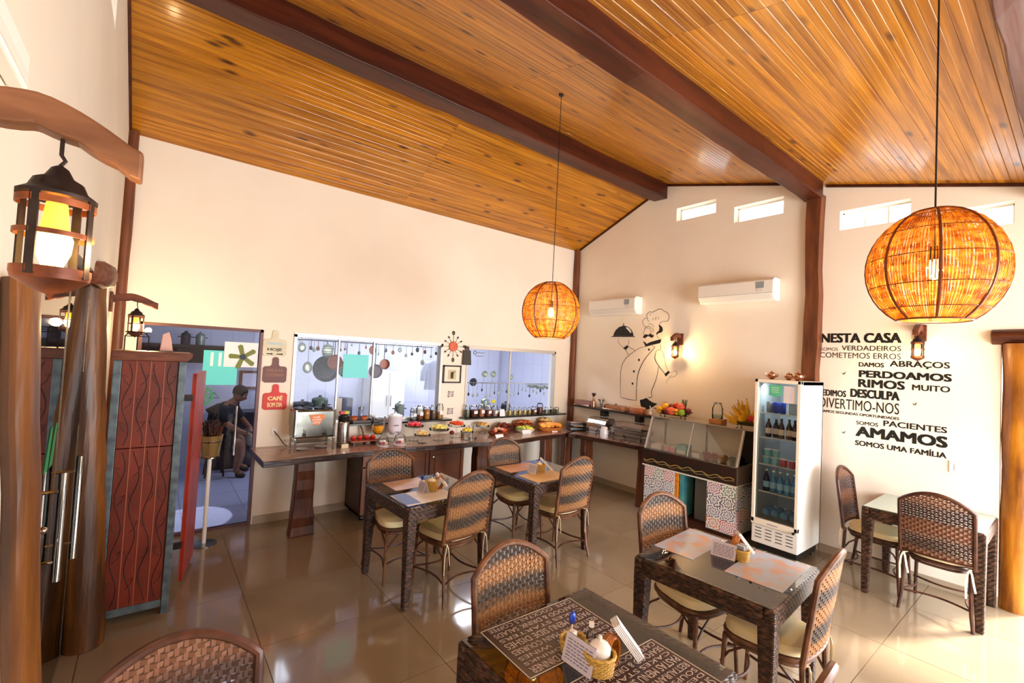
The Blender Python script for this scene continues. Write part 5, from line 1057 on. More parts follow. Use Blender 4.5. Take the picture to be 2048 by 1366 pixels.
# ================================================================== WALL FITTINGS
def aircon(ya, yb, z0, z1, label):
    t = thing('air_conditioner', label, 'air conditioner', (XB, (ya + yb) / 2, z0), 0, 'split air conditioners on the right wall'); d = .19
    prof = [(0, z0 + .01), (0, z1), (-.15, z1), (-d, z1 - .03), (-d - .005, z0 + .08), (-.13, z0), (-.02, z0)]
    obj('housing', MB().prism(prof, lambda a, c: (XB + a - .001, ya, c), lambda a, c: (XB + a - .001, yb, c)), whitepl, t, bevel=.006)
    obj('front_seam', MB().box(XB - d - .0065, XB - d - .004, ya + .004, yb - .004, z0 + .078, z0 + .082), mat('seam_grey', (150, 146, 140), .6), t)
    f = MB(); f.hexa([(XB - .137, ya + .03, z0 + .008), (XB - .137, yb - .03, z0 + .008), (XB - .133, yb - .03, z0 + .004), (XB - .133, ya + .03, z0 + .004)], [(XB - .188, ya + .03, z0 + .066), (XB - .188, yb - .03, z0 + .066), (XB - .184, yb - .03, z0 + .062), (XB - .184, ya + .03, z0 + .062)]); obj('louver', f, mat('louver_white', (228, 224, 216), .4), t)
    obj('energy_label', MB().box(XB - d - .0068, XB - d - .004, ya + .10, ya + .19, z1 - .12, z1 - .045), mat('energy_label_grey', (148, 160, 168), .5), t); obj('label_text', MB().box(XB - d - .0068, XB - d - .004, ya + .11, ya + .18, z1 - .16, z1 - .125), mat('label_white', (226, 224, 222), .5), t)
aircon(4.14, 5.04, 2.665, 2.925, 'white air conditioner left of the chef drawing'); aircon(2.235, 3.15, 2.74, 3.0, 'white air conditioner beside the wall post, right of the chef hat')
t = thing('light_switch', 'white square switch plate below the wall lettering', 'switch', (XB2, .72, 1.10)); p = PX(1915, 935, XB2); obj('plate', MB().box(XB2 - .01, XB2 - .0005, p.y - .055, p.y + .055, p.z - .055, p.z + .055), whitepl, t, bevel=.004); obj('rocker', MB().box(XB2 - .015, XB2 - .01, p.y - .02, p.y + .02, p.z - .03, p.z + .03), whitepl, t, bevel=.003)
t = thing('wall_unit', 'white box fixed high on the left wall above the nearest lantern', 'wall box', (XC, 1.2, 2.45)); obj('housing', MB().box(XC + .001, XC + .035, .9, 1.52, 2.475, 2.56), whitepl, t, bevel=.006); obj('flap', MB().box(XC + .035, XC + .038, .92, 1.50, 2.485, 2.51), mat('louver_white', (228, 224, 216), .4), t)

# chef sticker on the wall: black vinyl, crop coordinates of the drawing turned into wall positions
def cw(cx, cy, off=.0015):
    p = PX(1120 + cx / 4.27, 540 + cy / 4.27, XB); return Vector((XB - off, p.y, p.z))
t = thing('chef_sticker', 'black outline wall sticker of a chef carrying a domed tray', 'wall sticker', (XB, 4.0, 1.35))
def stroke(pts, w=.006, name='outline_stroke', closed=False, m=black, off=.0016):
    P = [cw(*p, off=off) for p in pts]
    if closed: P.append(P[0])
    # smooth by Catmull-Rom
    Q = []
    for i in range(len(P) - 1):
        a, b, c, d = P[max(i - 1, 0)], P[i], P[i + 1], P[min(i + 2, len(P) - 1)]
        for k in range(4):
            f = k / 4; Q.append(.5 * ((2 * b) + (c - a) * f + (2 * a - 5 * b + 4 * c - d) * f * f + (3 * b - a - 3 * c + d) * f ** 3))
    Q.append(P[-1]); n = len(Q); vs = []
    for i in range(n):
        d = (Q[min(i + 1, n - 1)] - Q[max(i - 1, 0)]); nn = Vector((0, -d.z, d.y)); nn = nn.normalized() * w / 2 * (.55 + .45 * sin(pi * i / (n - 1)))
        for o_ in (0, .0012): vs += [Q[i] + nn - Vector((o_, 0, 0)), Q[i] - nn - Vector((o_, 0, 0))]
    fs = []
    for i in range(n - 1): a = 4 * i; fs += [(a, a + 1, a + 5, a + 4), (a + 2, a + 6, a + 7, a + 3), (a, a + 4, a + 6, a + 2), (a + 1, a + 3, a + 7, a + 5)]
    return obj(name, MB().add(vs, fs), m, t)
def fill(pts, name, m=black, off=.0015):
    n = len(pts); vs = [cw(*p, off=off) for p in pts] + [cw(*p, off=off + .0012) for p in pts]
    return obj(name, MB().add(vs, [tuple(range(n)), tuple(range(2 * n - 1, n - 1, -1))] + [(i, (i + 1) % n, (i + 1) % n + n, i + n) for i in range(n)]), m, t)
stroke([(715, 470), (706, 440), (728, 412), (748, 414), (742, 385), (762, 358), (790, 360), (815, 350), (835, 338), (868, 335), (890, 352), (915, 362), (932, 390), (928, 425), (908, 440), (880, 440), (862, 450), (850, 466)], .006)
stroke([(715, 470), (735, 488), (758, 480), (775, 492), (800, 505)], .006); stroke([(748, 414), (752, 430), (768, 440)], .005); stroke([(765, 385), (775, 375)], .004); stroke([(790, 430), (800, 410)], .004); stroke([(815, 428), (822, 400)], .004); stroke([(842, 425), (846, 402)], .004); stroke([(755, 465), (772, 458), (790, 470), (805, 490)], .005)
stroke([(722, 520), (724, 503), (745, 495), (768, 503), (778, 522), (772, 545), (752, 552)], .0045); stroke([(795, 505), (800, 520), (790, 535)], .0045); stroke([(722, 520), (715, 545), (728, 556)], .004)
fill([(708, 575), (716, 560), (732, 549), (748, 552), (757, 560), (764, 546), (780, 547), (790, 556), (803, 553), (798, 572), (780, 580), (765, 568), (748, 566), (735, 578), (722, 582)], 'moustache')
fill([(842, 468), (858, 472), (874, 488), (880, 508), (874, 528), (858, 536), (842, 540), (828, 552), (820, 545), (832, 530), (846, 518), (850, 495)], 'hair'); stroke([(828, 552), (835, 575), (855, 585)], .0045)
fill([(730, 655), (722, 630), (708, 612), (725, 614), (742, 632), (765, 618), (815, 603), (865, 590), (862, 612), (855, 625), (800, 637), (750, 650)], 'neckerchief')
stroke([(732, 655), (680, 668), (620, 705), (570, 748), (536, 800), (520, 870), (517, 980), (517, 1085)], .007); stroke([(517, 1085), (560, 1098), (610, 1108), (655, 1112)], .008); stroke([(812, 660), (745, 735), (695, 815), (665, 900), (654, 1000), (652, 1110)], .011)
stroke([(790, 645), (812, 660)], .006); stroke([(845, 820), (825, 920), (800, 990), (780, 1040), (788, 1082)], .009); stroke([(788, 1082), (770, 1088), (752, 1088)], .008)
stroke([(818, 705), (812, 760), (845, 820), (895, 882)], .009); stroke([(855, 632), (862, 660), (852, 680), (825, 690), (818, 705)], .005); stroke([(852, 680), (878, 700), (890, 745), (905, 815), (925, 862)], .005)
fill([(892, 888), (928, 860), (940, 874), (905, 910)], 'cuff'); stroke([(940, 885), (965, 868), (990, 862), (1000, 880), (985, 905), (940, 920), (915, 940), (908, 970)], .004); stroke([(925, 905), (940, 910), (960, 895)], .004)
fill([(540, 668), (574, 643), (588, 655), (562, 684)], 'cuff'); stroke([(585, 652), (612, 670), (645, 688)], .006); stroke([(563, 684), (575, 705), (590, 732)], .006); stroke([(545, 665), (515, 640), (498, 605), (505, 580)], .004); stroke([(575, 643), (590, 620), (582, 590)], .004)
fill([(440, 566), (640, 566), (640, 572), (440, 572)], 'serving_tray'); fill([(455, 565), (462, 540), (478, 512), (505, 488), (545, 474), (585, 486), (612, 512), (626, 545), (628, 565)], 'tray_dome'); stroke([(543, 453), (543, 476)], .012, 'dome_knob')
fill([(562, 492), (578, 488), (600, 508), (612, 530), (604, 540), (590, 522)], 'dome_highlight', white, .0032)
for a, b in ((760, 680), (675, 768), (632, 865), (620, 970)): fill([(a + 8 * cos(k * pi / 4), b + 11 * sin(k * pi / 4)) for k in range(8)], 'coat_button')
fill([(682, 1110), (710, 1104), (738, 1092), (760, 1110), (790, 1130), (832, 1142), (800, 1165), (765, 1185), (720, 1192), (690, 1160)], 'trousers')

# wall lettering
t = thing('wall_lettering', 'black adhesive house-rules lettering on the right wall', 'lettering', (XB2, 1.3, 1.2))
def word(txt, cx0, cx1, ct, cb, bold, name=None, full=None):
    pl = PX(1600 + cx0 / 4.268, 640 + (ct[0] + cb[0]) / 2 / 4.268, XB2); pr = PX(1600 + cx1 / 4.268, 640 + (ct[1] + cb[1]) / 2 / 4.268, XB2)
    tl = PX(1600 + cx0 / 4.268, 640 + ct[0] / 4.268, XB2); bl_ = PX(1600 + cx0 / 4.268, 640 + cb[0] / 4.268, XB2); tr = PX(1600 + cx1 / 4.268, 640 + ct[1] / 4.268, XB2); br = PX(1600 + cx1 / 4.268, 640 + cb[1] / 4.268, XB2)
    h = ((tl.z - bl_.z) + (tr.z - br.z)) / 2; zb = (bl_.z + br.z) / 2; w = abs(pl.y - pr.y); y0_ = pl.y
    if full: w2 = w * len(full) / len(txt); y0_ += w2 - w; w = w2; txt = full
    mb = MB(); put_text(mb, txt, (XB2, y0_, zb), (0, -1, 0), (0, 0, 1), w, h, bold); obj('words', mb, black, t)
word('NESTA CASA', 178, 868, (118, 105), (198, 192), .03); word('SOMOS', 180, 325, (236, 234), (262, 262), 0); word('VERDADEIROS', 357, 865, (222, 218), (264, 262), .004)
word('COMETEMOS ERROS', 172, 862, (282, 279), (326, 331), -.004 if False else 0); word('DAMOS', 503, 718, (362, 364), (402, 402), .02); word('ABRAÇOS', 765, 1282, (352, 354), (412, 424), .016)
word('PERDOAMOS', 503, 1298, (434, 455), (496, 520), .035); word('RIMOS', 497, 897, (506, 520), (580, 590), .03); word('MUITO', 957, 1283, (555, 562), (604, 616), .02)
word('DIMOS', 228, 395, (597, 600), (648, 658), .02, full='PEDIMOS'); word('DESCULPA', 430, 852, (588, 610), (662, 686), .03); word('IVERTIMO-NOS', 215, 848, (668, 705), (752, 802), .002, full='DIVERTIMO-NOS')
word('DAS SEGUNDAS OPORTUNIDADES', 215, 848, (774, 822), (796, 846), .02, full='DAMOS SEGUNDAS OPORTUNIDADES'); word('SOMOS', 480, 668, (862, 876), (895, 908), .012); word('PACIENTES', 712, 1257, (865, 905), (915, 958), .02)
word('AMAMOS', 475, 1262, (914, 985), (1000, 1085), .035); word('SOMOS UMA FAMÍLIA', 470, 1252, (1025, 1108), (1075, 1174), .018)
for cx, cy in ((375, 455), (980, 716), (372, 958)):
    p = PX(1600 + cx / 4.268, 640 + cy / 4.268, XB2); s_ = .02; P = [(-1, .2), (-.3, .0), (0, -.5), (.2, .2), (.9, .9), (.5, -.1), (.1, -.8), (-.4, -.4)]
    obj('bird_motif', MB().prism(P, lambda a, b: (XB2 - .0008, p.y - a * s_, p.z + b * s_), lambda a, b: (XB2 - .002, p.y - a * s_, p.z + b * s_)), black, t)

# plaques shaped like cutting boards
def board(px, py_top, py_bot, py_sh, w, m, name, label, words_, tm_):
    c = PY(px, (py_top + py_bot) / 2, YA); zt = PY(px, py_top, YA).z; zb = PY(px, py_bot, YA).z; zs = PY(px, py_sh, YA).z; t = thing('board_plaque', label, 'wall plaque', (c.x, YA, zb), 0, 'cutting-board plaques beside the kitchen door')
    hw = w / 2; n = .034; P = [(-hw, zb + .02), (-hw + .02, zb), (hw - .02, zb), (hw, zb + .02), (hw, zs - .02), (hw - .015, zs), (n + .012, zs + .004), (n, zs + .02), (n * .9, zt - .02), (n * .6, zt - .004), (0, zt), (-n * .6, zt - .004), (-n * .9, zt - .02), (-n, zs + .02), (-n - .012, zs + .004), (-hw + .015, zs), (-hw, zs - .02)]
    obj('board', MB().prism(P, lambda a, b: (c.x + a, YA - .014, b), lambda a, b: (c.x + a, YA - .001, b)), m, t, bevel=.002)
    mb = MB(); H = zs - zb
    for txt, f0, f1, ww, bd in words_: put_text(mb, txt, (c.x - ww * w / 2, YA - .0142, zb + f0 * H), (1, 0, 0), (0, 0, 1), ww * w, (f1 - f0) * H, bd, .0012)
    obj('lettering', mb, tm_, t); return t, c, zb, zs
t, c, zb, zs = board(550, 660, 712, 679, .235, mat('board_cream', (226, 218, 192), .6, col2=(210, 204, 180), nscale=10), '', 'cream cutting-board plaque, top of the three beside the kitchen door', [('HOJE', .26, .48, .62, .02)], mat('board_ink', (54, 44, 40), .6))
obj('blue_smudge', MB().box(c.x - .07, c.x + .07, YA - .0152, YA - .014, zs - .06, zs - .03), mat('pale_blue_paint', (190, 208, 212), .7), t)
for a in (-.05, .05): obj('fork_mark', MB().prism([(-.03, -.005), (.012, -.006), (.03, -.01), (.03, .01), (.012, .006), (-.03, .005)], lambda u, v: (c.x + a + u, YA - .0152, zb + .022 + v), lambda u, v: (c.x + a + u, YA - .014, zb + .022 + v)), MATS['board_ink'], t)
board(550, 714, 765, 733, .235, mat('board_brown', (118, 84, 82), .6), '', 'brown cutting-board plaque, middle of the three beside the kitchen door', [('MINHA', .66, .86, .7, .01), ('COZINHA', .38, .58, .78, .01)], mat('board_ink_tan', (160, 118, 100), .6))
board(550, 768, 819, 786, .24, mat('board_red', (206, 50, 42), .5), '', 'red cutting-board plaque reading CAFÉ, lowest of the three beside the kitchen door', [('CAFÉ', .56, .86, .62, .03), ('BOM DIA', .16, .44, .62, .01)], mat('board_ink_light', (244, 220, 160), .6))
# cutlery sunburst clock
c = PY(906, 693, YA); t = thing('wall_clock', 'sunburst wall clock with spoon and fork rays between the kitchen windows', 'clock', (c.x, YA, c.z - .1))
obj('rim', MB().lathe([(.062, 0), (.07, .012), (.066, .024), (.056, .024)], (c.x, YA - .001, c.z), 24, M=Matrix.Rotation(radians(90), 3, 'X')), mat('clock_copper', (176, 92, 70), .25, .8), t); obj('face', MB().lathe([(0, .012), (.058, .012), (.058, .014), (0, .014)], (c.x, YA - .001, c.z), 24, M=Matrix.Rotation(radians(90), 3, 'X')), mat('clock_face', (226, 170, 156), .4), t)
for a, L in ((2.3, .045), (.8, .03)): obj('hand', MB().tube([(c.x, YA - .018, c.z), (c.x + cos(a) * L, YA - .018, c.z + sin(a) * L)], .003, 5), blackp, t)
dkc = mat('dark_cutlery', (70, 62, 52), .3, .8)
for k in range(12):
    a = 2 * pi * k / 12 + .03; L = .19 if k % 3 == 0 else .145; d = Vector((cos(a), 0, sin(a))); e = Vector((-sin(a), 0, cos(a))); o = Vector((c.x, YA - .012, c.z))
    r = obj('ray_handle', MB().tube([o + d * .06, o + d * (L - .03)], .0026, 5), dkc, t); Mx = Matrix((d, e, Vector((0, 1, 0)))).transposed()
    obj('ray_spoon' if k % 2 else 'ray_fork', MB().ball(o + d * L, ((.03 if k % 3 == 0 else .02), (.022 if k % 3 == 0 else .011), .005), 10, 6, M=Mx), dkc, r)
# hanging brown grater/cloth, framed picture, two small pictures
p = PY(932, 716, YA); t = thing('hanging_bag', 'dark bag on a round hook at the corner of the right kitchen window', 'bag', (p.x, YA - .02, p.z - .1)); a = PY(925, 700, YA); b = PY(939, 730, YA)
obj('pouch', MB().prism([(a.x, a.z), (b.x - .01, a.z), (b.x + .01, b.z), (a.x - .005, b.z)], lambda u, v: (u, YA - .035, v), lambda u, v: (u, YA - .018, v)), mat('dark_cloth', (72, 70, 66), .8), t, bevel=.004); obj('hook', MB().lathe([(.012, 0), (.03, .004), (.03, .014), (0, .018)], ((a.x + b.x) / 2, YA - .017, a.z + .015), 14, M=Matrix.Rotation(radians(90), 3, 'X')), mat('dark_rosewood', (80, 44, 40), .4), t)
p0 = PY(886, 730, YA); p1 = PY(920, 766, YA); t = thing('framed_picture', 'black framed plant print between the kitchen windows', 'picture', ((p0.x + p1.x) / 2, YA, p1.z))
mb = MB(); w = .02
for q in ((p0.x, p1.x, p0.z - w, p0.z), (p0.x, p1.x, p1.z, p1.z + w), (p0.x, p0.x + w, p1.z, p0.z), (p1.x - w, p1.x, p1.z, p0.z)): mb.box(q[0], q[1], YA - .022, YA - .001, q[2], q[3])
obj('frame', mb, mat('black_frame', (38, 26, 26), .35), t); obj('mount', MB().box(p0.x + w, p1.x - w, YA - .012, YA - .001, p1.z + w, p0.z - w), mat('mount_cream', (240, 230, 208), .7), t); cx_, cz_ = (p0.x + p1.x) / 2, (p0.z + p1.z) / 2
obj('print', MB().box(cx_ - .065, cx_ + .065, YA - .0135, YA - .012, cz_ - .075, cz_ + .06), mat('print_beige', (206, 190, 158), .7), t); obj('potted_plant_print', MB().prism([(-.025, .02), (-.02, -.06), (.02, -.06), (.025, .02), (.06, .05), (.02, .03), (.0, .035)], lambda u, v: (cx_ + u, YA - .015, cz_ + v), lambda u, v: (cx_ + u, YA - .0135, cz_ + v)), mat('print_dark', (54, 58, 34), .7), t)
for k, (px, py) in enumerate(((901, 788), (900, 822))):
    q = PY(px, py, YA); t = thing('small_picture', ('small square grey picture under the black framed one', 'small square grey picture just above the food counter')[k], 'picture', (q.x, YA, q.z - .04), 0, 'small square pictures'); g = mat('frame_grey', (196, 186, 178), .6)
    mb = MB(); s_ = .042
    for z_ in ((-s_, s_, -s_, -s_ + .012), (-s_, s_, s_ - .012, s_), (-s_, -s_ + .012, -s_, s_), (s_ - .012, s_, -s_, s_)): mb.box(q.x + z_[0], q.x + z_[1], YA - .014, YA - .001, q.z + z_[2], q.z + z_[3])
    obj('frame', mb, g, t); obj('print', MB().box(q.x - s_ + .012, q.x + s_ - .012, YA - .008, YA - .001, q.z - s_ + .012, q.z + s_ - .012), mat('small_print', (226, 220, 216), .6, col2=(130, 124, 126), nscale=30), t)

# ================================================================== LEFT SIDE: log jambs, glass door, carved cabinet
a = PY(42, 560, 1.62); b = PY(42, 1340, 1.62); k = (0 - b.z) / (a.z - b.z); bx = b.x + (a.x - b.x) * k
mb = MB(); mb.tube([(bx + (a.x - bx) * q / 12 + .002 * sin(q * 2.3), 1.62, a.z * q / 12) for q in range(13)], [(.032, .085)] * 13, 18, flat=(1, 0, 0))
single('door_log_post', mb, logwood, 'split log door post at the left picture edge under the nearest lantern', 'post')
log('door_log_post', [(-.228, 3.86, 0), (-.29, 3.86, 1.14), (-.35, 3.86, 2.29)], [.10, .098, .094], logwood, 'oiled log door post between the glass door and the carved red cabinet', seg=20, jit=.03, cat='post')
mb = MB(); mb.tube([(XC - .03, 3.60, 2.30), (XC + .03, 3.76, 2.30), (XC + .05, 3.95, 2.315), (XC + .03, 4.06, 2.33)], [(.06, .03), (.085, .045), (.075, .04), (.03, .02)], 10, flat=(0, 0, 1)); single('post_cap', mb, armdark, 'rounded dark wooden cap on top of the oiled log post', 'wood cap')
t = bpy.data.objects.new('door_2', None); COL.objects.link(t); t.location = (XC - .03, 3.0, 0); t['kind'] = 'structure'
gd = glass('tinted_door_glass', (150, 156, 150), .10)
for y0_, y1_ in ((2.12, 2.98), (2.995, 3.77)):
    g = obj('glass_leaf', MB().box(XC - .035, XC - .025, y0_, y1_, .02, 2.27), gd, t)
    obj('leaf_edge', MB().box(XC - .038, XC - .022, y1_ - .004, y1_ + .004, .02, 2.27), steel, g)
for y, z0, z1 in ((2.70, .88, 1.335), (3.28, .76, 1.29)):
    m = MB().tube([(XC + .035, y, z0), (XC + .035, y, z1)], .0165, 12); h_ = obj('bar_handle', m, chrome, t)
    for z in (z0 + .08, z1 - .08): obj('standoff', MB().tube([(XC + .035, y, z), (XC - .03, y, z)], .008, 8), chrome, h_)
m = MB(); 
for k_ in range(2): m.prism([(2.66 + .12 * k_, 1.34), (2.76 + .12 * k_, 1.52), (2.80 + .12 * k_, 1.52), (2.74 + .12 * k_, 1.34)], lambda u, v: (XC - .024, u, v), lambda u, v: (XC - .0225, u, v))
obj('green_decal', m, mat('green_decal', (36, 120, 70), .5), t)
m = MB(); m.box(XC - .06, XC - .01, 3.0, 3.14, .02, .16); obj('patch_fitting', m, mat('brown_fitting', (88, 52, 40), .4), t)
t = thing('lock_case', 'small padlock and bolt set hanging on the glass door', 'lock', (XC - .02, 2.5, 1.0)); obj('case', MB().box(XC - .024, XC - .005, 2.46, 2.54, 1.03, 1.13), steel, t, bevel=.004); obj('bolt', MB().tube([(XC - .008, 2.42, 1.02), (XC - .008, 2.6, 1.02)], .006, 8), chrome, t); obj('knob', MB().ball((XC + .008, 2.50, 1.16), .014), chrome, t)

CX0, CX1, CY0, CY1, CZT = -.205, .195, 4.02, 4.40, 1.77
t = thing('carved_cabinet', 'tall red cabinet with leaf-carved panels and blue-grey corner posts at the left', 'cabinet', (0, 4.2, 0))
for x in (CX0, CX1 - .045):
    for y in (CY0, CY1 - .045): obj('corner_post', MB().box(x, x + .045, y, y + .045, 0, CZT), galv, t, bevel=.004)
obj('bottom_rail', MB().box(CX0 + .045, CX1 - .045, CY0 + .01, CY0 + .035, .05, .10), galv, t)
pw = (CX1 - CX0 - .09) / 4
carve = mat('carved_line', (56, 22, 14), .6); seam = mat('panel_seam', (160, 84, 60), .5)
for c_ in range(4):
    for r_ in range(2):
        x0_ = CX0 + .045 + c_ * pw; z0_, z1_ = (.10, 1.17) if r_ == 0 else (1.175, CZT)
        o = obj('carved_panel', MB().box(x0_ + .0015, x0_ + pw - .0015, CY0 + .014, CY0 + .026, z0_, z1_), stonered, t, bevel=.002)
        m = MB(); n = 5 if r_ == 0 else 3
        xc = x0_ + pw / 2
        P = [(xc + pw * .28 * sin(2 * pi * n / 2 * i / 40 + c_), CY0 + .0125, z0_ + .02 + (z1_ - z0_ - .04) * i / 40) for i in range(41)]; m.tube(P, .0026, 5)
        for q in range(n):
            zc = z0_ + .06 + (z1_ - z0_ - .12) * (q + .3) / n; sgn = 1 if (q + c_) % 2 else -1
            m.tube([(xc - sgn * .01, CY0 + .0125, zc), (xc + sgn * pw * .22, CY0 + .0125, zc + .03), (xc + sgn * pw * .38, CY0 + .0125, zc + .075), (xc + sgn * pw * .1, CY0 + .0125, zc + .06)], .002, 5)
        obj('leaf_carving', m, carve, o)
for c_ in range(1, 4): obj('panel_strip', MB().box(CX0 + .045 + c_ * pw - .003, CX0 + .045 + c_ * pw + .003, CY0 + .011, CY0 + .02, .10, CZT), seam, t)
m = MB(); m.box(CX0 + .01, CX0 + .02, CY0 + .04, CY1 - .04, .06, CZT); m.box(CX1 - .02, CX1 - .01, CY0 + .04, CY1 - .04, .06, CZT); m.box(CX0 + .02, CX1 - .02, CY1 - .03, CY1 - .02, .06, CZT); obj('side_panels', m, stonered, t)
m = MB(); m.prism([(CX0 - .012, CZT), (CX1 + .0, CZT), (CX1 + .03, CZT + .03), (CX1 + .032, CZT + .062), (CX0 - .012, CZT + .066)], lambda u, v: (u, CY0 - .02, v), lambda u, v: (u, CY1 + .01, v)); obj('top_board', m, armdark, t, bevel=.005)
d = obj('open_door', MB().hexa([(.262, 4.405, .04), (.285, 4.40, .04), (.385, 4.90, .04), (.362, 4.905, .04)], [(.262, 4.405, 1.665), (.285, 4.40, 1.665), (.385, 4.90, 1.665), (.362, 4.905, 1.665)]), mat('red_lacquer', (164, 46, 26), .4, col2=(132, 34, 18), nscale=6), t, label='red door standing open')
obj('edge_strip', MB().hexa([(.258, 4.402, .04), (.264, 4.400, .04), (.264, 4.41, .04), (.258, 4.41, .04)], [(.258, 4.402, 1.665), (.264, 4.40, 1.665), (.264, 4.41, 1.665), (.258, 4.41, 1.665)]), seam, d)
for z in (.3, 1.45): obj('hinge', MB().box(CX1 - .005, .268, 4.38, 4.40, z, z + .05), iron, d)
# on top of the cabinet
TP = CZT + .066
t = thing('iron_lantern_stand', 'dark iron hoop stand on the carved cabinet below the second lantern', 'stand', (-.1, 4.2, TP)); m = MB()
for x in (-.16, -.03): obj('upright', MB().tube([(x, 4.14, TP), (x + .0, 4.14, TP + .10), (x + .02 * (1 if x < -.1 else -1), 4.14, TP + .125)], .004, 6), iron, t)
for z in (.10, .13): obj('hoop', MB().tube([(-.095 + .07 * cos(2 * pi * i / 20), 4.2 + .06 * sin(2 * pi * i / 20), TP + z) for i in range(20)], .003, 5, closed=True), iron, t)
obj('upright', MB().tube([(-.095, 4.26, TP), (-.095, 4.26, TP + .13)], .004, 6), iron, t)
t = thing('pyramid_stone', 'pale pink upright pointed block on the right of the carved cabinet top', 'ornament', (.075, 4.2, TP)); obj('block', MB().prism([(-.04, 0), (.038, 0), (.022, .10), (.008, .145), (-.028, .125)], lambda u, v: (.075 + u, 4.16, TP + v), lambda u, v: (.075 + u, 4.21, TP + v)), mat('pink_stone', (226, 176, 160), .6), t, bevel=.004); obj('foot', MB().box(.03, .118, 4.15, 4.22, TP, TP + .006), mat('foot_dark', (80, 60, 54), .5), t)
# cutlery bucket on a stand in front of the kitchen door
bx_, by_, bz_ = .487, 5.20, .835
t = thing('cutlery_bucket', 'brass-coloured bucket crammed with cutlery before the kitchen door', 'bucket', (bx_, by_, bz_)); brass = mat('brushed_brass', (206, 178, 120), .25, .8)
obj('bucket', MB().lathe([(.072, 0), (.075, .005), (.096, .19), (.1, .2), (.094, .2), (.07, .01)], (bx_, by_, bz_), 22), brass, t); obj('band', MB().lathe([(.0905, .135), (.093, .14), (.0935, .15), (.0915, .152)], (bx_, by_, bz_), 22, cap=False), steel, t)
R = random.Random(9)
dcut = mat('bucket_cutlery', (120, 84, 66), .2, .9)
for k in range(34):
    a = R.uniform(0, 2 * pi); r = R.uniform(.0, .07); rr = r + R.uniform(.02, .06); L = R.uniform(.09, .18); p0 = Vector((bx_ + r * cos(a), by_ + r * sin(a), bz_ + .12)); p1 = Vector((bx_ + rr * cos(a), by_ + rr * sin(a) * .8, bz_ + .2 + L * .8))
    obj('cutlery', MB().tube([p0, p0.lerp(p1, .75), p1], [.003, .004, .010 if k % 2 else .006], 6), dcut if k % 3 else steel, t)
t2 = thing('bucket_stand', 'slim white pedestal stand carrying the cutlery bucket', 'stand', (bx_, by_, 0)); obj('post', MB().tube([(bx_, by_, .012), (bx_, by_, .82)], .018, 12), white, t2); obj('foot', MB().lathe([(.11, 0), (.11, .008), (.02, .014)], (bx_, by_, 0), 20), steel, t2); obj('top_disc', MB().lathe([(.08, .82), (.08, .833)], (bx_, by_, 0), 20), steel, t2)

# things seen on the kitchen door glass
t = thing('door_reflection', 'turquoise reflection painted as film sheet on the kitchen door glass', 'film sheet', (.55, YA, 1.5)); yq = YA + .012  # reflection in the door glass, painted as a flat turquoise sheet
p0, p1 = PY(408, 700, yq), PY(472, 770, yq); obj('overlay', MB().box(p0.x, p1.x, yq, yq + .003, p1.z, p0.z), turq, t); m = MB()
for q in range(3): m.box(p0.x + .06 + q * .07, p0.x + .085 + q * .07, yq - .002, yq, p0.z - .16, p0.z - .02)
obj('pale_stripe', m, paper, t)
t = thing('door_reflection', 'white poster standing for an outdoor reflection with a green star on the kitchen door glass', 'cutout', (.75, YA, 1.68)); p0, p1 = PY(450, 683, yq - .004), PY(514, 735, yq - .004); obj('sheet', MB().box(p0.x, p1.x, yq - .006, yq - .003, p1.z, p0.z), paper, t); c = PY(486, 714, yq - .006); m = MB()  # reflected outdoors with a fan, painted as a white sheet and star
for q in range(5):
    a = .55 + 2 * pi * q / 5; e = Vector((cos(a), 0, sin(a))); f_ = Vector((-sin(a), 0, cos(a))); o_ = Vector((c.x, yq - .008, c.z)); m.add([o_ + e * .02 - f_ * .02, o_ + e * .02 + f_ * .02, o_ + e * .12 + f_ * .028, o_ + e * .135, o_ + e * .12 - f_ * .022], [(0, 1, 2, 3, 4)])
obj('leaf', m, mat('olive_star', (112, 122, 40), .5), t); obj('centre', MB().lathe([(.03, 0), (.03, .003), (0, .003)], (c.x, yq - .008, c.z), 14, M=Matrix.Rotation(radians(90), 3, 'X')), mat('navy_dot', (36, 46, 70), .5), t)
c = PY(407, 792, yq); t = thing('wheel_decal', 'green spoked wheel ornament on the kitchen door glass', 'decal', (c.x, yq, c.z - .1)); m = mat('green_line', (54, 168, 76), .5)
obj('ring', MB().tube([(c.x + .075 * cos(2 * pi * i / 24), yq, c.z + .085 * sin(2 * pi * i / 24)) for i in range(24)], .007, 6, closed=True), m, t)
for q in range(4): a = pi * q / 4 + .3; obj('spoke', MB().tube([(c.x - .07 * cos(a), yq, c.z - .08 * sin(a)), (c.x + .07 * cos(a), yq, c.z + .08 * sin(a))], .005, 5), m, t)
c2 = PY(428, 792, yq); t = thing('bird_decal', 'dark green outline motif beside the green wheel on the door glass', 'decal', (c2.x, yq, c2.z - .03)); obj('outline', MB().tube([(c2.x - .04, yq, c2.z - .015), (c2.x, yq, c2.z + .035), (c2.x + .045, yq, c2.z - .02)], .005, 5, closed=True), mat('dark_green_line', (28, 70, 52), .5), t)
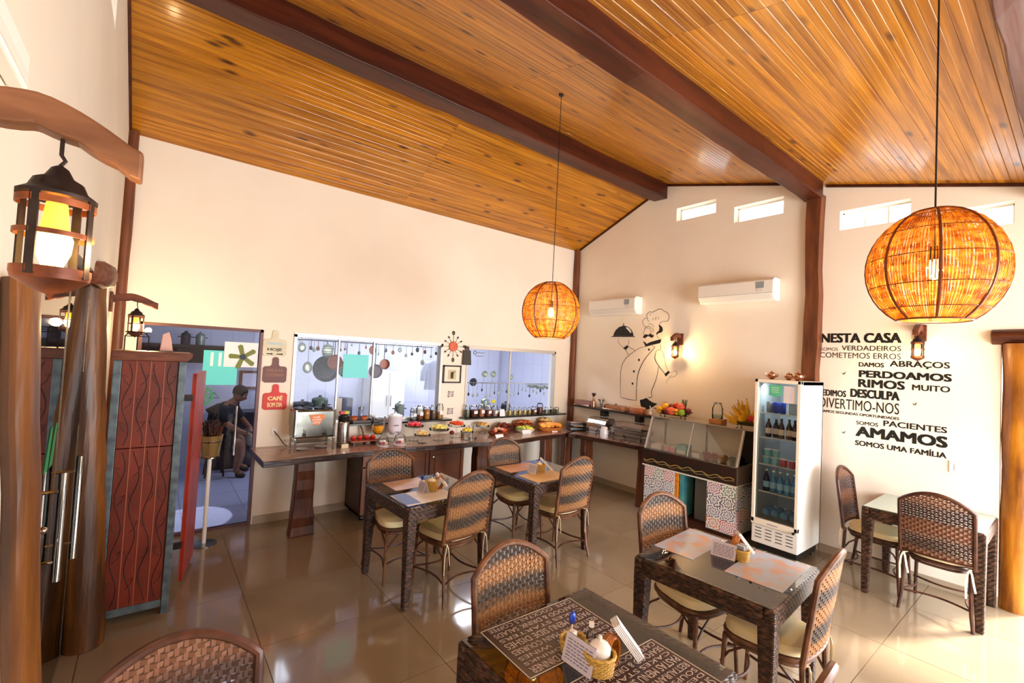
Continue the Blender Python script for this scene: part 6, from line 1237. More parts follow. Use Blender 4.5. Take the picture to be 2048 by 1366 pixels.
# film sheet and sticker on window 1 / 2
yq = YA + .004; p0, p1 = PY(688, 708, yq), PY(735, 756, yq); single('overlay_sheet', MB().box(p0.x, p1.x, yq, yq + .003, p1.z, p0.z), turq, 'pale turquoise square film on the left kitchen window', 'film sheet')  # flat turquoise square laid over the pane
p0 = PY(950, 705, yq); t = thing('window_sticker', 'small round grey sticker with two text strips on the right kitchen window', 'sticker', (p0.x, yq, p0.z - .05)); obj('ring', MB().tube([(p0.x + .025 * cos(2 * pi * i / 16), yq, p0.z + .025 * sin(2 * pi * i / 16)) for i in range(16)], .007, 5, closed=True), mat('sticker_grey', (120, 122, 132), .5), t)
for q in range(2): obj('text_strip', MB().box(p0.x + .04 - .03 * q, p0.x + .17 - .02 * q, yq, yq + .002, p0.z - .005 - .05 * q, p0.z + .005 - .05 * q), MATS['sticker_grey'], t)

# ================================================================== LEDGES AND JARS
for nm, x0_, x1_, lb in (('window_ledge', 1.84, 3.26, 'dark stone ledge under the left kitchen window'), ('window_ledge', 3.47, 5.46, 'dark stone ledge under the right kitchen window')):
    single(nm, MB().box(x0_, x1_, YA - .16, YA - .001, 1.018, 1.042), mat('black_granite', (36, 40, 38), .2, coat=.5), lb, 'ledge', bevel=.003)
LZ = 1.043
def jar(px, r, h, fillc, lb, tag_=True, lidm=None, fh=.75, y=YA - .08, grp='jars on the kitchen ledges', tint=None):
    x = PY(px, 830, y).x; o = thing('glass_jar', lb, 'jar', (x, y, LZ), 0, grp)
    fm = mat('fill_%d_%d_%d' % fillc, fillc, .6, col2=tuple(int(v * .62) for v in fillc), nscale=60)
    obj('body', MB().lathe([(r * .92, 0), (r, .008), (r, h * .82), (r * .78, h * .9), (r * .78, h * .95)], (x, y, LZ), 16), jarg, o)
    obj('contents', MB().lathe([(r * .86, .004), (r * .93, .01), (r * .93, h * .82 * fh), (0, h * .82 * fh + .002)], (x, y, LZ), 14), fm, o)
    obj('lid', MB().lathe([(r * .84, h * .93), (r * .84, h), (r * .7, h * 1.02), (0, h * 1.02)], (x, y, LZ), 14), lidm or steel, o)
    if tag_: obj('paper_tag', MB().box(x - r * .5, x + r * .5, y - r - .003, y - r - .001, LZ + h * .3, LZ + h * .55), paper, o)
    return o
jar(827, .045, .16, (150, 150, 150), 'clear jar with grey lid, leftmost of the four on the left ledge', fh=.2); jar(840, .046, .19, (150, 90, 66), 'jar of red-brown dried fruit, second on the left ledge', fh=.4)
jar(853, .047, .165, (206, 140, 60), 'jar of orange snacks on the left ledge', False, fh=.95); jar(866, .04, .19, (120, 96, 84), 'dark patterned jar, fourth on the left ledge', False); jar(879, .048, .20, (216, 160, 96), 'tall jar with cream and orange layers at the right end of the left ledge', fh=.55)
names2 = [(934, .036, .17, (120, 130, 110), 'narrow green-grey jar at the left end of the right ledge', False), (947, .058, .17, (110, 52, 32), 'wide jar of dark brown granola with a white tag on the right ledge', True), (962, .05, .18, (206, 130, 92), 'jar of orange-brown cereal next to the dark granola jar', True),
          (976, .05, .155, (150, 72, 52), 'jar of reddish nuts, third wide jar from the left on the right ledge', True), (989, .046, .15, (216, 180, 170), 'jar of pale pink sweets below the yellow flowers', True), (1001, .046, .09, (206, 190, 120), 'low jar of yellow-green seeds by the white card', False),
          (1019, .03, .115, (226, 196, 110), 'small jar of yellow grain, first of five small ones', False), (1029, .03, .115, (216, 200, 130), 'small jar of yellow grain, second of five small ones', False), (1039, .03, .115, (220, 190, 96), 'small jar of yellow grain, third of five small ones', False), (1049, .03, .115, (222, 204, 140), 'small jar of yellow grain, fourth of five small ones', False), (1058, .03, .11, (200, 170, 100), 'small jar of tan grain, fifth of five small ones', False),
          (1067, .042, .12, (140, 96, 60), 'jar of mixed brown sweets right of the small grain jars', True), (1079, .05, .17, (116, 56, 50), 'large jar of dark red sweets with a dark lid on the right ledge', False), (1092, .034, .10, (176, 180, 170), 'low pale jar right of the dark red sweets', False), (1103, .034, .10, (90, 80, 66), 'low dark jar near the right end of the right ledge', False), (1113, .034, .095, (150, 140, 110), 'last low jar at the right end of the right ledge', False)]
for i, q in enumerate(names2): jar(q[0], q[1], q[2], q[3], q[4], q[5], lidm=blackp if i == 12 else None)
x = PY(989, 800, YA - .05).x; t = thing('flower_sprig', 'bright yellow flowers with green stems standing behind the pink jar', 'flowers', (x, YA - .03, LZ)); 
for q in range(4): obj('petal_cluster', MB().ball((x - .02 + .014 * q, YA - .028, LZ + .20 + .02 * (q % 2)), (.016, .012, .02), 8, 5), mat('yellow_petal', (226, 216, 40), .6), t)
obj('stem', MB().tube([(x, YA - .025, LZ), (x, YA - .025, LZ + .19)], .004, 5), vm['green_apple'], t)
x = PY(1003, 815, YA - .10).x; single('tent_card', MB().prism([(-.05, 0), (.05, 0), (.04, .10), (-.04, .10)], lambda u, v: (x + u, YA - .135 + v * .15, LZ + .0 + v), lambda u, v: (x + u, YA - .131 + v * .15, LZ + .0 + v)), paper, 'white tent card in the middle of the right ledge', 'card')
# cups on the left ledge
x0_ = PY(700, 842, YA - .08).x; x1_ = PY(755, 838, YA - .08).x; t = thing('dark_tray', 'dark serving tray on the left part of the left ledge', 'tray', ((x0_ + x1_) / 2, YA - .08, LZ)); obj('tray_base', MB().box(x0_, x1_, YA - .155, YA - .01, LZ, LZ + .012), mat('tray_brown', (60, 40, 34), .4), t, bevel=.003); m = MB()
for q in ((x0_, x1_, YA - .155, YA - .147), (x0_, x1_, YA - .018, YA - .01), (x0_, x0_ + .008, YA - .155, YA - .01), (x1_ - .008, x1_, YA - .155, YA - .01)): m.box(q[0], q[1], q[2], q[3], LZ, LZ + .035)
obj('tray_rim', m, MATS['tray_brown'], t)
for i, (px, c_) in enumerate(((708, (196, 110, 70)), (728, (196, 96, 60)))):
    x = PY(px, 835, YA - .085).x; o = thing('ceramic_bowl', ('left', 'right')[i] + ' terracotta bowl with a red rim on the dark serving tray', 'bowl', (x, YA - .085, LZ + .013), 0, 'terracotta bowls on the tray'); obj('bowl', MB().lathe([(.022, 0), (.04, .03), (.046, .062), (.04, .062), (.034, .03)], (x, YA - .085, LZ + .013), 16), mat('terracotta_bowl', c_, .4), o); obj('rim', MB().tube([(x + .044 * cos(2 * pi * k / 18), YA - .085 + .044 * sin(2 * pi * k / 18), LZ + .076) for k in range(18)], .004, 5, closed=True), mat('red_rim', (150, 40, 26), .4), o)
x = PY(746, 835, YA - .085).x; single('white_cup', MB().lathe([(.018, 0), (.026, .04), (.03, .07), (.026, .07), (.02, .01)], (x, YA - .085, LZ + .013), 14), ceramic, 'small white cup at the right of the dark serving tray', 'cup')
x = PY(723, 815, YA - .05).x; t = thing('blue_canister', 'bluish glass canister behind the terracotta bowls', 'canister', (x, YA - .04, LZ)); obj('body', MB().lathe([(.03, .014), (.032, .02), (.032, .16), (.028, .165)], (x, YA - .042, LZ), 14), mat('blue_grey_glass', (120, 140, 176), .15), t); obj('lid', MB().lathe([(.03, .165), (.03, .18), (.008, .185), (.008, .2), (0, .2)], (x, YA - .042, LZ), 12), steel, t)

# ================================================================== THINGS ON THE LONG COUNTER
C = CZ + .0005
# juice dispenser
X0, X1, Y0, Y1 = 1.215, 1.64, 5.14, 5.42
t = thing('drinks_dispenser', 'two-tank steel drinks dispenser with an orange cup sign at the left end of the counter', 'dispenser', ((X0 + X1) / 2, 5.28, C))
for x in (X0 + .02, X1 - .02):
    for y in (Y0 + .02, Y1 - .02): obj('leg', MB().tube([(x, y, C), (x, y, C + .12)], .012, 8), steel, t)
m = MB(); m.box(X0, X1, Y0 + .05, Y1, C + .12, C + .425); obj('tank_housing', m, mat('mirror_steel', (176, 176, 168), .16, 1.0, col2=(120, 122, 116), nscale=5), t, bevel=.02)
for x in (X0 + .005, X1 - .02): obj('corner_column', MB().box(x, x + .018, Y0 + .03, Y0 + .05, C, C + .43), chrome, t, bevel=.004)
obj('lower_shelf', MB().box(X0 + .02, X1 - .02, Y0 + .02, Y1 - .02, C + .07, C + .08), steel, t)
for x in ((X0 * 3 + X1) / 4, (X0 + X1 * 3) / 4):
    l = obj('lid', MB().lathe([(.098, .425), (.095, .438), (.05, .45), (.02, .455)], (x, (Y0 + .05 + Y1) / 2, C), 20), blackp, t); obj('lid_knob', MB().lathe([(.016, .455), (.02, .475), (0, .48)], (x, (Y0 + .05 + Y1) / 2, C), 12), blackp, l)
    s_ = obj('tap', MB().tube([(x, Y0 + .05, C + .17), (x, Y0 + .01, C + .17), (x, Y0 + .0, C + .14)], .009, 8), blackp, t); obj('tap_lever', MB().tube([(x, Y0 + .02, C + .17), (x, Y0 + .012, C + .215)], .005, 6), chrome, s_)
m = MB(); q = PY(633, 840, Y0 + .04); m.prism([(-.075, .055), (.07, .06), (.10, .03), (.075, .015), (.035, -.05), (-.03, -.055)], lambda u, v: (q.x + u, Y0 + .047, q.z + v), lambda u, v: (q.x + u, Y0 + .042, q.z + v)); s_ = obj('cup_sign', m, mat('orange_card', (226, 132, 60), .5), t, label='orange cup-shaped card sign')
m = MB()
for k, (w_, tx) in enumerate(((.07, 'CAFÉ'), (.085, 'COM'), (.08, 'LEITE'))): put_text(m, tx, (q.x - w_ / 2, Y0 + .0415, q.z + .022 - k * .03), (1, 0, 0), (0, 0, 1), w_, .02, .01, .0006)
obj('lettering', m, paper, s_)
c0 = PY(548, 862, YA - .005); t = thing('power_cord', 'black power cord from the wall socket to the drinks dispenser', 'cord', (c0.x, YA, C)); obj('cable', MB().tube([(c0.x, YA - .012, c0.z), (c0.x + .03, YA - .05, c0.z - .04), (c0.x + .09, YA - .08, C + .03), (X0 - .0, YA - .1, C + .008)], .005, 6), blackp, t); obj('socket', MB().box(c0.x - .03, c0.x + .03, YA - .012, YA - .001, c0.z - .03, c0.z + .03), whitepl, t)
for k, (px, py) in enumerate(((604, 899), (642, 894))):
    q = FL(px, py, CZ); o = thing('saucer_plate', ('left', 'right')[k] + ' small cream plate on the counter edge before the drinks dispenser', 'plate', (q.x, q.y, C), 0, 'cream plates before the dispenser'); obj('dish', MB().lathe([(.03, 0), (.062, .008), (.066, .011), (.055, .007), (0, .004)], (q.x, max(q.y, 4.95), C), 20), ceramic, o)
# thermos
q = Vector((1.735, 5.20, C)); t = thing('thermos_flask', 'steel vacuum flask with a black pump top beside the drinks dispenser', 'flask', q); obj('body', MB().lathe([(.062, 0), (.064, .01), (.064, .27), (.058, .285)], q, 22), steel, t); obj('pump_head', MB().lathe([(.06, .285), (.062, .29), (.06, .35), (.045, .365), (0, .37)], q, 20), blackp, t); obj('spout', MB().tube([(q.x, q.y - .05, C + .335), (q.x, q.y - .1, C + .325)], .012, 8), blackp, t); obj('price_card', MB().box(q.x - .035, q.x + .04, q.y - .085, q.y - .081, C, C + .045), mat('cream_card', (236, 226, 190), .6), t)
t = thing('tea_box', 'red, green and white packet lying on the vacuum flask', 'packet', (q.x, q.y, C + .37)); obj('carton', MB().box(q.x - .05, q.x + .0, q.y - .03, q.y + .03, C + .371, C + .40), mat('packet_red', (206, 60, 60), .5), t); obj('green_half', MB().box(q.x + .001, q.x + .05, q.y - .03, q.y + .03, C + .371, C + .40), mat('packet_green', (190, 196, 70), .5), t)
# red tea trays on a wooden board with paddle
t = thing('wooden_board', 'low wooden serving board carrying red fruit cups', 'board', (2.02, 5.28, C)); obj('board_top', MB().box(1.84, 2.17, 5.22, 5.40, C + .03, C + .045), mat('reddish_board', (176, 92, 66), .45, col2=(140, 64, 44), nscale=4, stretch=(1, 5, 5)), t, bevel=.003)
for a in (1.87, 2.13): obj('board_foot', MB().box(a, a + .015, 5.23, 5.39, C, C + .03), cabdark, t)
for k, x in enumerate((1.89, 1.965, 2.05, 2.125)):
    o = thing('fruit_cup', ['red strawberry cup at the left end of the wooden board', 'second red strawberry cup on the wooden board', 'third red strawberry cup on the wooden board', 'red strawberry cup at the right end of the wooden board'][k], 'cup', (x, 5.30, C + .046), 0, 'red cups on the wooden board'); obj('dish', MB().lathe([(.022, 0), (.034, .02), (.036, .028)], (x, 5.30, C + .046), 14), mat('red_dish', (176, 34, 26), .3), o); obj('fruit', MB().ball((x, 5.30, C + .046 + .032), (.028, .028, .02), 10, 6), mat('red_fruit', (206, 40, 36), .35, col2=(230, 110, 90), nscale=40), o)
t = thing('wooden_paddle', 'upright wooden paddle leaning on the wall behind the red cups', 'paddle', (2.06, 5.45, C)); obj('handle', MB().tube([(2.07, 5.42, C), (2.05, 5.47, C + .14), (2.03, 5.51, C + .2)], [(.012, .005)] * 3, 8, flat=(1, 0, 0)), armwood, t); obj('blade', MB().tube([(2.075, 5.415, C + .001), (2.065, 5.44, C + .07)], [(.02, .005)] * 2, 8, flat=(1, 0, 0)), armwood, t)
# orange juice jug and white dispenser
def stand_jug(px, y, r, z0, h, lb, juice, jf, whitebody=False):
    x = PY(px, 850, y).x; o = thing('juice_jar', lb, 'jar', (x, y, C)); obj('stand', MB().lathe([(r * .8, 0), (r * .8, .006), (r * .1, .012), (r * .1, z0 - .01), (r * .7, z0)], (x, y, C), 18), jarg if not whitebody else ceramic, o)
    obj('vessel', MB().lathe([(r * .5, z0), (r * .9, z0 + .03), (r, z0 + .07), (r, z0 + h), (r * 1.03, z0 + h + .004)], (x, y, C), 20, cap=not whitebody and False), jarg if not whitebody else mat('lilac_white_glass', (232, 226, 240), .2), o)
    if jf: obj('juice', MB().lathe([(r * .46, z0 + .003), (r * .86, z0 + .032), (r * .96, z0 + .07), (r * .96, z0 + h * jf), (0, z0 + h * jf)], (x, y, C), 18), juice, o)
    obj('lid', MB().lathe([(r * 1.03, z0 + h), (r * 1.05, z0 + h + .012), (r * .5, z0 + h + .03), (.01, z0 + h + .04), (.012, z0 + h + .055), (0, z0 + h + .06)] if whitebody else [(r * 1.02, z0 + h), (r * 1.02, z0 + h + .01), (0, z0 + h + .012)], (x, y, C), 18), ceramic if whitebody else jarg, o)
    obj('tap', MB().tube([(x, y - r * .8, C + z0 + .04), (x, y - r * 1.3, C + z0 + .04), (x, y - r * 1.3, C + z0 + .02)], .006, 6), chrome, o); return o, x
stand_jug(757, 5.36, .078, .09, .20, 'glass jar half full of orange juice on the counter', mat('orange_juice', (240, 160, 20), .25), .5)
o, x = stand_jug(790, 5.33, .085, .08, .22, 'white lidded beverage jar right of the orange juice', None, 0, True); obj('label_text', MB().box(x - .05, x + .01, 5.33 - .087, 5.33 - .085, C + .19, C + .205), inkgrey, o)
# glass domes with cups / fruit stands
def stand(px, py, r, h, foodc, lb, mound=.03, cat='fruit stand', y=None):
    q = FL(px, py, CZ); 
    if y: q = PY(px, py, y)
    x, y_ = q.x, (q.y if not y else y); y_ = min(y_, YA - r - .01); o = thing('glass_stand', lb, cat, (x, y_, C), 0, 'glass stands of food on the counter')
    obj('foot', MB().lathe([(r * .5, 0), (r * .48, .006), (.008, .012), (.008, h - .006), (r * .3, h)], (x, y_, C), 18), jarg, o); obj('dish', MB().lathe([(r * .3, h), (r * .95, h + .012), (r, h + .03), (r * .97, h + .03), (r * .9, h + .016)], (x, y_, C), 22, cap=False), jarg, o)
    fm = mat('food_%d_%d_%d' % foodc, foodc, .4, col2=tuple(min(255, int(v * 1.25) + 10) for v in foodc), nscale=26); Q = random.Random(px)
    for k in range(9):
        a = 2 * pi * k / 8; rr = r * .55 if k < 8 else 0
        obj('fruit_piece', MB().obox((x + rr * cos(a), y_ + rr * sin(a), C + h + .03 + (mound * .6 if k < 8 else mound)), (r * .55, r * .3, .03), Matrix.Rotation(Q.uniform(0, 3), 3, 'Z') @ Matrix.Rotation(Q.uniform(-.5, .5), 3, 'X')), fm, o, bevel=.006)
    return o
stand(828, 862, .12, .16, (206, 40, 50), 'tall glass stand of watermelon slices on the counter', y=5.24); stand(845, 868, .10, .075, (226, 180, 110), 'low glass stand of melon pieces in front of the watermelon', y=5.06)
stand(878, 864, .13, .115, (226, 206, 110), 'glass stand of pale yellow fruit left of the papaya', .04, y=5.14); stand(913, 856, .12, .13, (214, 70, 30), 'glass stand of orange-red papaya pieces', .04, y=5.25); stand(934, 862, .085, .08, (240, 180, 20), 'glass bowl of bright yellow mango pieces', .03, y=5.03)
stand(965, 858, .10, .08, (226, 160, 80), 'glass stand of small pastries behind the white name card', .03, y=5.38)
def dome(px, y, r, lb):
    x = PY(px, 880, y).x; o = thing('cake_dome', lb, 'cake dome', (x, y, C), 0, 'small glass domes at the counter edge'); obj('plate', MB().lathe([(r, 0), (r * 1.05, .008), (0, .008)], (x, y, C), 20), ceramic, o); obj('dome', MB().lathe([(r * .92, .009), (r * .92, .06), (r * .8, .1), (r * .4, .125), (0, .13)], (x, y, C), 20, cap=False), jarg, o); obj('knob', MB().ball((x, y, C + .14), .011), jarg, o)
    for k in range(3): obj('sweet', MB().ball((x + (k - 1) * .035, y, C + .028), (.02, .02, .018), 10, 6), mat('food_lilac_%d' % k, ((150, 90, 120), (190, 70, 60), (226, 210, 200))[k], .5), o)
dome(767, 5.08, .062, 'small glass dome left of its twin below the orange juice'); dome(800, 5.07, .075, 'larger glass dome below the white beverage jar')
def name_card(px, py, w, h, lb):
    q = FL(px, py, CZ); y = max(q.y, 4.93); o = thing('name_card', lb, 'card', (q.x, y, C), 0, 'white name cards along the counter'); m = MB(); m.hexa([(q.x - w / 2, y, C), (q.x + w / 2, y, C), (q.x + w / 2, y + .003, C), (q.x - w / 2, y + .003, C)], [(q.x - w / 2, y + .02, C + h), (q.x + w / 2, y + .02, C + h), (q.x + w / 2, y + .023, C + h), (q.x - w / 2, y + .023, C + h)]); obj('card_front', m, paper, o)
    m = MB(); m.hexa([(q.x - w / 2, y + .043, C), (q.x + w / 2, y + .043, C), (q.x + w / 2, y + .046, C), (q.x - w / 2, y + .046, C)], [(q.x - w / 2, y + .023, C + h), (q.x + w / 2, y + .023, C + h), (q.x + w / 2, y + .026, C + h), (q.x - w / 2, y + .026, C + h)]); obj('card_back', m, paper, o)
name_card(766, 887, .075, .035, 'small cream card before the left glass dome'); name_card(802, 884, .08, .04, 'small cream card before the larger glass dome'); name_card(1000, 876, .13, .045, 'white card in front of the brown basket'); name_card(1054, 868, .16, .055, 'white card in front of the green salad plate'); name_card(1110, 864, .11, .045, 'white card in front of the bread rolls')
def dish_food(px, y, r, sc, h, m_, foodc, lb, n=16, fr=.024, cat='food dish', c2=None):
    x = PY(px, 860, y).x; o = thing('food_dish', lb, cat, (x, y, C), 0, 'dishes of food toward the corner'); obj('dish', MB().lathe([(.8, 0), (1.0, h * .7), (1.04, h), (.96, h), (.8, h * .3), (0, h * .25)], (x, y, C), 22, sc=(r * sc, r)), m_, o); Q = random.Random(px)
    for k in range(n):
        a = Q.uniform(0, 2 * pi); rr = sqrt(Q.random()) * .8; c_ = foodc if (k % 2 or not c2) else c2
        obj('food_piece', MB().ball((x + rr * cos(a) * r * sc, y + rr * sin(a) * r, C + h + .012 + (1 - rr) * .035), (fr * 1.6, fr, fr * .9), 9, 6, M=Matrix.Rotation(Q.uniform(0, 3), 3, 'Z')), mat('food_%d_%d_%d' % c_, c_, .5, col2=tuple(min(255, int(v * 1.2) + 10) for v in c_), nscale=26), o)
    return o
dish_food(996, 5.17, .105, 1.5, .045, mat('wicker_brown', (150, 70, 36), .6, col2=(110, 46, 22), nscale=40), (226, 170, 130), 'brown oval basket of sliced cake behind a white card', c2=(176, 70, 40)); dish_food(1008, 5.38, .09, 1.6, .07, mat('wicker_dark', (90, 40, 26), .6), (110, 48, 30), 'dark basket of brown rolls against the wall')
dish_food(1045, 5.42, .09, 2.0, .09, mat('wicker_red', (150, 64, 36), .6), (176, 96, 50), 'long reddish basket against the wall behind the green salad'); dish_food(1050, 5.22, .12, 1.3, .04, ceramic, (214, 196, 60), 'white plate of green and yellow salad', c2=(110, 150, 60))
dish_food(1100, 5.17, .15, 1.5, .06, mat('wicker_gold', (206, 130, 60), .6, col2=(176, 96, 40), nscale=40), (236, 160, 70), 'large wicker tray heaped with golden bread rolls', n=26, fr=.036, c2=(226, 140, 50)); dish_food(1088, 5.44, .08, 1.8, .10, mat('wicker_rose', (206, 110, 80), .6), (240, 190, 120), 'raised basket of pale rolls against the wall', n=12, fr=.03)
q = FL(903, 876, CZ); t = thing('flower_glass', 'small dark red flower in a low glass on the counter', 'flower', (q.x, q.y, C)); obj('vase', MB().lathe([(.02, 0), (.022, .04), (.016, .05)], q, 12), jarg, t); obj('bloom', MB().ball((q.x, q.y, C + .07), (.035, .03, .028), 10, 6), mat('dark_red_bloom', (130, 30, 30), .6, bump=(60, .8, .01)), t)
q = FL(925, 874, CZ); single('olive_cup', MB().lathe([(.02, 0), (.026, .05), (.02, .05), (.016, .01)], q, 12), mat('olive_ceramic', (120, 90, 50), .4), 'small olive-brown cup right of the red flower', 'cup')
q = FL(948, 882, CZ); t = thing('glass_ashbowl', 'sparkling cut-glass bowl at the counter edge', 'bowl', (q.x, q.y, C)); obj('bowl', MB().lathe([(.04, 0), (.055, .03), (.058, .045), (.05, .045), (.03, .01)], (q.x, max(q.y, 4.95), C), 12), jarg, t)
t = thing('drinking_glass', 'upturned clear glass below the left end of the right ledge', 'glass', (3.62, 5.44, C)); obj('glass', MB().lathe([(.03, 0), (.035, .1), (.032, .1), (.028, .004)], (3.62, 5.44, C), 14), jarg, t)

# ================================================================== KITCHEN CONTENTS
t = thing('utensil_rail', 'steel rail with hanging hooks inside the kitchen behind the left window', 'rail', (2.4, 6.3, 2.0)); obj('rail_bar', MB().tube([(1.35, 6.3, 2.02), (3.4, 6.3, 2.02)], .010, 8), steel, t)
for x in (1.5, 3.2): obj('hanger_rod', MB().tube([(x, 6.3, 2.02), (x, 6.3, KZ)], .006, 6), steel, t)
panm = [mat('pan_dark', (44, 44, 58), .5, .1), mat('pan_copper', (146, 74, 52), .5, .2), mat('pan_green', (84, 104, 96), .5, .1), mat('pan_plum', (76, 56, 70), .5, .1)]
def pan(px, py, r, m_, lb, y=6.3):
    c = PY(px, py, y); o = thing('hanging_pan', lb, 'pan', (c.x, y, c.z - r), 0, 'pans hanging from the kitchen rail'); obj('bowl', MB().lathe([(r * .8, 0), (r * .97, .03), (r, .045), (r * .95, .045), (r * .78, .01), (0, .008)], (c.x, y - .02, c.z), 26, M=Matrix.Rotation(radians(90), 3, 'X')), m_, o)
    obj('handle', MB().tube([(c.x, y - .03, c.z + r * .95), (c.x, y - .03, 1.98), (c.x, y - .01, 2.03)], [(.012, .005), (.010, .004), (.004, .004)], 6), blackp, o); return o
pan(650, 737, .175, panm[0], 'large dark round pan hanging behind the left window'); pan(667, 724, .10, panm[1], 'copper-brown pan hanging in front of the large dark one', 6.24); pan(690, 738, .12, panm[2], 'grey-green pan hanging left of the turquoise film', 6.34); pan(748, 742, .10, panm[3], 'plum-coloured pan right of the turquoise film'); pan(766, 728, .075, panm[1], 'small brown pan at the right end of the pan row', 6.26)
def ladle(px, py, L, m_, lb, w=.04, y=6.28, slotted=False):
    c = PY(px, py, y); o = thing('hanging_utensil', lb, 'kitchen utensil', (c.x, y, c.z), 0, 'utensils hanging from the kitchen rail'); obj('handle', MB().tube([(c.x, y, 2.03), (c.x, y, c.z + w)], [(.008, .003)] * 2, 6), m_, o); obj('head', MB().ball((c.x, y, c.z), (w, .012, w * 1.25), 12, 8), m_, o)
    if slotted: m = MB(); [m.box(c.x - w * .8, c.x + w * .8, y - .0155, y - .0125, c.z - w + k * w * .45, c.z - w + k * w * .45 + .008) for k in range(5)]; obj('slot', m, blackp, o)
    return o
gs = mat('grey_green_steel', (150, 160, 150), .3, .6)
ladle(604, 695, .1, gs, 'small round steel ladle at the far left of the rail', .05); ladle(615, 735, .2, gs, 'pale wide spatula below the steel ladle', .06, 6.25); ladle(628, 700, .2, gs, 'slim steel turner hanging second from the left', .022, slotted=False); ladle(655, 702, .1, gs, 'large slotted skimmer in the middle of the rail', .075, 6.2, True); ladle(681, 700, .1, panm[0], 'narrow dark spatula left of the turquoise film', .016); ladle(745, 700, .1, panm[1], 'reddish-brown board-shaped turner right of the film', .05); ladle(800, 700, .1, gs, 'steel whisk head toward the right of the rail', .03); ladle(835, 700, .1, panm[0], 'dark ladle toward the right window edge', .03); ladle(845, 725, .1, gs, 'pale ladle near the right window edge', .035, 6.35)
Q = random.Random(21); more = [(600, 690), (622, 690), (636, 690), (647, 690), (666, 690), (690, 690), (704, 690), (718, 692), (732, 694), (757, 696), (772, 698), (786, 699), (812, 700), (824, 702), (850, 704), (862, 705), (872, 706)]
pos_w = ['far left end', 'left of the long spatula', 'beside the long turner', 'left of the big skimmer', 'right of the big skimmer', 'above the left edge of the turquoise film', 'above the turquoise film, left', 'above the turquoise film, centre', 'above the turquoise film, right', 'above the plum pan', 'right of the plum pan', 'before the whisk head', 'after the whisk head', 'in the right third', 'near the right edge', 'second from the right edge', 'at the right edge']
for k, (px, py) in enumerate(more): ladle(px, py + Q.randint(0, 14), .1, (gs, panm[0], panm[1])[k % 3], 'slim hanging utensil on the kitchen rail, %s' % pos_w[k], Q.uniform(.014, .026), 6.33)
t = thing('hanging_shirt', 'pale blue chef jacket hanging near the right edge of the left kitchen window', 'jacket', (3.2, 6.7, 1.3)); c = PY(868, 745, 6.7); jm = mat('pale_blue_cloth', (186, 196, 224), .8); jb = obj('jacket_body', MB().tube([(c.x, 6.7, c.z + .2), (c.x, 6.7, c.z + .15), (c.x, 6.7, c.z - .05), (c.x, 6.7, c.z - .28)], [(.06, .03), (.17, .05), (.15, .06), (.17, .07)], 16, flat=(1, 0, 0)), jm, t); [obj('sleeve', MB().tube([(c.x + q_ * .14, 6.7, c.z + .14), (c.x + q_ * .2, 6.69, c.z), (c.x + q_ * .21, 6.68, c.z - .14)], [.045, .045, .04], 10), jm, t) for q_ in (-1, 1)]; obj('hanger', MB().tube([(c.x, 6.7, c.z + .19), (c.x, 6.7, c.z + .3)], .006, 6), steel, t)
t = thing('kitchen_dresser', 'tall white cupboard against the kitchen back wall behind the left window', 'cupboard', (3.6, 8.3, 0)); x0_, x1_ = PY(735, 800, 8.3).x, PY(800, 800, 8.3).x; obj('carcass', MB().box(x0_, x1_, 8.12, 8.58, .05, 1.55), white, t, bevel=.006)
for k in range(2): d = obj('door', MB().box(x0_ + .01 + k * (x1_ - x0_) / 2, x0_ - .01 + (k + 1) * (x1_ - x0_) / 2, 8.10, 8.12, .08, 1.52), whitepl, t, bevel=.004); obj('handle', MB().tube([((x0_ + x1_) / 2 + (.04 if k else -.04), 8.085, .9), ((x0_ + x1_) / 2 + (.04 if k else -.04), 8.085, 1.1)], .006, 6), steel, d)
obj('plinth', MB().box(x0_ + .02, x1_ - .02, 8.16, 8.55, 0, .05), blackp, t)
t = thing('kitchen_worktop', 'steel worktop inside the kitchen below the two windows', 'worktop', (3.3, 6.2, 0)); obj('top', MB().box(1.3, 5.4, 5.95, 6.5, .86, .90), steel, t, bevel=.004); obj('shelf', MB().box(1.35, 5.35, 6.0, 6.45, .3, .32), steel, t)
for x in (1.35, 3.3, 5.3):
    for y in (6.0, 6.42): obj('leg', MB().box(x, x + .04, y, y + .04, 0, .86), steel, t)
def kit_pot(px, y, r, h, m_, lb, z=.90):
    x = PY(px, 800, y).x; o = thing('cooking_pot', lb, 'pot', (x, y, z), 0, 'pots on the kitchen worktop'); obj('body', MB().lathe([(r * .96, 0), (r, .01), (r, h)], (x, y, z), 20), m_, o); obj('lid', MB().lathe([(r * 1.03, h), (r * .9, h + .02), (.02, h + .04), (.018, h + .06), (0, h + .062)], (x, y, z), 18), m_, o)
    for s_ in (-1, 1): obj('handle', MB().tube([(x + s_ * r, y - .03, z + h * .8), (x + s_ * (r + .03), y - .02, z + h * .8), (x + s_ * (r + .03), y + .02, z + h * .8), (x + s_ * r, y + .03, z + h * .8)], .006, 6), blackp, o)
    return o
kit_pot(605, 6.15, .13, .30, panm[0], 'large dark steaming pot behind the drinks dispenser'); kit_pot(640, 6.25, .10, .34, panm[2], 'green-grey pot next to the large dark pot')
t = thing('spice_rack', 'dark box shelf of jars behind the vacuum flask in the kitchen', 'shelf', (2.2, 6.3, .9)); x = PY(695, 810, 6.2).x; obj('case', MB().box(x - .07, x + .07, 6.2, 6.35, .901, 1.26), mat('navy_box', (50, 54, 92), .4), t, bevel=.004); obj('panel', MB().box(x - .17, x - .075, 6.2, 6.22, .901, 1.26), mat('light_board', (220, 206, 186), .6), t)
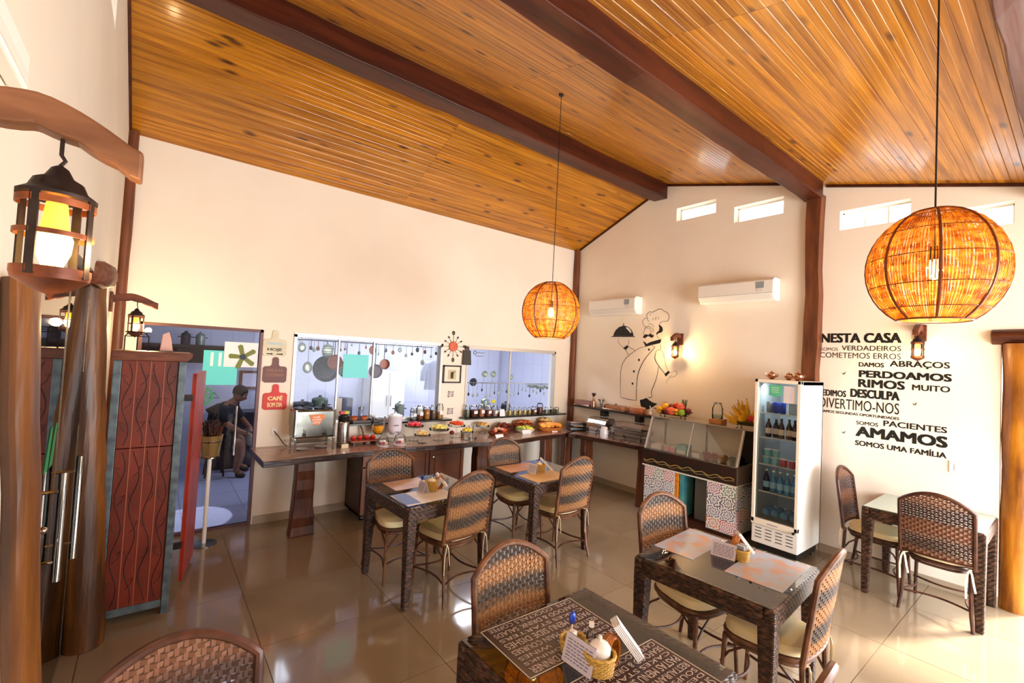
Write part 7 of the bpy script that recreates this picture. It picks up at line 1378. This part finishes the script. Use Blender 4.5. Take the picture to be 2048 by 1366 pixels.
for k, (px, h, m_) in enumerate(((800, .24, gs), (838, .17, white), (970, .28, gs), (1012, .2, panm[0]))): kit_pot(px, 6.25, .07 + .01 * (k % 2), h, m_, ['steel canister pot behind the white beverage jar', 'white round pot behind the clear jars', 'steel pot behind the brown granola jars', 'dark round pot behind the white tent card'][k])
# utensil rack seen through the right window
t = thing('utensil_rack', 'wall rack of steel utensils inside the kitchen behind the right window', 'rack', (4.9, 6.5, 1.4)); p0 = PY(925, 765, 6.45); p1 = PY(1100, 775, 6.45); obj('rack_bar', MB().tube([(p0.x, 6.45, p0.z), (p1.x, 6.45, p0.z - .02)], .008, 8), steel, t); 
for x in (p0.x + .02, p1.x - .02): obj('rack_post', MB().tube([(x, 6.45, .90), (x, 6.45, p0.z + .02)], .01, 8), steel, t)
Q = random.Random(5); N_ = 20
for k in range(N_):
    x = p0.x + .12 + (p1.x - p0.x - .2) * k / N_; L = Q.uniform(.1, .22); m = MB().tube([(x, 6.435, p0.z - .01), (x, 6.435, p0.z - L)], .0035, 5); m.ball((x, 6.435, p0.z - L - .02), (Q.uniform(.012, .026), .008, .03), 8, 6)
    ordn = ['first', 'second', 'third', 'fourth', 'fifth', 'sixth', 'seventh', 'eighth', 'ninth', 'tenth'][k % 10]; o = single('small_utensil', m, gs if k % 3 else panm[0], ordn + ' small utensil from the ' + ('left end, hanging on the rack behind the right window' if k < 10 else 'middle towards the right, on the rack behind the right window'), 'kitchen utensil', 'small utensils in the kitchen rack')
for k, (px, py, r) in enumerate(((945, 768, .07), (968, 752, .06), (985, 752, .06), (1020, 758, .05))):
    c = PY(px, py - 4, 6.5); o = thing('hanging_colander', ['star-shaped dark wall ornament behind the left part of right window', 'round pale strainer, left of a pair above the utensil rack', 'round pale strainer, right of a pair above the utensil rack', 'small round strainer above the middle of the utensil rack'][k], 'strainer', (c.x, 6.5, c.z - r), 0, 'strainers above the utensil rack'); obj('bowl', MB().lathe([(r * .9, 0), (r, .03), (r * .9, .03), (0, .012)], (c.x, 6.5, c.z), 16, M=Matrix.Rotation(radians(90), 3, 'X')), gs if k else panm[0], o); obj('handle', MB().tube([(c.x, 6.5, c.z - r), (c.x, 6.5, p0.z - .0)], .004, 5), gs, o)
t = thing('ball_fringe', 'grey tufted garland at the right end of the utensil rack', 'garland', (6.0, 6.5, 1.3)); 
a_ = PY(1057, 772, 6.4); b_ = PY(1102, 775, 6.4); obj('cord', MB().tube([(a_.x, 6.4, a_.z + .03), (b_.x, 6.4, b_.z + .03)], .006, 5), gs, t); m = MB()
for k in range(26): f = k / 25; m.ball((a_.x + (b_.x - a_.x) * f, 6.4 + Q.uniform(-.01, .01), a_.z + (b_.z - a_.z) * f - Q.uniform(-.01, .03)), Q.uniform(.018, .028), 7, 5)
obj('tufts', m, mat('grey_tuft', (130, 136, 128), .9), t, kind='stuff')
# upper shelf over the door side, and white dresser below the poster
t = thing('upper_shelf', 'dark upper kitchen shelf seen through the door', 'shelf', (.5, 8.3, 2.0)); a_ = PY(395, 690, 8.3); b_ = PY(516, 694, 8.3); obj('board', MB().box(-.4, b_.x + .2, 8.15, 8.58, a_.z - .03, a_.z + .0), mat('dark_shelf_brown', (58, 44, 44), .5), t); obj('back_board', MB().box(-.4, b_.x + .2, 8.56, 8.59, a_.z - .28, a_.z - .03), MATS['dark_shelf_brown'], t)
for k, px in enumerate((362, 392)): kit_pot(px, 8.3, .06, .14, panm[0] if k == 0 else gs, ('black kettle on the upper kitchen shelf', 'grey pot on the upper kitchen shelf beside the black kettle')[k], z=a_.z + .001)
c = PY(503, 760, 8.55); t = thing('framed_notice', 'brown framed notice on the kitchen wall right of the seated person', 'picture', (c.x, 8.55, c.z - .15)); obj('frame', MB().box(c.x - .17, c.x + .17, 8.56, 8.59, c.z - .15, c.z + .15), armdark, t); obj('sheet', MB().box(c.x - .13, c.x + .13, 8.555, 8.56, c.z - .11, c.z + .11), paperlil, t)
# seated person
PXX, PYY = .86, 7.75
PERS = t = thing('person', 'person in dark clothes sitting bent forward inside the kitchen, seen through the door', 'person', (PXX, PYY, 0))
skin = mat('skin_brown', (134, 88, 66), .5); cloth = mat('dark_clothing', (20, 20, 26), .85, bump=(18, .3, .01)); hairm = mat('black_hair', (14, 11, 11), .7, bump=(60, .6, .004))
def skinned(name, verts, edges, radii, m, root=0, sub=2):
    me = bpy.data.meshes.new(name); me.from_pydata([tuple(Vector(v) - Vector((PXX, PYY, 0))) for v in verts], edges, []); me.materials.append(m); o = bpy.data.objects.new(name, me); link(o, PERS)
    o.modifiers.new('skin', 'SKIN'); sv = me.skin_vertices[0].data
    for i, r in enumerate(radii): sv[i].radius = (r if not isinstance(r, tuple) else r[0], r if not isinstance(r, tuple) else r[1]); sv[i].use_root = (i == root)
    o.modifiers['skin'].use_smooth_shade = True; s = o.modifiers.new('sub', 'SUBSURF'); s.levels = sub; s.render_levels = sub; return o
V = [(.76, 7.80, .52), (.80, 7.78, .72), (.86, 7.72, .92), (.91, 7.68, 1.02), (.955, 7.66, 1.085), (.99, 7.635, 1.13),      # pelvis, waist, chest, upper chest, neck, head base
     (.80, 7.50, .98), (.86, 7.34, .80), (1.02, 7.30, .70), (1.09, 7.29, .68),                                     # right shoulder .. wrist (near)
     (.97, 7.86, .98), (1.10, 7.80, .80), (1.18, 7.62, .70), (1.19, 7.55, .68),                                    # left shoulder .. wrist
     (.86, 7.66, .50), (1.06, 7.52, .52), (1.05, 7.55, .28), (1.03, 7.60, .09), (1.12, 7.52, .05),
     (.88, 7.92, .50), (1.12, 7.88, .52), (1.14, 7.92, .28), (1.13, 7.95, .09), (1.22, 7.88, .05)]
E_ = [(0, 1), (1, 2), (2, 3), (3, 4), (4, 5), (3, 6), (6, 7), (7, 8), (8, 9), (3, 10), (10, 11), (11, 12), (12, 13), (0, 14), (14, 15), (15, 16), (16, 17), (17, 18), (0, 19), (19, 20), (20, 21), (21, 22), (22, 23)]
Rr = [.11, .10, .11, .075, .055, .05, .045, .045, .036, .026, .045, .045, .036, .026, .09, .072, .055, .038, .04, .09, .072, .055, .038, .04]
body = skinned('body', V, E_, Rr, skin)
skinned('shirt', V[:4] + [V[6], V[7], V[10], V[11], (.93, 7.672, 1.06)], [(0, 1), (1, 2), (2, 3), (3, 4), (4, 5), (3, 6), (6, 7), (3, 8)], [.18, .17, .19, .13, .085, .07, .085, .07, .075], cloth)
skinned('shorts', [V[0], V[14], (1.04, 7.535, .515), V[19], (1.10, 7.885, .515)], [(0, 1), (1, 2), (0, 3), (3, 4)], [.165, .115, .10, .115, .10], cloth)
for i, (a1, b1) in enumerate((((1.03, 7.60, .09), (1.15, 7.50, .035)), ((1.13, 7.95, .09), (1.25, 7.86, .035)))): skinned('shoe', [(a1[0], a1[1], .045), ((a1[0] + b1[0]) / 2, (a1[1] + b1[1]) / 2, .04), b1], [(0, 1), (1, 2)], [.046, .046, .036], blackp, sub=2)
hc = Vector((1.03, 7.605, 1.195)); fd = Vector((.62, -.62, -.45)).normalized(); rt = fd.cross(Vector((0, 0, 1))).normalized(); upv = rt.cross(fd); HM = Matrix((rt, fd, upv)).transposed()
hd = obj('head', MB().ball(hc, (.075, .095, .115), 20, 14, M=HM), skin, t)
obj('nose', MB().tube([hc + HM @ Vector((0, .090, .02)), hc + HM @ Vector((0, .112, -.018)), hc + HM @ Vector((0, .092, -.028))], [.008, .014, .010], 8), skin, hd)
for s_ in (-1, 1):
    obj('eye', MB().ball(hc + HM @ Vector((s_ * .03, .085, .012)), (.012, .007, .006), 8, 6, M=HM), mat('eye_white', (220, 214, 208), .3), hd); obj('ear', MB().ball(hc + HM @ Vector((s_ * .075, -.005, 0)), (.01, .02, .03), 8, 6, M=HM), skin, hd); obj('eyebrow', MB().tube([hc + HM @ Vector((s_ * .016, .092, .03)), hc + HM @ Vector((s_ * .045, .083, .03))], .004, 5), hairm, hd)
obj('mouth', MB().tube([hc + HM @ Vector((-.022, .083, -.05)), hc + HM @ Vector((0, .09, -.052)), hc + HM @ Vector((.022, .083, -.05))], .005, 6), mat('lips', (110, 56, 50), .5), hd)
obj('hair', MB().lathe([(.084, -.01), (.088, .035), (.08, .078), (.053, .112), (.0, .13)], hc + HM @ Vector((0, -.012, .0)), 20, sc=(1.0, 1.2), M=HM @ Matrix.Rotation(.25, 3, 'X')), hairm, hd)
for wv, dr_ in (((1.09, 7.29, .68), Vector((.75, -.3, -.35))), ((1.19, 7.55, .68), Vector((.55, -.7, -.35)))):
    w = Vector(wv); d_ = dr_.normalized(); sd_ = d_.cross(Vector((0, 0, 1))).normalized(); up_ = sd_.cross(d_); hv = [w - d_ * .01, w + d_ * .05]; he = [(0, 1)]; hr = [.026, (.036, .018)]
    for k, L in enumerate((.055, .066, .070, .062)):
        o_ = w + d_ * .075 + sd_ * (.024 * (k - 1.5) / 1.5 * 1.1); n0 = len(hv); hv += [o_, o_ + d_ * L * .5 - up_ * .012, o_ + d_ * L * .8 - up_ * .032]; he += [(1, n0), (n0, n0 + 1), (n0 + 1, n0 + 2)]; hr += [.0095, .0085, .0075]
    n0 = len(hv); o_ = w + d_ * .02 - sd_ * .03; hv += [o_, o_ + d_ * .03 - sd_ * .018 - up_ * .008, o_ + d_ * .055 - sd_ * .018 - up_ * .02]; he += [(0, n0), (n0, n0 + 1), (n0 + 1, n0 + 2)]; hr += [.012, .0105, .009]
    skinned('hand', hv, he, hr, skin, sub=1)
t2 = thing('kitchen_stool', 'dark stool under the seated person in the kitchen', 'stool', (.78, 7.83, 0)); obj('seat', MB().lathe([(.17, .36), (.175, .375), (.16, .39), (0, .39)], (.79, 7.83, 0), 20), blackp, t2)
for k in range(4): a = pi / 4 + pi * k / 2; obj('leg', MB().tube([(.79 + .11 * cos(a), 7.83 + .11 * sin(a), .36), (.79 + .16 * cos(a), 7.83 + .16 * sin(a), 0)], .014, 8), iron, t2)
t = thing('dark_appliance', 'tall dark appliance standing behind the seated person', 'appliance', (.95, 8.3, 0)); obj('cabinet_body', MB().box(.78, 1.5, 8.12, 8.55, .02, .86), mat('appliance_black', (34, 34, 44), .3), t, bevel=.01); obj('door', MB().box(.80, 1.48, 8.105, 8.12, .06, .82), mat('appliance_black', (34, 34, 44), .3), t, bevel=.004); obj('handle', MB().tube([(.86, 8.09, .3), (.86, 8.09, .65)], .008, 6), steel, t)
# bright outdoor ground seen past the log column
struct('floor_outside', MB().box(XB2 + .2, 14, -6, 4, -.12, -.03), mat('outside_paving', (214, 206, 190), .8)); struct('floor_veranda', MB().box(-2, 8, -8, YF - .3, -.12, -.03), mat('outside_paving', (214, 206, 190), .8))
